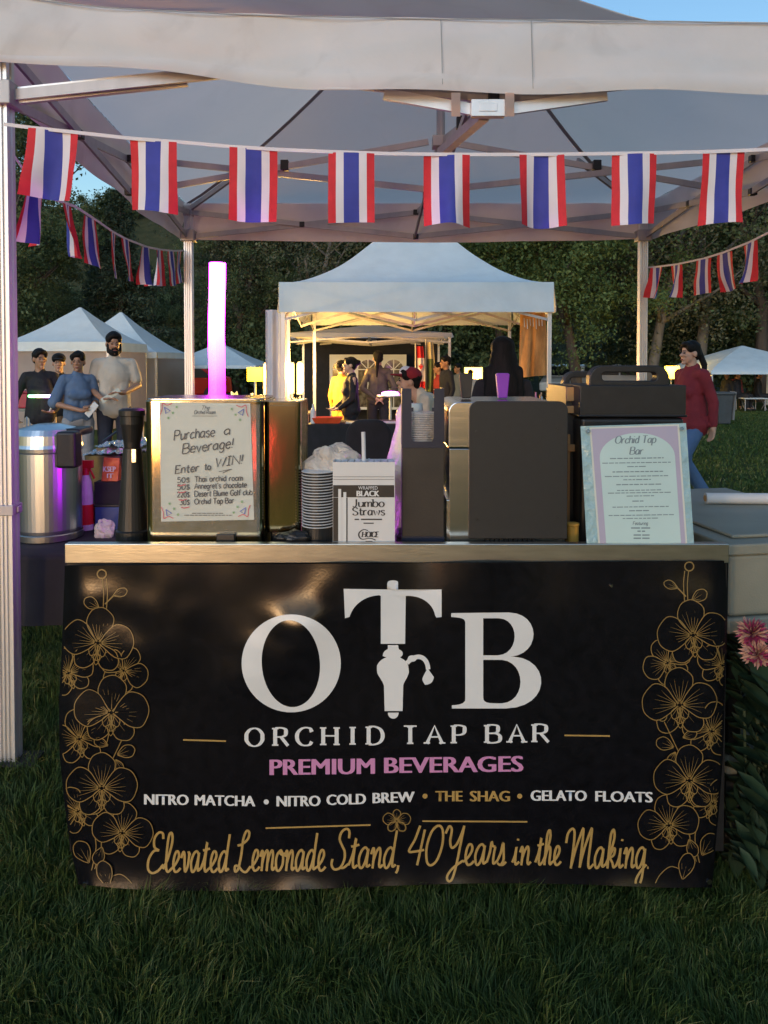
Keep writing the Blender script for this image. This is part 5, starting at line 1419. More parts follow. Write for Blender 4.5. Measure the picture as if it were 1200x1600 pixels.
b.prism([(xm + x * .045, zc + y * .09) for x, y in lf], YN - .055, YN - .05); part(b, 'leaf', M['red'], t)
pole_flag(667, 680, 535, 612, YN + .1, 'green and cream flag hanging next to the red and white one', lambda u, v: 3 if v < .3 or u > .8 else 2, 1)
# ------------------------------------------------------------------ lamps of the stalls
def stall_lamp(kind, px0, px1, py0, py1, Y, label, col, st, energy=0):
    x0, x1, z0, z1 = rect(px0, py1, px1, py0, Y); xm = (x0 + x1) / 2; r_ = (x1 - x0) / 2
    t = thing('glowing_lamp', label, 'lamp', loc=(xm, Y, 0))
    b = MB()
    if kind == 'tube': b.lathe([(r_ * .9, z0), (r_, z0 + .03), (r_, z1 - .03), (r_ * .9, z1)], (xm, Y, 0), 20)
    else: b.box(x0, x1, Y, Y + .12, z0, z1)
    part(b, 'shade', emit('lamp_' + str(px0), col, st), t, bevel=.01 if kind != 'tube' else 0)
    b = MB()
    if kind == 'tube':
        b.lathe([(r_ * 1.15, z0 - .03), (r_ * 1.15, z0 - .001)], (xm, Y, 0), 20); b.lathe([(r_ * 1.15, z1 + .001), (r_ * .6, z1 + .03)], (xm, Y, 0), 20)
    b.tube([(xm, Y + (.0 if kind == 'tube' else .14), .0), (xm, Y + (.0 if kind == 'tube' else .14), z0 - .03 if kind == 'tube' else z1)], .012, 8); part(b, 'stand', M['alu'], t)
    if energy:
        l = bpy.data.lights.new('stall_lamp_light', 'POINT'); l.energy = energy; l.color = col; l.shadow_soft_size = .15
        o = bpy.data.objects.new('stall_lamp_light', l); C.objects.link(o); o.location = (xm, Y - .35, (z0 + z1) / 2 + .1)
    return t
WARM = (1.0, .52, .14)
stall_lamp('tube', 411.5, 417.5, 570, 614, 12.2, 'glowing yellow lamp tube just left of the pale panel', (1, .50, .08), 2.6, 70)
stall_lamp('tube', 453.5, 460, 569, 612, 12.4, 'dimmer of two glowing lamp tubes inside the white canopy', (1, .50, .08), 2.4, 0)
stall_lamp('tube', 464, 474, 568, 613, 12.2, 'brighter of two glowing lamp tubes inside the white canopy', (1, .58, .16), 3.0, 72)
stall_lamp('box', 386, 410, 574, 596, 15, 'yellow lit rectangular sign box beside the low canopy', (1, .66, .03), 1.1, 40)
stall_lamp('box', 726, 754, 574, 618, 22, 'glowing panel standing in for a lit tent interior behind the black handles', (1, .56, .14), .9, 40)  # emissive box added for the warm glow of a tent lit inside
stall_lamp('box', 1040, 1062, 572, 592, 26, 'yellow lit stall sign behind the walking woman', (1, .60, .10), .9, 30)
# stage light making the purple pool on the person in tan
YPp = 11.4
p = P(610, 617, YPp)
t = thing('purple_spot_table', 'small high table topped by a glowing purple light', 'light', loc=(p.x, YPp, 0))
b = MB(); b.lathe([(.20, p.z - .02), (.20, p.z)], (p.x, YPp, 0), 24); b.tube([(p.x, YPp, 0), (p.x, YPp, p.z - .02)], .02, 10); part(b, 'table', M['alu_white'], t)
b = MB(); b.lathe([(.13, p.z + .001), (.13, p.z + .035), (.08, p.z + .05)], (p.x, YPp, 0), 24); part(b, 'glow', emit('purple_glow', (.8, .12, 1), 4), t)
l = bpy.data.lights.new('purple_light', 'POINT'); l.energy = 2.5; l.color = (.7, .1, 1); l.shadow_soft_size = .1
o = bpy.data.objects.new('purple_light', l); C.objects.link(o); o.location = (p.x, YPp - .05, p.z + .25)
# ------------------------------------------------------------------ people
def bake(mb, name, m, parent, voxel, smooth_it=4):
    me = mb.mesh('tmp')
    bm = bmesh.new(); bm.from_mesh(me); bmesh.ops.recalc_face_normals(bm, faces=bm.faces); bm.to_mesh(me); bm.free()
    o = bpy.data.objects.new('tmp', me); C.objects.link(o)
    r_ = o.modifiers.new('r', 'REMESH'); r_.mode = 'VOXEL'; r_.voxel_size = voxel; r_.use_smooth_shade = True
    s_ = o.modifiers.new('s', 'SMOOTH'); s_.factor = .5; s_.iterations = smooth_it
    dg = bpy.context.evaluated_depsgraph_get()
    new = bpy.data.meshes.new_from_object(o.evaluated_get(dg))
    bpy.data.objects.remove(o); bpy.data.meshes.remove(me)
    new.materials.clear(); new.materials.append(m)
    new.shade_smooth()
    return link(name, new, parent)
_cm = {}
def cloth_mat(col, var=.12):
    k = (tuple(col), var)
    if k not in _cm: _cm[k] = mat('cloth_%d' % len(_cm), col, .85, var=var, vscale=7, bump=.8, bscale=11)
    return _cm[k]
def person(label, x, Y, H, rot=0, skin='skin', top=(.1, .1, .1), bottom=(.02, .02, .03), female=False, hair='short', haircol='hair', arms=None, sleeve='long',
           head=(0, 0), lean=0, beard=False, cap=None, legs=None, hem=.86, voxel=.011, face=True, z0=0.0, seated=False, shoe=(.03, .03, .03), topm=None, botm=None, glasses=False, wide=1.0, group=None):
    k = H / 1.75
    root = thing('person', label, 'person', group, loc=(x, Y, z0))
    root.rotation_euler = (0, 0, rot); root.scale = (k, k, k)
    V = Vector
    sw = (.155 if female else .182) * (1 + (wide - 1) * .6)
    hip = .095
    HZ = .93 if not seated else .50
    dz = HZ - .93
    lm_ = Matrix.Translation((0, 0, HZ)) @ Matrix.Rotation(R(lean), 4, 'X') @ Matrix.Translation((0, 0, -HZ))
    U = lambda p: lm_ @ (V(p) + V((0, 0, dz)))
    hc = U((0, -.02, 1.625)); nk = U((0, .01, 1.45))
    Hm = lm_.to_3x3() @ Euler((R(head[1]), 0, R(head[0]))).to_matrix()
    hp = lambda p: hc + Hm @ V(p)
    if arms is None: arms = {}
    A = {}
    for s, n in ((1, 'L'), (-1, 'R')):
        sh = U((s * sw, .01, 1.42))
        e, w, hd = arms.get(n, ((s * (sw + .06), .03, 1.13), (s * (sw + .07), -.05, .88), (0, -.1, -1)))
        A[s] = (sh, U(e), U(w), (lm_.to_3x3() @ V(hd)).normalized())
    Lg = {}
    for s, n in ((1, 'L'), (-1, 'R')):
        if seated: kn, an, toe = (s * .13, -.42, .50), (s * .13, -.40, .08), (s * .14, -.55, .03)
        else: kn, an, toe = (s * .10, -.01, .50), (s * .10, .02, .08), (s * .12, -.14, .03)
        if legs and n in legs: kn, an, toe = legs[n]
        Lg[s] = (V((s * hip, 0, HZ - .03)), V(kn), V(an), V(toe))
    b = MB()
    # head: skull, jaw, nose, ears, neck
    b.ell(hp((0, .015, .03)), (.074, .092, .088), M=Hm); b.ell(hp((0, -.022, -.035)), (.058, .066, .082), M=Hm)
    b.capsule(hp((0, -.088, .005)), hp((0, -.104, -.022)), .009, .014, 8)
    for s in (1, -1): b.ell(hp((s * .075, .012, -.01)), (.012, .022, .032), M=Hm); b.ell(hp((s * .028, -.078, -.02)), (.02, .016, .016), M=Hm)
    b.capsule(hp((-.016, -.082, -.062)), hp((.016, -.082, -.062)), .010, .010, 8); b.ell(hp((0, -.072, -.098)), (.024, .022, .018), M=Hm)
    b.capsule(nk + V((0, 0, -.05)), hc + Hm @ V((0, .02, -.05)), .058, .052)
    # torso and limbs under the clothes
    b.ell(U((0, .0, 1.27)), (sw * .78, .095, .19)); b.ell(U((0, .0, 1.02)), (.13, .095, .18)); b.ell((0, .01, HZ), (.15, .105, .12))
    for s in (1, -1):
        sh, e, w, hd = A[s]
        b.capsule(sh, e, .040, .036); b.capsule(e, w, .039, .026)
        side = hd.cross(V((0, 0, 1)) if abs(hd.z) < .8 else V((0, 1, 0))).normalized()
        nrm = side.cross(hd).normalized()
        b.capsule(w, w + hd * .03, .027, .030, 10)
        pc = w + hd * .055
        for q in (-.6, 0, .6): b.capsule(w + hd * .02 + side * q * .030, w + hd * .09 + side * q * .040, .017, .015, 8)
        for i, L in enumerate((.062, .074, .070, .054)):
            q0 = w + hd * .092 + side * (i - 1.5) * .0215; bend = -nrm * .45 if nrm.y * 1 > 0 else nrm * .45
            q1 = q0 + (hd + bend * .5).normalized() * L * .55; q2 = q1 + (hd + bend * 1.8).normalized() * L * .5
            b.capsule(q0, q1, .0105, .0098, 8); b.capsule(q1, q2, .0098, .008, 8)
        tq = w + hd * .03 + side * (-s) * .028
        b.capsule(tq, tq + (hd * .6 - side * s * .8).normalized() * .04, .014, .012, 8); b.capsule(tq + (hd * .6 - side * s * .8).normalized() * .04, tq + (hd * .6 - side * s * .8).normalized() * .04 + (hd - side * s * .2).normalized() * .032, .012, .009, 8)
        h0, kn, an, toe = Lg[s]
        b.capsule(h0, kn, .078, .05); b.capsule(kn, an, .048, .034); b.capsule(an, toe, .034, .028)
    bake(b, 'body', M[skin], root, voxel * .8, 3)
    # shirt
    b = MB()
    b.capsule(U((-sw * .72, .015, 1.405)), U((sw * .72, .015, 1.405)), .072, .072); b.ell(U((0, .0, 1.27)), (sw * .95, .125, .2))
    if female: b.capsule(U((-.07, -.075, 1.23)), U((.07, -.075, 1.23)), .07, .07)
    b.capsule(U((-.05, .0, 1.2)), U((-.06, .0, hem + .1)), .11, .115 * wide); b.capsule(U((.05, .0, 1.2)), U((.06, .0, hem + .1)), .11, .115 * wide)
    b.ell(U((0, .005, hem + .1)), (.170 * wide, .13, .12))
    b.capsule(U((0, .01, 1.43)), U((0, .012, 1.475)), .078, .066)
    for s in (1, -1):
        sh, e, w, hd = A[s]
        b.capsule(sh + V((-s * .01, 0, -.005)), e if sleeve != 'short' else sh.lerp(e, .72), .057, .050 if sleeve != 'short' else .060)
        if sleeve == 'half': b.capsule(sh, e, .057, .068)
        if sleeve == 'long': b.capsule(e, e.lerp(w, .96), .050, .037)
    b.v = [tuple(V(v) + V((1, 1, .3)) * (.012 * noise.noise(V(v) * 9 + V((x, 0, 0))) + .013 * noise.noise(V((v[0] * 26, v[1] * 26, v[2] * 13 + x))))) for v in b.v]
    o = bake(b, 'shirt', topm or cloth_mat(top), root, voxel, 5)
    # flatten the hem: drop what hangs below it
    bm = bmesh.new(); bm.from_mesh(o.data)
    bmesh.ops.bisect_plane(bm, geom=bm.verts[:] + bm.edges[:] + bm.faces[:], plane_co=lm_ @ V((0, 0, hem + dz)), plane_no=lm_.to_3x3() @ V((0, 0, -1)), clear_outer=True) if not any((A[s][2].z < hem + dz + .06 and sleeve == 'long') or A[s][1].z < hem + dz for s in (1, -1)) else None
    bm.to_mesh(o.data); bm.free()
    # trousers
    b = MB()
    b.ell((0, .01, HZ + .0), (.165, .12, .13))
    for s in (1, -1):
        h0, kn, an, toe = Lg[s]
        b.capsule(h0, kn, .095, .072); b.capsule(kn, kn.lerp(an, .92), .072, .062 if not female else .07)
    b.v = [tuple(V(v) + V((1, 1, 0)) * .010 * noise.noise(V(v) * 8)) for v in b.v]
    bake(b, 'trousers', botm or cloth_mat(bottom), root, voxel, 5)
    for s in (1, -1):
        h0, kn, an, toe = Lg[s]
        b = MB(); b.capsule(an + V((0, .02, -.03)), toe, .042, .036); b.ell(an.lerp(toe, .4) + V((0, 0, -.02)), (.045, .07, .035))
        bake(b, 'shoe', cloth_mat(shoe), root, voxel, 3)
    # hair
    if hair:
        b = MB()
        b.ell(hp((0, .029, .048)), (.085, .098, .087), M=Hm)
        b.ell(hp((0, -.035, .088)), (.066, .056, .036), M=Hm)
        for s in (1, -1): b.ell(hp((s * .055, -.03, .055)), (.030, .045, .045), M=Hm)
        if hair == 'short': b.ell(hp((0, .07, -.01)), (.068, .045, .06), M=Hm)
        if hair in ('bun', 'pony'): b.ell(hp((0, .06, -.0)), (.078, .06, .075), M=Hm)
        if hair == 'bun': b.ell(hp((0, .125, .04)), (.045, .045, .045), M=Hm)
        if hair == 'pony': b.capsule(hp((0, .10, .05)), hp((.03, .16, -.12)), .035, .03); b.capsule(hp((.03, .16, -.12)), hp((.04, .16, -.3)), .03, .014)
        if hair == 'long':
            b.ell(hp((0, .06, -.06)), (.10, .075, .15), M=Hm); b.ell(hp((0, .08, -.2)), (.13, .07, .2), M=Hm)
            for i in range(9): b.capsule(hp((-.1 + .025 * i, .09, -.1)), hp((-.12 + .03 * i, .12, -.42 - .03 * (i % 3))), .032, .016, 8)
        b.v = [tuple(V(v) + (V(v) - hc) * .09 * noise.noise(V((v[0] * 40, v[1] * 40, v[2] * 16)))) for v in b.v]
        bake(b, 'hair', M[haircol], root, voxel * .8, 2)
    if beard:
        b = MB(); b.ell(hp((0, -.03, -.085)), (.062, .066, .052), M=Hm)
        b.capsule(hp((-.026, -.092, -.05)), hp((.026, -.092, -.05)), .011, .011, 8)
        for s in (1, -1): b.capsule(hp((s * .062, -.012, -.01)), hp((s * .055, -.035, -.08)), .018, .025, 8)
        bake(b, 'beard', M['hair'], root, voxel * .7, 2)
    if cap:
        b = MB(); b.ell(hp((0, .02, .065)), (.092, .105, .075), M=Hm)
        b.ell(hp((0, -.105, .055)), (.07, .075, .012), M=Hm)
        bake(b, 'cap', cloth_mat(cap), root, voxel * .8, 2)
        if cap[0] > .2 and cap[1] < .05 and cap[1] < .1:
            b = MB(); b.ell(hp((0, -.025, .082)), (.066, .068, .062), M=Hm); bake(b, 'cap_panel', M['white_cloth'], root, voxel * .8, 2)
    if face:
        for s in (1, -1):
            b = MB(); b.ell(hp((s * .030, -.086, .004)), (.013, .009, .0065), 10, 7, M=Hm); b.capsule(hp((s * .018, -.092, .024)), hp((s * .046, -.084, .026)), .0042, .0035, 6)
            b.build('eye', M['eye'], root, smooth=True)
        b = MB(); b.ell(hp((0, -.094, -.062)), (.021, .007, .007), 10, 7, M=Hm); b.build('mouth', M['lip'], root, smooth=True)
    if glasses:
        b = MB()
        for s in (1, -1):
            b.tube([hp((s * .03 + .022 * math.cos(a), -.098, .003 + .018 * math.sin(a))) for a in [i * math.pi / 6 for i in range(13)]], .0026, 6)
            b.capsule(hp((s * .05, -.095, .006)), hp((s * .075, .01, .006)), .0025, .0025, 6)
        b.build('glasses', M['steel'], root, smooth=True)
    root['_hands'] = 0
    del root['_hands']
    Wm = Matrix.Translation((x, Y, z0)) @ Matrix.Rotation(rot, 4, 'Z') @ Matrix.Scale(k, 4)
    return root, {s: (Wm @ A[s][2], Wm.to_3x3() @ A[s][3]) for s in (1, -1)}, Wm
def place(px, pyt, Y):
    p = P(px, pyt, Y); return p.x, p.z
# --- the group at the left
Yg = 9.2
x, h = place(178, 519, Yg)
_, hands, Wm = person('bearded man in a cream shirt and dark trousers holding a white sheet', x, Yg, h, R(14), top=(.50, .45, .38), bottom=(.018, .022, .04), sleeve='short', beard=True, hair='short', head=(12, 6),
       arms={'L': ((.245, .02, 1.17), (.12, -.24, 1.10), (-1, -.25, .1)), 'R': ((-.25, .0, 1.14), (-.10, -.24, 1.04), (1, -.2, .05))}, hem=.82, wide=1.0)
a, c = hands[-1][0] + hands[-1][1] * .06, hands[1][0] + hands[1][1] * .06
b = MB(); b.bar(a + Vector((-.06, -.035, -.03)), c + Vector((.03, -.035, .03)), .012, .06); tag(b.build('rolled_sheet', M['paper'], bevel=.003), 'white folded sheet in the hands of the bearded man', 'paper')
x, h = place(121, 549, Yg - .2)
_, hands, Wm = person('woman in a steel blue blouse and grey trousers holding a white phone', x, Yg - .2, h, R(34), top=(.10, .16, .27), bottom=(.26, .26, .28), sleeve='half', hair='bun', female=True, head=(-24, 4), hem=.88,
       arms={'L': ((.22, .02, 1.14), (.10, -.24, 1.08), (-.6, -.7, .2)), 'R': ((-.28, -.02, 1.13), (-.02, -.27, 1.05), (.9, -.4, .1))})
a = hands[-1][0] + hands[-1][1] * .13
b = MB(); b.bar(a + Vector((-.06, -.03, -.07)), a + Vector((.06, -.05, .07)), .012, .075); tag(b.build('white_phone', M['white_plastic'], bevel=.004), 'white phone in the hands of the woman in blue', 'phone')
m_st = bpy.data.materials.new('striped_trousers'); m_st.use_nodes = True
nt = m_st.node_tree; bs = nt.nodes['Principled BSDF']; bs.inputs['Roughness'].default_value = .85
tc = nt.nodes.new('ShaderNodeTexCoord'); wv = nt.nodes.new('ShaderNodeTexWave'); wv.inputs['Scale'].default_value = 9; wv.bands_direction = 'X'; wv.inputs['Distortion'].default_value = .6
rp = nt.nodes.new('ShaderNodeValToRGB'); e = rp.color_ramp.elements; e[0].color = (.55, .45, .35, 1); e[1].color = (.20, .28, .42, 1)
nt.links.new(tc.outputs['Object'], wv.inputs[0]); nt.links.new(wv.outputs[0], rp.inputs[0]); nt.links.new(rp.outputs[0], bs.inputs['Base Color'])
x, h = place(62, 545, Yg + .2)
_, hands, Wm = person('woman in a black shirt and pale striped trousers holding a light stick', x, Yg + .2, h, R(28), top=(.014, .013, .018), bottom=(.4, .36, .33), botm=m_st, sleeve='long', hair='bun', female=True, head=(14, 3), hem=.80, wide=1.1,
       arms={'L': ((.26, .02, 1.13), (.13, -.24, .98), (-.8, -.5, .0)), 'R': ((-.28, .04, 1.13), (-.30, -.10, .92), (.3, -.6, -.4))})
a = P(67, 619, hands[1][0].y - .08)
t = thing('light_stick', 'light stick glowing green, yellow and violet in the hand of the woman in black', 'light stick', loc=a)
hnd = hands[1][0] + hands[1][1] * .06
b = MB(); b.tube([hnd, a + Vector((.16, 0, 0))], .011, 8); part(b, 'handle', M['white_plastic'], t)
for i, (c, dx) in enumerate((((.15, 1, .2), -.16), ((.9, .9, .3), -.08), ((.9, .4, .9), .0), ((.3, .25, 1), .08))):
    b = MB(); b.capsule(a + Vector((dx, 0, 0)), a + Vector((dx + .065, 0, 0)), .018, .018, 10); part(b, 'glowing_segment', emit('stick_%d' % i, c, 3), t)
x, h = place(92, 553, Yg + .8)
person('person in a black cap and dark jacket half hidden behind the two women', x, Yg + .8, h, R(15), skin='skin_light', top=(.03, .028, .03), bottom=(.30, .22, .16), cap=(.01, .01, .012), hair='short', head=(5, 0))
# --- behind the bar
Yw = 10.9
YTb = 10.0
x, h = place(548, 558, Yw)
person('woman in black with glasses and dark hair, in profile under the white canopy', x, Yw, h, R(-78), skin='skin_light', top=(.010, .010, .014), bottom=(.01, .01, .012), female=True, hair='bun', glasses=True, hem=.84, wide=1.25,
       arms={'L': ((.20, .0, 1.14), (.16, -.20, .98), (-.2, -.9, -.2)), 'R': ((-.20, .0, 1.14), (-.16, -.20, .98), (.2, -.9, -.2))})
x, h = place(591, 548, 12.6)
person('person in an olive brown top seen from behind with hands clasped in purple light', x, 12.6, h, R(186), skin='skin_light', top=(.085, .078, .062), bottom=(.03, .028, .032), female=True, hair='pony', hem=.86, wide=1.15, face=False,
       arms={'L': ((.27, .08, 1.14), (.06, .17, .98), (-.8, .1, -.4)), 'R': ((-.27, .08, 1.14), (-.06, .17, .98), (.8, .1, -.4))})
x, h = place(534, 560, 12.2)
person('person in a bright orange dress mostly hidden behind the woman in black', x, 12.2, h * .98, R(150), top=(.60, .25, .03), bottom=(.55, .22, .03), female=True, hair='bun', hem=.55, voxel=.014)
x, h = place(697, 556, 14)
person('man in a dark suit standing sideways beyond the hanging flags', x, 14, h, R(-70), top=(.012, .014, .028), bottom=(.012, .014, .024), hair='short', voxel=.014)
x, h = place(686, 566, 14.6)
person('person in red behind the man in the dark suit', x, 14.6, h, R(-80), top=(.30, .03, .03), bottom=(.05, .03, .03), hair='short', voxel=.014)
x, h = place(716, 568, 17)
person('person in a grey shirt at the far stall', x, 17, h, R(-60), top=(.16, .18, .20), bottom=(.02, .02, .03), hair='short', voxel=.016)
x, h = place(735, 576, 19)
person('small person in a pale shirt before the warm lit stall', x, 19, h * .98, R(160), top=(.42, .40, .40), bottom=(.08, .08, .10), hair='short', voxel=.016)
Yc = 6.6
x, h = place(668, 588, Yc)
_, hands, Wm = person('person in a red cap and cream shirt bending behind the lid dispenser', x + .17, Yc, 1.62, R(-84), skin='skin_light', top=(.62, .54, .42), bottom=(.05, .05, .06), cap=(.24, .012, .022), hair='short', lean=30, head=(0, -34), sleeve='long', hem=.9, wide=1.1, z0=0.0,
       arms={'L': ((.22, -.14, 1.15), (.12, -.3, 1.0), (0, -.6, -.6)), 'R': ((-.22, -.14, 1.15), (-.12, -.3, 1.0), (0, -.6, -.6))})
Yh = 5.2
x, h = place(786, 527, Yh)
person('person with long dark hair seen from behind, left of the amber cloth', x, Yh, h, R(176), top=(.015, .012, .014), bottom=(.012, .012, .014), female=True, hair='long', wide=1.0, face=False)
Yr2 = 8.0
x, h = place(1080, 533, Yr2)
person('woman in a dark red top and blue jeans walking to the left across the lawn', x, Yr2, h, R(-72), skin='skin_light', top=(.20, .018, .030), bottom=(.075, .15, .30), female=True, hair='pony', hem=.80, sleeve='long', wide=1.25, shoe=(.05, .05, .06),
       arms={'L': ((.22, .10, 1.14), (.24, .08, .90), (0, -.2, -1)), 'R': ((-.22, .05, 1.14), (-.16, -.20, .98), (0, -.6, -.6))}, legs={'L': ((.10, -.22, .52), (.10, -.18, .10), (.10, -.34, .05)), 'R': ((-.10, .02, .50), (-.10, .30, .13), (-.10, .16, .03))})
# --- far right: people sitting under the picnic canopy
def table(name, label, px0, px1, py, Y, m_, depth=.75, clothm=None, hgt=None):
    x0, x1 = P(px0, py, Y).x, P(px1, py, Y).x; z = hgt or P(px0, py, Y).z
    t = thing(name, label, 'table', loc=((x0 + x1) / 2, Y + depth / 2, 0))
    b = MB(); b.box(x0, x1, Y, Y + depth, z - .035, z); part(b, 'table_top', m_, t, bevel=.005)
    for a in (x0 + .06, x1 - .06):
        for d in (Y + .06, Y + depth - .06):
            b = MB(); b.tube([(a, d, 0), (a, d, z - .036)], .016, 8); part(b, 'leg', M['alu'], t)
    if clothm:
        b = MB(); b.grid(lambda u, v: Vector((x0 - .012 + (x1 - x0 + .024) * u, Y - .012 - .02 * v * (1 + noise.noise((u * 14, 0, 3))), z + .003 - (z - .04) * v)), 50, 6)
        b.box(x0 - .012, x1 + .012, Y - .011, Y + depth + .012, z + .001, z + .004); part(b, 'table_cloth', clothm, t, fix=False)
    return t, x0, x1, z
table('picnic_table', 'low table with a pale top among the seated people on the right', 1163, 1200, 622, 24.6, M['white_plastic'])
for px, pyt, col, r_, lab in ((1136, 592, (.012, .012, .016), -60, 'seated person in black at the left of the far table'), (1152, 596, (.02, .02, .03), 40, 'seated dark clothed person second from left at the far table'), (1185, 594, (.015, .013, .015), 70, 'seated person in black with a wide tan hat'), (1170, 600, (.35, .08, .09), 10, 'seated person in pink behind the far picnic table')):
    x = P(px, 600, 25.2).x
    person(lab, x, 25.2 + (.9 if 'pink' in lab else 0), 1.66, R(r_), top=col, bottom=(.015, .015, .02), seated=True, voxel=.025, face=False, z0=0, hair='short', cap=(.30, .22, .12) if 'hat' in lab else None)
    b = MB(); s_ = thing('folding_chair', 'folding chair under the ' + lab, 'chair', loc=(x, 25.2, 0)); yy = 25.2 + (.9 if 'pink' in lab else 0)
    b.box(x - .22, x + .22, yy - .2, yy + .22, .36, .38); part(b, 'seat', M['black_plastic'], s_)
    for a in (-.2, .2):
        b = MB(); b.tube([(x + a, yy - .18, 0), (x + a, yy + .2, .36)], .014, 6); part(b, 'leg', M['alu'], s_)
        b = MB(); b.tube([(x + a, yy + .18, 0), (x + a, yy - .18, .36)], .014, 6); part(b, 'leg', M['alu'], s_)
# wheelie bin
Yb = 19.0
x0, x1, z0, z1 = rect(1121, 652, 1147, 613, Yb)
bn = thing('rubbish_bin', 'dark grey wheeled rubbish bin with a pale flap on the far lawn', 'bin', loc=((x0 + x1) / 2, Yb, 0))
W_ = x1 - x0
b = MB(); b.add([(x0 + .06, Yb + .04, .03), (x1 - .06, Yb + .04, .03), (x1 - .06, Yb + .5, .03), (x0 + .06, Yb + .5, .03), (x0, Yb, z1 - .06), (x1, Yb, z1 - .06), (x1, Yb + .55, z1 - .06), (x0, Yb + .55, z1 - .06)], [(0, 3, 2, 1), (4, 5, 6, 7), (0, 1, 5, 4), (1, 2, 6, 5), (2, 3, 7, 6), (3, 0, 4, 7)]); part(b, 'bin_body', M['grey_plastic'] if False else mat('bin_grey', (.05, .06, .07), .5), bn, bevel=.02)
b = MB(); b.box(x0 - .03, x1 + .03, Yb - .04, Yb + .6, z1 - .059, z1); part(b, 'lid', mat('bin_lid', (.07, .08, .09), .5), bn, bevel=.02)
b = MB(); b.grid(lambda u, v: Vector((x1 + .035 + .06 * u - .05 * v, Yb - .05 + .5 * u, z1 + .01 - (z1 - .12) * v)), 6, 8); part(b, 'bin_liner', M['white_plastic'], bn, smooth=True, fix=False)
for a in (x0 + .1, x1 - .1):
    b = MB(); b.tube([(a - .03, Yb + .5, .1), (a + .03, Yb + .5, .1)], .1, 16); part(b, 'wheel', M['rubber'], bn)
# middle table with black cloth, red tray, papers and black backpack chair
t, x0, x1, z = table('serving_table', 'long table with a black cloth under the white canopy', 482, 630, 658, YTb, M['grey_plastic'], clothm=M['black_cloth'], hgt=.76)
p = P(512, 652, YTb + .2)
rt = thing('red_tray', 'orange red basket on the black clothed table', 'basket', loc=(p.x, YTb + .2, .764))
b = MB(); b.add([(p.x - .16, YTb + .1, .765), (p.x + .16, YTb + .1, .765), (p.x + .16, YTb + .34, .765), (p.x - .16, YTb + .34, .765), (p.x - .2, YTb + .06, .84), (p.x + .2, YTb + .06, .84), (p.x + .2, YTb + .38, .84), (p.x - .2, YTb + .38, .84)], [(0, 3, 2, 1), (0, 1, 5, 4), (1, 2, 6, 5), (2, 3, 7, 6), (3, 0, 4, 7)]); part(b, 'basket', mat('orange_red', (.75, .10, .03), .5), rt)
for px, w_ in ((552, .10), (600, .16)):
    p = P(px, 655, YTb + .15); b = MB(); b.box(p.x - w_, p.x + w_, YTb + .1, YTb + .35, .765, .775); tag(b.build('paper_stack', M['paper']), 'small white card stack left on the black clothed table' if px == 552 else 'wide white paper stack right on the black clothed table', 'papers')
p = P(489, 650, YTb + .1); b = MB(); b.lathe([(.035, .765), (.037, .93), (.014, .98), (.014, 1.02)], (p.x, YTb + .12, 0), 16); tag(b.build('sauce_bottle', M['white_plastic']), 'white sauce bottle at the left end of the black clothed table', 'bottle')
Ych = 6.0
xq0, xq1, zq0, zq1 = rect(540, 740, 612, 656, Ych)
ch = thing('camp_chair', 'black padded camp chair seen from behind in front of the clothed table', 'chair', loc=((xq0 + xq1) / 2, Ych, 0))
b = MB(); b.prism(rrect(xq0, xq1, .50, zq1, .13, 7), Ych, Ych + .09); part(b, 'backrest', M['black_cloth'], ch, bevel=.03, seg=3)
b = MB(); b.box(xq0, xq1, Ych - .02 + .11, Ych + .55, .42, .49); part(b, 'seat', M['black_cloth'], ch, bevel=.02)
for a in (xq0 + .02, xq1 - .02):
    for d in (Ych + .05, Ych + .52):
        b = MB(); b.tube([(a, d, 0), (a, d, .47)], .014, 8); part(b, 'leg', M['alu'], ch)
# red cooler and grey bench at the far left
Ycb = 11.2
x0, x1, z0, z1 = rect(14, 638, 46, 611, Ycb)
b = MB(); b.box(x0 - .2, x1, Ycb, Ycb + .4, z0, z1 - .04); b.box(x0 - .21, x1 + .01, Ycb - .01, Ycb + .41, z1 - .038, z1)
tag(b.build('cool_box', mat('faded_red', (.42, .04, .06), .5), bevel=.02), 'red cool box on a grey bench at the far left', 'cool box')
t, _, _, _ = table('grey_bench', 'low grey bench under the red cool box', 2, 52, 638, Ycb - .1, M['grey_plastic'], hgt=z0 - .002)
# chairs and small tables near the tents
for px, py, Y_, lab in ((232, 640, 13.0, 'light grey folding table left of the wide steel box'), (352, 628, 15.0, 'white clothed table under the lilac canopy')):
    table('stall_table', lab, px - 34, px + 34, py, Y_, M['canvas'], clothm=M['canvas'] if px == 352 else None, hgt=.75)
p = P(376, 628, 13.5); b = MB(); b.add([(p.x - .18, 13.5, .5), (p.x + .02, 13.5, .5), (p.x + .10, 13.6, 0), (p.x - .10, 13.6, 0)], [(0, 1, 2, 3)]); 
b = MB(); sb_ = thing('sandwich_board', 'pale leaning sandwich board beside the light tube', 'board', loc=(p.x, 13.5, 0))
b.bar((p.x - .06, 13.4, .02), (p.x - .14, 13.6, 1.02), .42, .02, (1, 0, 0)); part(b, 'panel', M['canvas_blue'], sb_); b = MB(); b.bar((p.x + .06, 13.85, .02), (p.x - .13, 13.63, 1.0), .42, .02, (1, 0, 0)); part(b, 'panel', M['canvas_blue'], sb_)
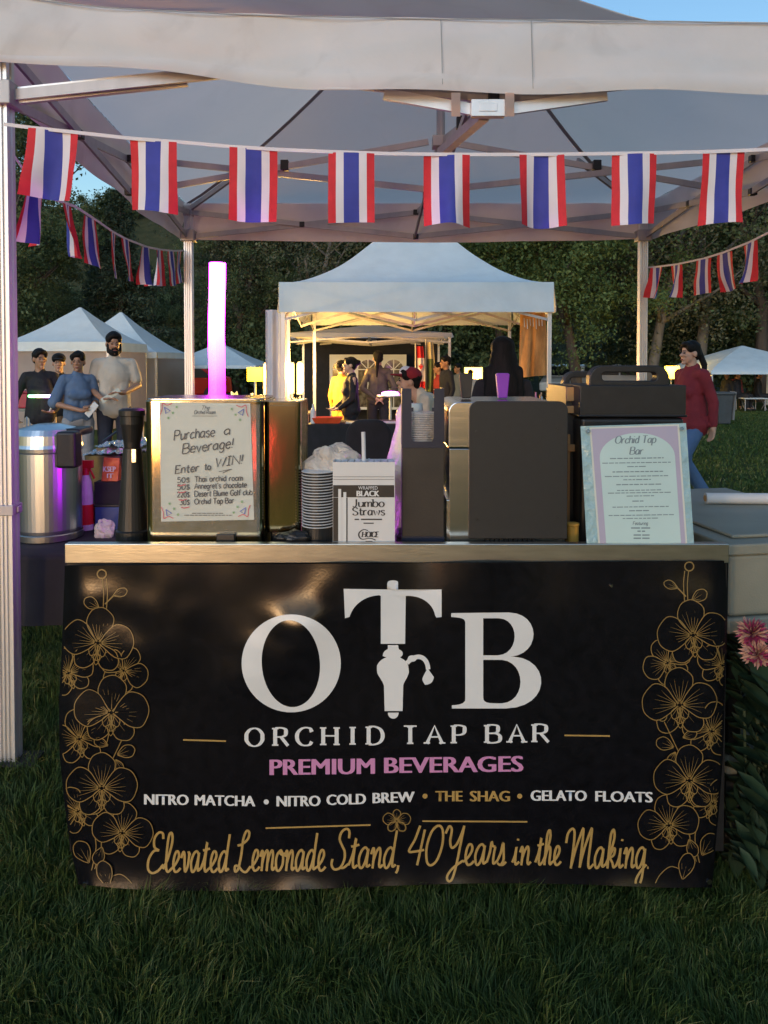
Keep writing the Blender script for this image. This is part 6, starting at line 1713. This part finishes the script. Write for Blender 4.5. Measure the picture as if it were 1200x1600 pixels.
# jars and bottles on the stall left of the white canopy and right of it
t, x0, x1, z = table('stall_counter', 'stall counter with jars to the left of the white canopy', 384, 480, 640, 11.4, M['grey_plastic'], clothm=M['brown_card'], hgt=.80)
n_i = 0
for i in range(12):
    xx = x0 + (x1 - x0) * (i + .5) / 12; hh = random.uniform(.08, .22); rr = random.uniform(.03, .05)
    b = MB(); b.lathe([(rr, .806), (rr, .806 + hh), (rr * .5, .806 + hh * 1.2), (rr * .5, .806 + hh * 1.35)], (xx, 11.6 + random.uniform(-.1, .1), 0), 12)
    tag(b.build('jar', [M['white_plastic'], M['orange_tan'], M['foil'], M['brown_card']][i % 4], smooth=False), 'jar in the row on the stall counter left of the white canopy', 'jar', 'jars on the stall counter')
t, x0, x1, z = table('drinks_table', 'dark table crowded with bottles under the amber cloth', 826, 900, 628, 11.0, M['brown_card'], clothm=M['black_cloth'], hgt=.85)
for i in range(16):
    xx = x0 + (x1 - x0) * (i + .5) / 16; hh = random.uniform(.2, .34); rr = random.uniform(.025, .04)
    b = MB(); b.lathe([(rr, .856), (rr, .856 + hh * .6), (rr * .4, .856 + hh * .8), (rr * .4, .856 + hh)], (xx, 11.2 + random.uniform(-.12, .2), 0), 12)
    tag(b.build('glass_bottle', [M['steel'], M['black_plastic'], M['foil'], M['print_pink'], M['orange_tan']][i % 5], smooth=False), 'bottle in the crowd of bottles on the dark table under the amber cloth', 'bottle', 'bottles under the amber cloth')
# parked cars beyond the lawn
def car(label, x, Y, rot, col):
    t = thing('parked_car', label, 'car', 'cars parked beyond the lawn', loc=(x, Y, 0)); t.rotation_euler = (0, 0, rot)
    m_ = mat('car_paint', col, .25, var=.03, coat=.5)
    prof = [(-2.1, .35), (-2.15, .7), (-1.6, .86), (-.9, .95), (-.35, 1.38), (.1, 1.46), (.9, 1.44), (1.5, 1.1), (2.1, .98), (2.15, .4), (1.75, .28), (-1.7, .28)]
    b = MB(); b.prism(prof, -.85, .85); o = b.build('body', m_, t, bevel=.08, seg=3)
    for y in (-.86, .86):
        b = MB(); b.prism([(-.78, .96), (-.3, 1.33), (.15, 1.38), (.15, .96)], y - .01, y + .01); b.prism([(.22, .96), (.22, 1.38), (.85, 1.36), (1.25, 1.05), (1.2, .96)], y - .01, y + .01); b.build('side_window', M['black_plastic'], t)
    b = MB(); b.bar((-.86, 0, .97), (-.40, 0, 1.36), 1.4, .02, (-.6, 0, .8)); b.build('windscreen', M['black_plastic'], t)
    for a in (-1.35, 1.35):
        for y in (-.78, .78):
            b = MB(); b.tube([(a, y - .1, .32), (a, y + .1, .32)], .32, 20); w_ = b.build('wheel', M['rubber'], t)
            b = MB(); b.tube([(a, y - .115, .32), (a, y + .115, .32)], .18, 16); b.build('rim', M['alu'], w_)
    for y in (-.6, .6):
        b = MB(); b.box(-2.16, -2.08, y - .14, y + .14, .6, .72); b.build('headlight', M['white_plastic'], t, bevel=.02)
    return t
car('red parked car under the lilac canopy', P(272, 590, 30).x, 30, R(20), (.35, .01, .01))
car('white parked car seen over the smaller black carrier', P(884, 590, 34).x, 34, R(70), (.65, .65, .65))
car('silver parked car seen left of the rear right canopy leg', P(958, 590, 36).x, 36, R(-10), (.55, .56, .58))
# warm lamp of the neighbouring stall, behind the camera; the steel boxes reflect it
LX, LY, LZ = -2.35, -3.2, .66
t = thing('stall_lantern', 'warm square lantern on a low stand at the stall opposite the bar', 'lamp', loc=(LX, LY, 0))
b = MB(); b.tube([(LX, LY, 0), (LX, LY, LZ)], .02, 10); part(b, 'stand', M['alu'], t)
for an in (0, 120, 240):
    b = MB(); b.tube([(LX, LY, .3), (LX + .4 * math.cos(R(an)), LY + .4 * math.sin(R(an)), .01)], .012, 8); part(b, 'leg', M['alu'], t)
b = MB(); b.box(LX - .12, LX + .12, LY - .12, LY + .12, LZ + .02, LZ + .30); part(b, 'glass', emit('lantern_glass', (1, .46, .13), 10), t, bevel=.01)
b = MB(); b.box(LX - .14, LX + .14, LY - .14, LY + .14, LZ, LZ + .018); b.box(LX - .14, LX + .14, LY - .14, LY + .14, LZ + .302, LZ + .33); part(b, 'cap', M['black_plastic'], t)
RX, RY, RZ = -1.15, -2.4, .55
t = thing('red_light_wand', 'pink red glowing light wand on a stand opposite the bar', 'light', loc=(RX, RY, 0))
b = MB(); b.tube([(RX, RY, 0), (RX, RY, RZ)], .012, 8); part(b, 'stand', M['alu'], t)
b = MB(); b.capsule((RX, RY, RZ + .02), (RX, RY, RZ + .4), .02, .02); part(b, 'glowing_wand', emit('red_wand', (1, .06, .06), 4), t)
l = bpy.data.lights.new('lantern_light', 'POINT'); l.energy = 85; l.color = (1, .60, .28); l.shadow_soft_size = .2
o = bpy.data.objects.new('lantern_light', l); C.objects.link(o); o.location = (LX, LY + .1, LZ + .62)
# ------------------------------------------------------------------ ground, hill, grass
def ground_mat(name, c0, c1, c2):
    m = bpy.data.materials.new(name); m.use_nodes = True; nt = m.node_tree; bs = nt.nodes['Principled BSDF']; L = nt.links.new
    tc = nt.nodes.new('ShaderNodeTexCoord')
    n1 = nt.nodes.new('ShaderNodeTexNoise'); n1.inputs['Scale'].default_value = 1.1; n1.inputs['Detail'].default_value = 8; L(tc.outputs['Object'], n1.inputs[0])
    n2 = nt.nodes.new('ShaderNodeTexNoise'); n2.inputs['Scale'].default_value = 60; n2.inputs['Detail'].default_value = 4; L(tc.outputs['Object'], n2.inputs[0])
    r1 = nt.nodes.new('ShaderNodeValToRGB'); e = r1.color_ramp.elements; e[0].position = .35; e[0].color = (*c0, 1); e[1].position = .68; e[1].color = (*c1, 1); L(n1.outputs[0], r1.inputs[0])
    mx = nt.nodes.new('ShaderNodeMixRGB'); mx.inputs[2].default_value = (*c2, 1); L(r1.outputs[0], mx.inputs[1])
    r2 = nt.nodes.new('ShaderNodeValToRGB'); r2.color_ramp.elements[0].position = .5; r2.color_ramp.elements[1].position = .75; L(n2.outputs[0], r2.inputs[0]); L(r2.outputs[0], mx.inputs[0])
    L(mx.outputs[0], bs.inputs['Base Color']); bs.inputs['Roughness'].default_value = .95; bs.inputs['Specular IOR Level'].default_value = .15
    bp = nt.nodes.new('ShaderNodeBump'); bp.inputs['Strength'].default_value = .9; bp.inputs['Distance'].default_value = .05; L(n2.outputs[0], bp.inputs['Height']); L(bp.outputs[0], bs.inputs['Normal'])
    return m
gm = ground_mat('lawn', (.030, .048, .014), (.060, .090, .022), (.085, .105, .035))
g = MB().grid(lambda u, v: Vector((-220 + 440 * u, -160 + 420 * v, 0)), 8, 8).build('lawn_ground', gm, fix=False); tag(g, kind='structure')
hm = ground_mat('dry_hill', (.045, .050, .020), (.085, .080, .036), (.055, .055, .026))
def hillz(x, y):
    t = max(0, min(1, (y - 42) / 45)); s_ = t * t * (3 - 2 * t)
    return s_ * (19 + 4 * noise.noise((x * .02, 2, 1)) - .04 * (x + 20)) + (.8 * noise.noise((x * .12, y * .12, 3)) * s_) - .05
h_ = MB().grid(lambda u, v: Vector((-110 + 220 * u, 42 + 80 * v, hillz(-110 + 220 * u, 42 + 80 * v))), 90, 40).build('hillside', hm, smooth=True, fix=False); tag(h_, kind='structure')

m_gr = bpy.data.materials.new('grass_blades'); m_gr.use_nodes = True
nt = m_gr.node_tree; bs = nt.nodes['Principled BSDF']
at = nt.nodes.new('ShaderNodeAttribute'); at.attribute_name = 'shade'
rp = nt.nodes.new('ShaderNodeValToRGB'); e = rp.color_ramp.elements
e[0].color = (.030, .062, .018, 1); e[1].color = (.24, .24, .10, 1); x_ = e.new(.55); x_.color = (.072, .122, .032, 1); x_ = e.new(.86); x_.color = (.125, .155, .048, 1)
nt.links.new(at.outputs['Fac'], rp.inputs[0]); nt.links.new(rp.outputs[0], bs.inputs['Base Color'])
bs.inputs['Roughness'].default_value = .55; bs.inputs['Specular IOR Level'].default_value = .25
tl = nt.nodes.new('ShaderNodeBsdfTranslucent'); nt.links.new(rp.outputs[0], tl.inputs[0]); mx = nt.nodes.new('ShaderNodeMixShader'); mx.inputs[0].default_value = .25
nt.links.new(bs.outputs[0], mx.inputs[1]); nt.links.new(tl.outputs[0], mx.inputs[2]); nt.links.new(mx.outputs[0], nt.nodes['Material Output'].inputs[0])
def blades(pos, hgt, wid, seed):
    r = np.random.default_rng(seed); n = len(pos)
    # tufts share a lean
    cell = np.floor(pos[:, :2] * 11).astype(int); hsh = (cell[:, 0] * 73856093 ^ cell[:, 1] * 19349663) % 1000 / 1000.0
    ang = hsh * 2 * np.pi + r.normal(0, .9, n); lean = np.abs(r.normal(.55, .35, n))
    d = np.stack([np.cos(ang), np.sin(ang), np.zeros(n)], 1)
    fa = r.uniform(0, 2 * np.pi, n); s = np.stack([np.cos(fa), np.sin(fa), np.zeros(n)], 1)
    h = hgt * r.uniform(.5, 1.25, n) * (.75 + .5 * hsh); w = wid * r.uniform(.7, 1.3, n)
    up = np.array([0, 0, 1.0])
    b0 = pos - s * w[:, None] / 2; b1 = pos + s * w[:, None] / 2
    m = pos + up * (h * .55)[:, None] + d * (h * lean * .28)[:, None]
    t = pos + up * (h * (1 - .28 * lean))[:, None] + d * (h * lean * .95)[:, None]
    m0 = m - s * w[:, None] * .38; m1 = m + s * w[:, None] * .38
    V = np.stack([b0, b1, m1, m0, t], 1).reshape(-1, 3)
    i = np.arange(n) * 5
    q = np.stack([i, i + 1, i + 2, i + 3], 1); tr = np.stack([i + 3, i + 2, i + 4], 1)
    sh = np.clip(r.normal(.42, .2, n) + (hsh - .5) * .25 + (r.random(n) < .06) * .45, 0, 1)
    return V, q, tr, np.repeat(sh, 5)
def sow(n, x0, x1, y0, y1, hgt, wid, seed, frustum=None):
    r = np.random.default_rng(seed)
    y = np.sqrt(r.uniform(y0 ** 2, y1 ** 2, n)) if frustum else r.uniform(y0, y1, n)
    if frustum: x = (r.uniform(frustum[0], frustum[1], n)) * y
    else: x = r.uniform(x0, x1, n)
    p = np.stack([x, y, np.zeros(n)], 1)
    keep = ~((x > xl - .02) & (x < xr + .02) & (y > YB + .1) & (y < YB + DEPTH))
    p = p[keep]
    dens = np.array([noise.noise((a * 1.6, b_ * 1.6, 5)) for a, b_ in p[:, :2]]) if n < 200000 else np.zeros(len(p))
    hh = hgt * (1 + .45 * dens)
    V, q, t, sh = blades(p, hh, wid, seed + 1)
    if n < 200000:                             # worn, yellowing patches
        pt = np.array([noise.noise((a * .9, b_ * .9, 11)) + .6 * noise.noise((a * 3.1, b_ * 3.1, 2)) for a, b_ in p[:, :2]])
        sh = np.clip(sh + np.repeat(np.clip(pt, -.5, .9) * .2, 5), 0, 1)
    return V, q, t, sh
parts_ = [sow(62000, -1.5, 1.6, 1.45, 2.35, .060, .0032, 1), sow(30000, -2.2, -.7, 2.2, 4.6, .060, .0042, 2), sow(9000, .75, 1.7, 2.1, 3.2, .060, .0042, 3),
          sow(34000, 0, 0, 3.6, 9.0, .055, .010, 4, (.28, .62)), sow(26000, 0, 0, 9, 24, .05, .022, 5, (.34, .60)), sow(9000, 0, 0, 4.6, 12, .055, .014, 6, (-.56, -.3))]
V, Q, T, S, off = [], [], [], [], 0
for v, q, t, s in parts_:
    V.append(v); Q.append(q + off); T.append(t + off); S.append(s); off += len(v)
me = np_mesh('grass', np.concatenate(V), np.concatenate(Q), np.concatenate(T))
a = me.attributes.new('shade', 'FLOAT', 'POINT'); a.data.foreach_set('value', np.concatenate(S).astype(np.float32))
me.materials.append(m_gr); go = link('grass', me); tag(go, kind='stuff')

# ------------------------------------------------------------------ trees
def leaf_mat(name, dark, light, dry=None):
    m = bpy.data.materials.new(name); m.use_nodes = True; nt = m.node_tree; bs = nt.nodes['Principled BSDF']
    at = nt.nodes.new('ShaderNodeAttribute'); at.attribute_name = 'shade'; rp = nt.nodes.new('ShaderNodeValToRGB')
    rp.color_ramp.elements[0].color = (*dark, 1); rp.color_ramp.elements[1].color = (*light, 1)
    nt.links.new(at.outputs['Fac'], rp.inputs[0]); nt.links.new(rp.outputs[0], bs.inputs['Base Color']); bs.inputs['Roughness'].default_value = .6; bs.inputs['Specular IOR Level'].default_value = .3
    tl = nt.nodes.new('ShaderNodeBsdfTranslucent'); nt.links.new(rp.outputs[0], tl.inputs[0]); mx = nt.nodes.new('ShaderNodeMixShader'); mx.inputs[0].default_value = .2
    nt.links.new(bs.outputs[0], mx.inputs[1]); nt.links.new(tl.outputs[0], mx.inputs[2]); nt.links.new(mx.outputs[0], nt.nodes['Material Output'].inputs[0])
    return m
LM = [leaf_mat('broad_leaf', (.040, .068, .027), (.150, .185, .080)), leaf_mat('needle', (.026, .046, .032), (.072, .104, .065)), leaf_mat('dry_leaf', (.070, .072, .042), (.175, .175, .10)), leaf_mat('bright_leaf', (.052, .090, .028), (.15, .205, .07))]
def leaf_cloud(cent, size, shade, seed, asp=.55):
    r = np.random.default_rng(seed); n = len(cent)
    a = r.normal(size=(n, 3)); a /= np.linalg.norm(a, axis=1)[:, None]
    b_ = np.cross(a, r.normal(size=(n, 3))); b_ /= np.linalg.norm(b_, axis=1)[:, None]
    s = size * r.uniform(.6, 1.4, n)[:, None]
    V = np.stack([cent - a * s / 2, cent + b_ * s * asp / 2, cent + a * s / 2, cent - b_ * s * asp / 2], 1).reshape(-1, 3)
    i = np.arange(n) * 4
    return V, np.stack([i, i + 1, i + 2, i + 3], 1), np.repeat(shade, 4)
def leaf_obj(name, V, Q, S, m, parent):
    me = np_mesh(name, V, Q); a = me.attributes.new('shade', 'FLOAT', 'POINT'); a.data.foreach_set('value', np.clip(S, 0, 1).astype(np.float32)); me.materials.append(m)
    return link(name, me, parent)
def broad_tree(name, label, h, wd, seed, lm, leaves=16000, bare=.0, leaf=.125, base=.12, group='trees behind the stalls', bark='bark'):
    r = random.Random(seed); nr = np.random.default_rng(seed)
    root = thing(name, label, 'tree', group)
    b = MB(); tips = []
    def limb(p, d, L, rad, lvl):
        pts = [p]; rs = [rad]; n = 5
        for i in range(n):
            d = (d + Vector((r.uniform(-.2, .2), r.uniform(-.2, .2), r.uniform(-.05, .16)))).normalized()
            p = p + d * L / n; pts.append(p); rs.append(rad * (1 - .75 * (i + 1) / n))
            if lvl < 2 and i >= 1:
                for _ in range(2 if lvl == 0 else 1):
                    an = r.uniform(0, 6.28); nd = (d * .5 + Vector((math.cos(an), math.sin(an), r.uniform(.0, .6)))).normalized()
                    limb(p, nd, L * r.uniform(.38, .6), rs[-1] * .6, lvl + 1)
            if lvl >= 1: tips.append(p)
        tips.append(p); b.tube(pts, rs, 7 if lvl == 0 else 5)
    limb(Vector((0, 0, -.1)), Vector((0, 0, 1)), h * .72, h * .022, 0)
    b.build('trunk', M[bark], root, smooth=True)
    # clumps: round the branch tips and over an uneven crown shell
    K = int(55 + 20 * wd); cl = []
    for i in range(K):
        if i < K * .45 and tips: c = np.array(r.choice(tips)) * np.array([1.0, 1.0, 1.0])
        else:
            u = r.uniform(-1, 1); an = r.uniform(0, 6.28); q = math.sqrt(1 - u * u); rad = r.uniform(.55, 1.0) * (1 + .25 * noise.noise((math.cos(an) * 1.5 + seed, math.sin(an) * 1.5, u * 1.5)))
            c = np.array([math.cos(an) * q * wd / 2 * rad, math.sin(an) * q * wd / 2 * rad, h * (base + (1 - base) * .52) + u * h * (1 - base) * .48 * rad])
        if c[2] < h * base * .8: c[2] = h * base + r.uniform(0, .5)
        c[2] = min(c[2], h * .95)
        cl.append((c, r.uniform(.4, 1.0) * wd * .115, r.uniform(.0, .9)))
    per = leaves // len(cl); cs_, sh = [], []
    for c, rad, tone in cl:
        if r.random() < bare: continue
        q = nr.normal(size=(per, 3)) * np.array([rad, rad, rad * .7]) * .62
        cs_.append(c + q); sh.append(np.clip(tone + nr.normal(0, .16, per), 0, 1))
    V, Q, S = leaf_cloud(np.concatenate(cs_), leaf, np.concatenate(sh), seed)
    leaf_obj('crown', V, Q, S, lm, root)
    return root
def conifer(name, label, h, wd, seed, lm, leaves=20000, group='trees behind the stalls'):
    r = random.Random(seed); nr = np.random.default_rng(seed)
    root = thing(name, label, 'tree', group)
    b = MB(); b.tube([(0, 0, -.1), (0, 0, h * .5), (0, 0, h)], [h * .016, h * .01, .01], 8)
    cs_, sh = [], []
    lv = 30
    for i in range(lv):
        t = i / lv; z = h * (.06 + .92 * t); rad = wd / 2 * (1 - t) ** .85 * r.uniform(.75, 1.1) + .12
        for j in range(9):
            an = r.uniform(0, 6.28); L = rad * r.uniform(.65, 1.1); n = int(leaves / lv / 9 * (1.6 - 1.2 * t))
            b.tube([(0, 0, z), (math.cos(an) * L, math.sin(an) * L, z - .22 * L)], [.025, .006], 4)
            q = nr.random(n) ** .7; wig = nr.normal(0, .10 + .07 * L, n)
            cs_.append(np.stack([math.cos(an) * L * q - math.sin(an) * wig, math.sin(an) * L * q + math.cos(an) * wig, z - .22 * L * q + nr.normal(0, .09, n) - .1 * np.abs(wig)], 1)); sh.append(np.clip(r.uniform(.15, .8) + nr.normal(0, .15, n), 0, 1))
    b.build('trunk', M['bark'], root, smooth=True)
    V, Q, S = leaf_cloud(np.concatenate(cs_), .17, np.concatenate(sh), seed, .35)
    leaf_obj('crown', V, Q, S, lm, root)
    return root
def put(o, px, Y, rz=0, s=1.0, label=None):
    o.location = (P(px, 580, Y).x, Y, 0); o.rotation_euler = (0, 0, rz); o.scale = (s, s, s)
    if label: o['label'] = label
    return o
tA = broad_tree('broadleaf_tree', 'tall dark broadleaf tree at the left edge behind the near vendor canopy', 11.5, 6.0, 11, LM[0], 34000)
tB = broad_tree('broadleaf_tree', 'brighter green broadleaf tree right of the white canopy', 10.5, 8.0, 23, LM[3], 40000)
tC = broad_tree('sparse_tree', 'half bare grey green tree behind the rear right canopy leg', 11, 8.5, 37, LM[2], 20000, bare=.3, bark='pale_bark')
tD = conifer('spruce_tree', 'dark spruce with drooping boughs behind the second vendor canopy', 8.6, 5.2, 41, LM[1])
put(tA, -5, 27, 0, 1.0); put(tB, 905, 27, 1.0, 1.0); put(tC, 1010, 29, .4, 1.0); put(tD, 190, 30, 0, 1.0)
# shared crowns, turned and scaled
rows = [(tA, -70, 30, 1.1, 'dark broadleaf tree outside the left edge of the view'), (tA, 90, 33, .62, 'shorter dark tree left of the spruce'), (tC, 395, 36, .95, 'grey tree seen behind the light tube'), (tA, 370, 33, .8, 'dark round tree just left of the white canopy roof'), (tC, 470, 33, 1.0, 'bare branched tree behind the left eave of the white canopy'), (tA, 460, 38, 1.1, 'dark tree standing deep behind the white canopy, left of its peak'),
        (tB, 590, 37, 1.1, 'green tree hidden behind the peak of the white canopy'), (tA, 700, 34, 1.0, 'dark tree right behind the right slope of the white canopy'), (tB, 800, 31, 1.05, 'green tree over the right eave of the white canopy'), (tC, 905, 36, 1.1, 'grey sparse tree deep behind the bright green one'), (tC, 1100, 31, 1.15, 'sparse tree over the head of the walking woman'), (tB, 1090, 36, 1.1, 'green tree deep behind the walking woman'),
        (tA, 1190, 30, 1.15, 'dark tree behind the picnic canopy at the right edge'), (tB, 1260, 33, 1.2, 'green tree beyond the right edge of the view'), (tC, 1180, 37, 1.2, 'grey tree deep behind the picnic canopy'), (tA, 600, 42, 1.2, 'tall dark tree far behind the middle of the lawn'), (tA, 1000, 42, 1.25, 'tall dark tree far behind the rear canopy leg'), (tA, 800, 42, 1.2, 'tall dark tree far behind the amber cloth')]
for i, (o, px, Y, s, lab) in enumerate(rows):
    put(copy_tree(o), px, Y, i * 1.7 + .5, s, lab)
for i, (px, Y, s_) in enumerate(((-260, 30, 1.0), (-420, 34, 1.1), (-640, 31, 1.0), (1420, 32, 1.1), (1620, 34, 1.1), (1850, 32, 1.0))):
    put(copy_tree((tA, tB, tC)[i % 3]), px, Y, i * 1.3, s_, ('dark tree further left than the view', 'green tree well left of the view', 'sparse tree farthest left of the view', 'dark tree further right than the view', 'green tree well right of the view', 'sparse tree farthest right of the view')[i])
tE = copy_tree(tD); put(tE, 150, 36, 2.0, .75, 'smaller spruce whose tip shows left of the big one')
# trees behind the camera, mirrored in the steel
for i, (px, Y, s) in enumerate(((-9, -24, 1), (-2, -27, 1.1), (5, -24, .9), (12, -26, 1.1))):
    o = copy_tree((tA, tB)[i % 2]); o.location = (px, Y, 0); o.scale = (s, s, s); o['label'] = ('dark tree behind the viewer, far left', 'green tree behind the viewer, left of middle', 'dark tree behind the viewer, right of middle', 'green tree behind the viewer, far right')[i]; o['group'] = 'trees opposite the bar'
# bushes closing the gap under the crowns
bu = broad_tree('shrub', 'dark shrub at the foot of the trees behind the red car', 3.0, 5.5, 77, LM[0], 9000, leaf=.16, base=.02, group='shrubs at the foot of the trees')
put(bu, 300, 34)
for i, (px, Y, s, lab) in enumerate(((60, 34, 1.1, 'shrub behind the near vendor canopy'), (180, 35, 1.1, 'shrub behind the second vendor canopy'), (420, 33, 1.1, 'shrub behind the stall lamps'), (540, 35, 1.2, 'shrub behind the black walled canopy'), (660, 33, 1.2, 'shrub behind the hanging flags'), (770, 34, 1.1, 'shrub behind the long haired person'), (1000, 38, 1.1, 'shrub behind the silver car'), (1080, 34, 1.1, 'shrub behind the walking woman'), (1170, 34, 1.15, 'shrub behind the picnic canopy'), (1260, 33, 1.2, 'shrub beyond the right edge of the lawn'))):
    put(copy_tree(bu), px, Y, i * 2.1, s, lab)
for i in range(16):
    r5 = random.Random(100 + i); Y = r5.uniform(52, 80); px = r5.uniform(60, 420); x = P(px, 500, Y).x
    o = copy_tree(bu); o.location = (x, Y, hillz(x, Y) - .2); q = r5.uniform(.35, .9); o.scale = (q, q, q * r5.uniform(.8, 1.4)); o.rotation_euler = (0, 0, r5.uniform(0, 6))
    o['label'] = 'scrubby bush dotted on the dry hillside'; o['group'] = 'bushes on the hillside'
# ------------------------------------------------------------------ dahlia plant right of the counter
YP_ = YB + .06
dx = P(1180, 1200, YP_).x
dh = thing('dahlia_plant', 'leafy dahlia plant with two pink and cream blooms right of the banner', 'plant', loc=(dx, YP_, 0))
b = MB()
heads = [P(1176, 990, YP_ - .02), P(1184, 1024, YP_ - .05)]
stems = []
for i, hq in enumerate(heads):
    pts = crom([Vector((dx + .02 * i, YP_ + .05, 0)), Vector((dx + .03 + .03 * i, YP_ + .05, .35)), Vector((hq.x + .02, hq.y + .05, hq.z - .15)), hq], 6); b.tube(pts, .0045, 6)
for i in range(7):
    an = random.uniform(0, 6.28); b.tube(crom([Vector((dx, YP_ + .05, 0)), Vector((dx + .08 * math.cos(an), YP_ + .06 + .05 * math.sin(an), .25)), Vector((dx + .2 * math.cos(an), YP_ + .08 + .12 * math.sin(an), .55))], 5), .0045, 6)
part(b, 'stem', mat('dark_stem', (.03, .045, .02), .7), dh)
b = MB()
r = random.Random(5)
for i in range(380):
    z = r.uniform(.05, .74); an = r.uniform(0, 6.28); rad = r.uniform(.04, .26)
    c = Vector((dx + rad * math.cos(an), YP_ + .10 + rad * .7 * math.sin(an), z))
    d = Vector((math.cos(an), math.sin(an) * .7 - .25, r.uniform(-.5, .35))).normalized(); sd = d.cross(Vector((0, 0, 1))).normalized(); L = r.uniform(.08, .15); w_ = L * .42
    n_ = sd.cross(d)
    if min(c.x, c.x + d.x * L) - w_ * .5 < xr + .012 and c.y < YB + .14:
        d.x = abs(d.x); c.x = max(c.x, xr + .015 + w_ * .5); sd = d.cross(Vector((0, 0, 1))).normalized(); n_ = sd.cross(d)
    vs = []
    for t, q in ((0, .05), (.3, .9), (.6, 1), (.85, .5), (1, .02)):
        for e_2 in (-1, 0, 1): vs.append(c + d * L * t + sd * e_2 * q * w_ / 2 + n_ * (abs(e_2) * .012 - .03 * t * t))
    b.add(vs, [(k * 3 + j, k * 3 + j + 1, k * 3 + j + 4, k * 3 + j + 3) for k in range(4) for j in range(2)])
part(b, 'foliage', mat('dahlia_leaf', (.017, .034, .014), .65, var=.55, vscale=9, spec=.3), dh, smooth=True, fix=False)
m_p = [mat('petal_pink', (.30, .035, .10), .6, var=.2), mat('petal_cream', (.50, .27, .20), .6, var=.15)]
for i, hq in enumerate(heads):
    b = MB(); R0 = .047
    for k in range(150):
        z = 1 - 1.75 * (k + .5) / 150; an = k * 2.39996; q = math.sqrt(max(0, 1 - z * z))
        d = Vector((q * math.cos(an), q * math.sin(an), z)); d = Matrix.Rotation(R(50), 3, 'X') @ d
        sd = d.orthogonal().normalized(); L = R0 * (.8 + .35 * r.random()); w_ = .011
        b.cur = 0 if r.random() < (.55 if i == 0 else .35) else 1
        n_ = d.cross(sd)
        b.add([hq + d * R0 * .15 - sd * w_ * .25, hq + d * R0 * .15 + sd * w_ * .25, hq + d * L * .7 + sd * w_ * .5 + n_ * .003, hq + d * L * 1.05, hq + d * L * .7 - sd * w_ * .5 + n_ * .003], [(0, 1, 2, 3, 4)])
    o = part(b, 'bloom', m_p, dh, fix=False)
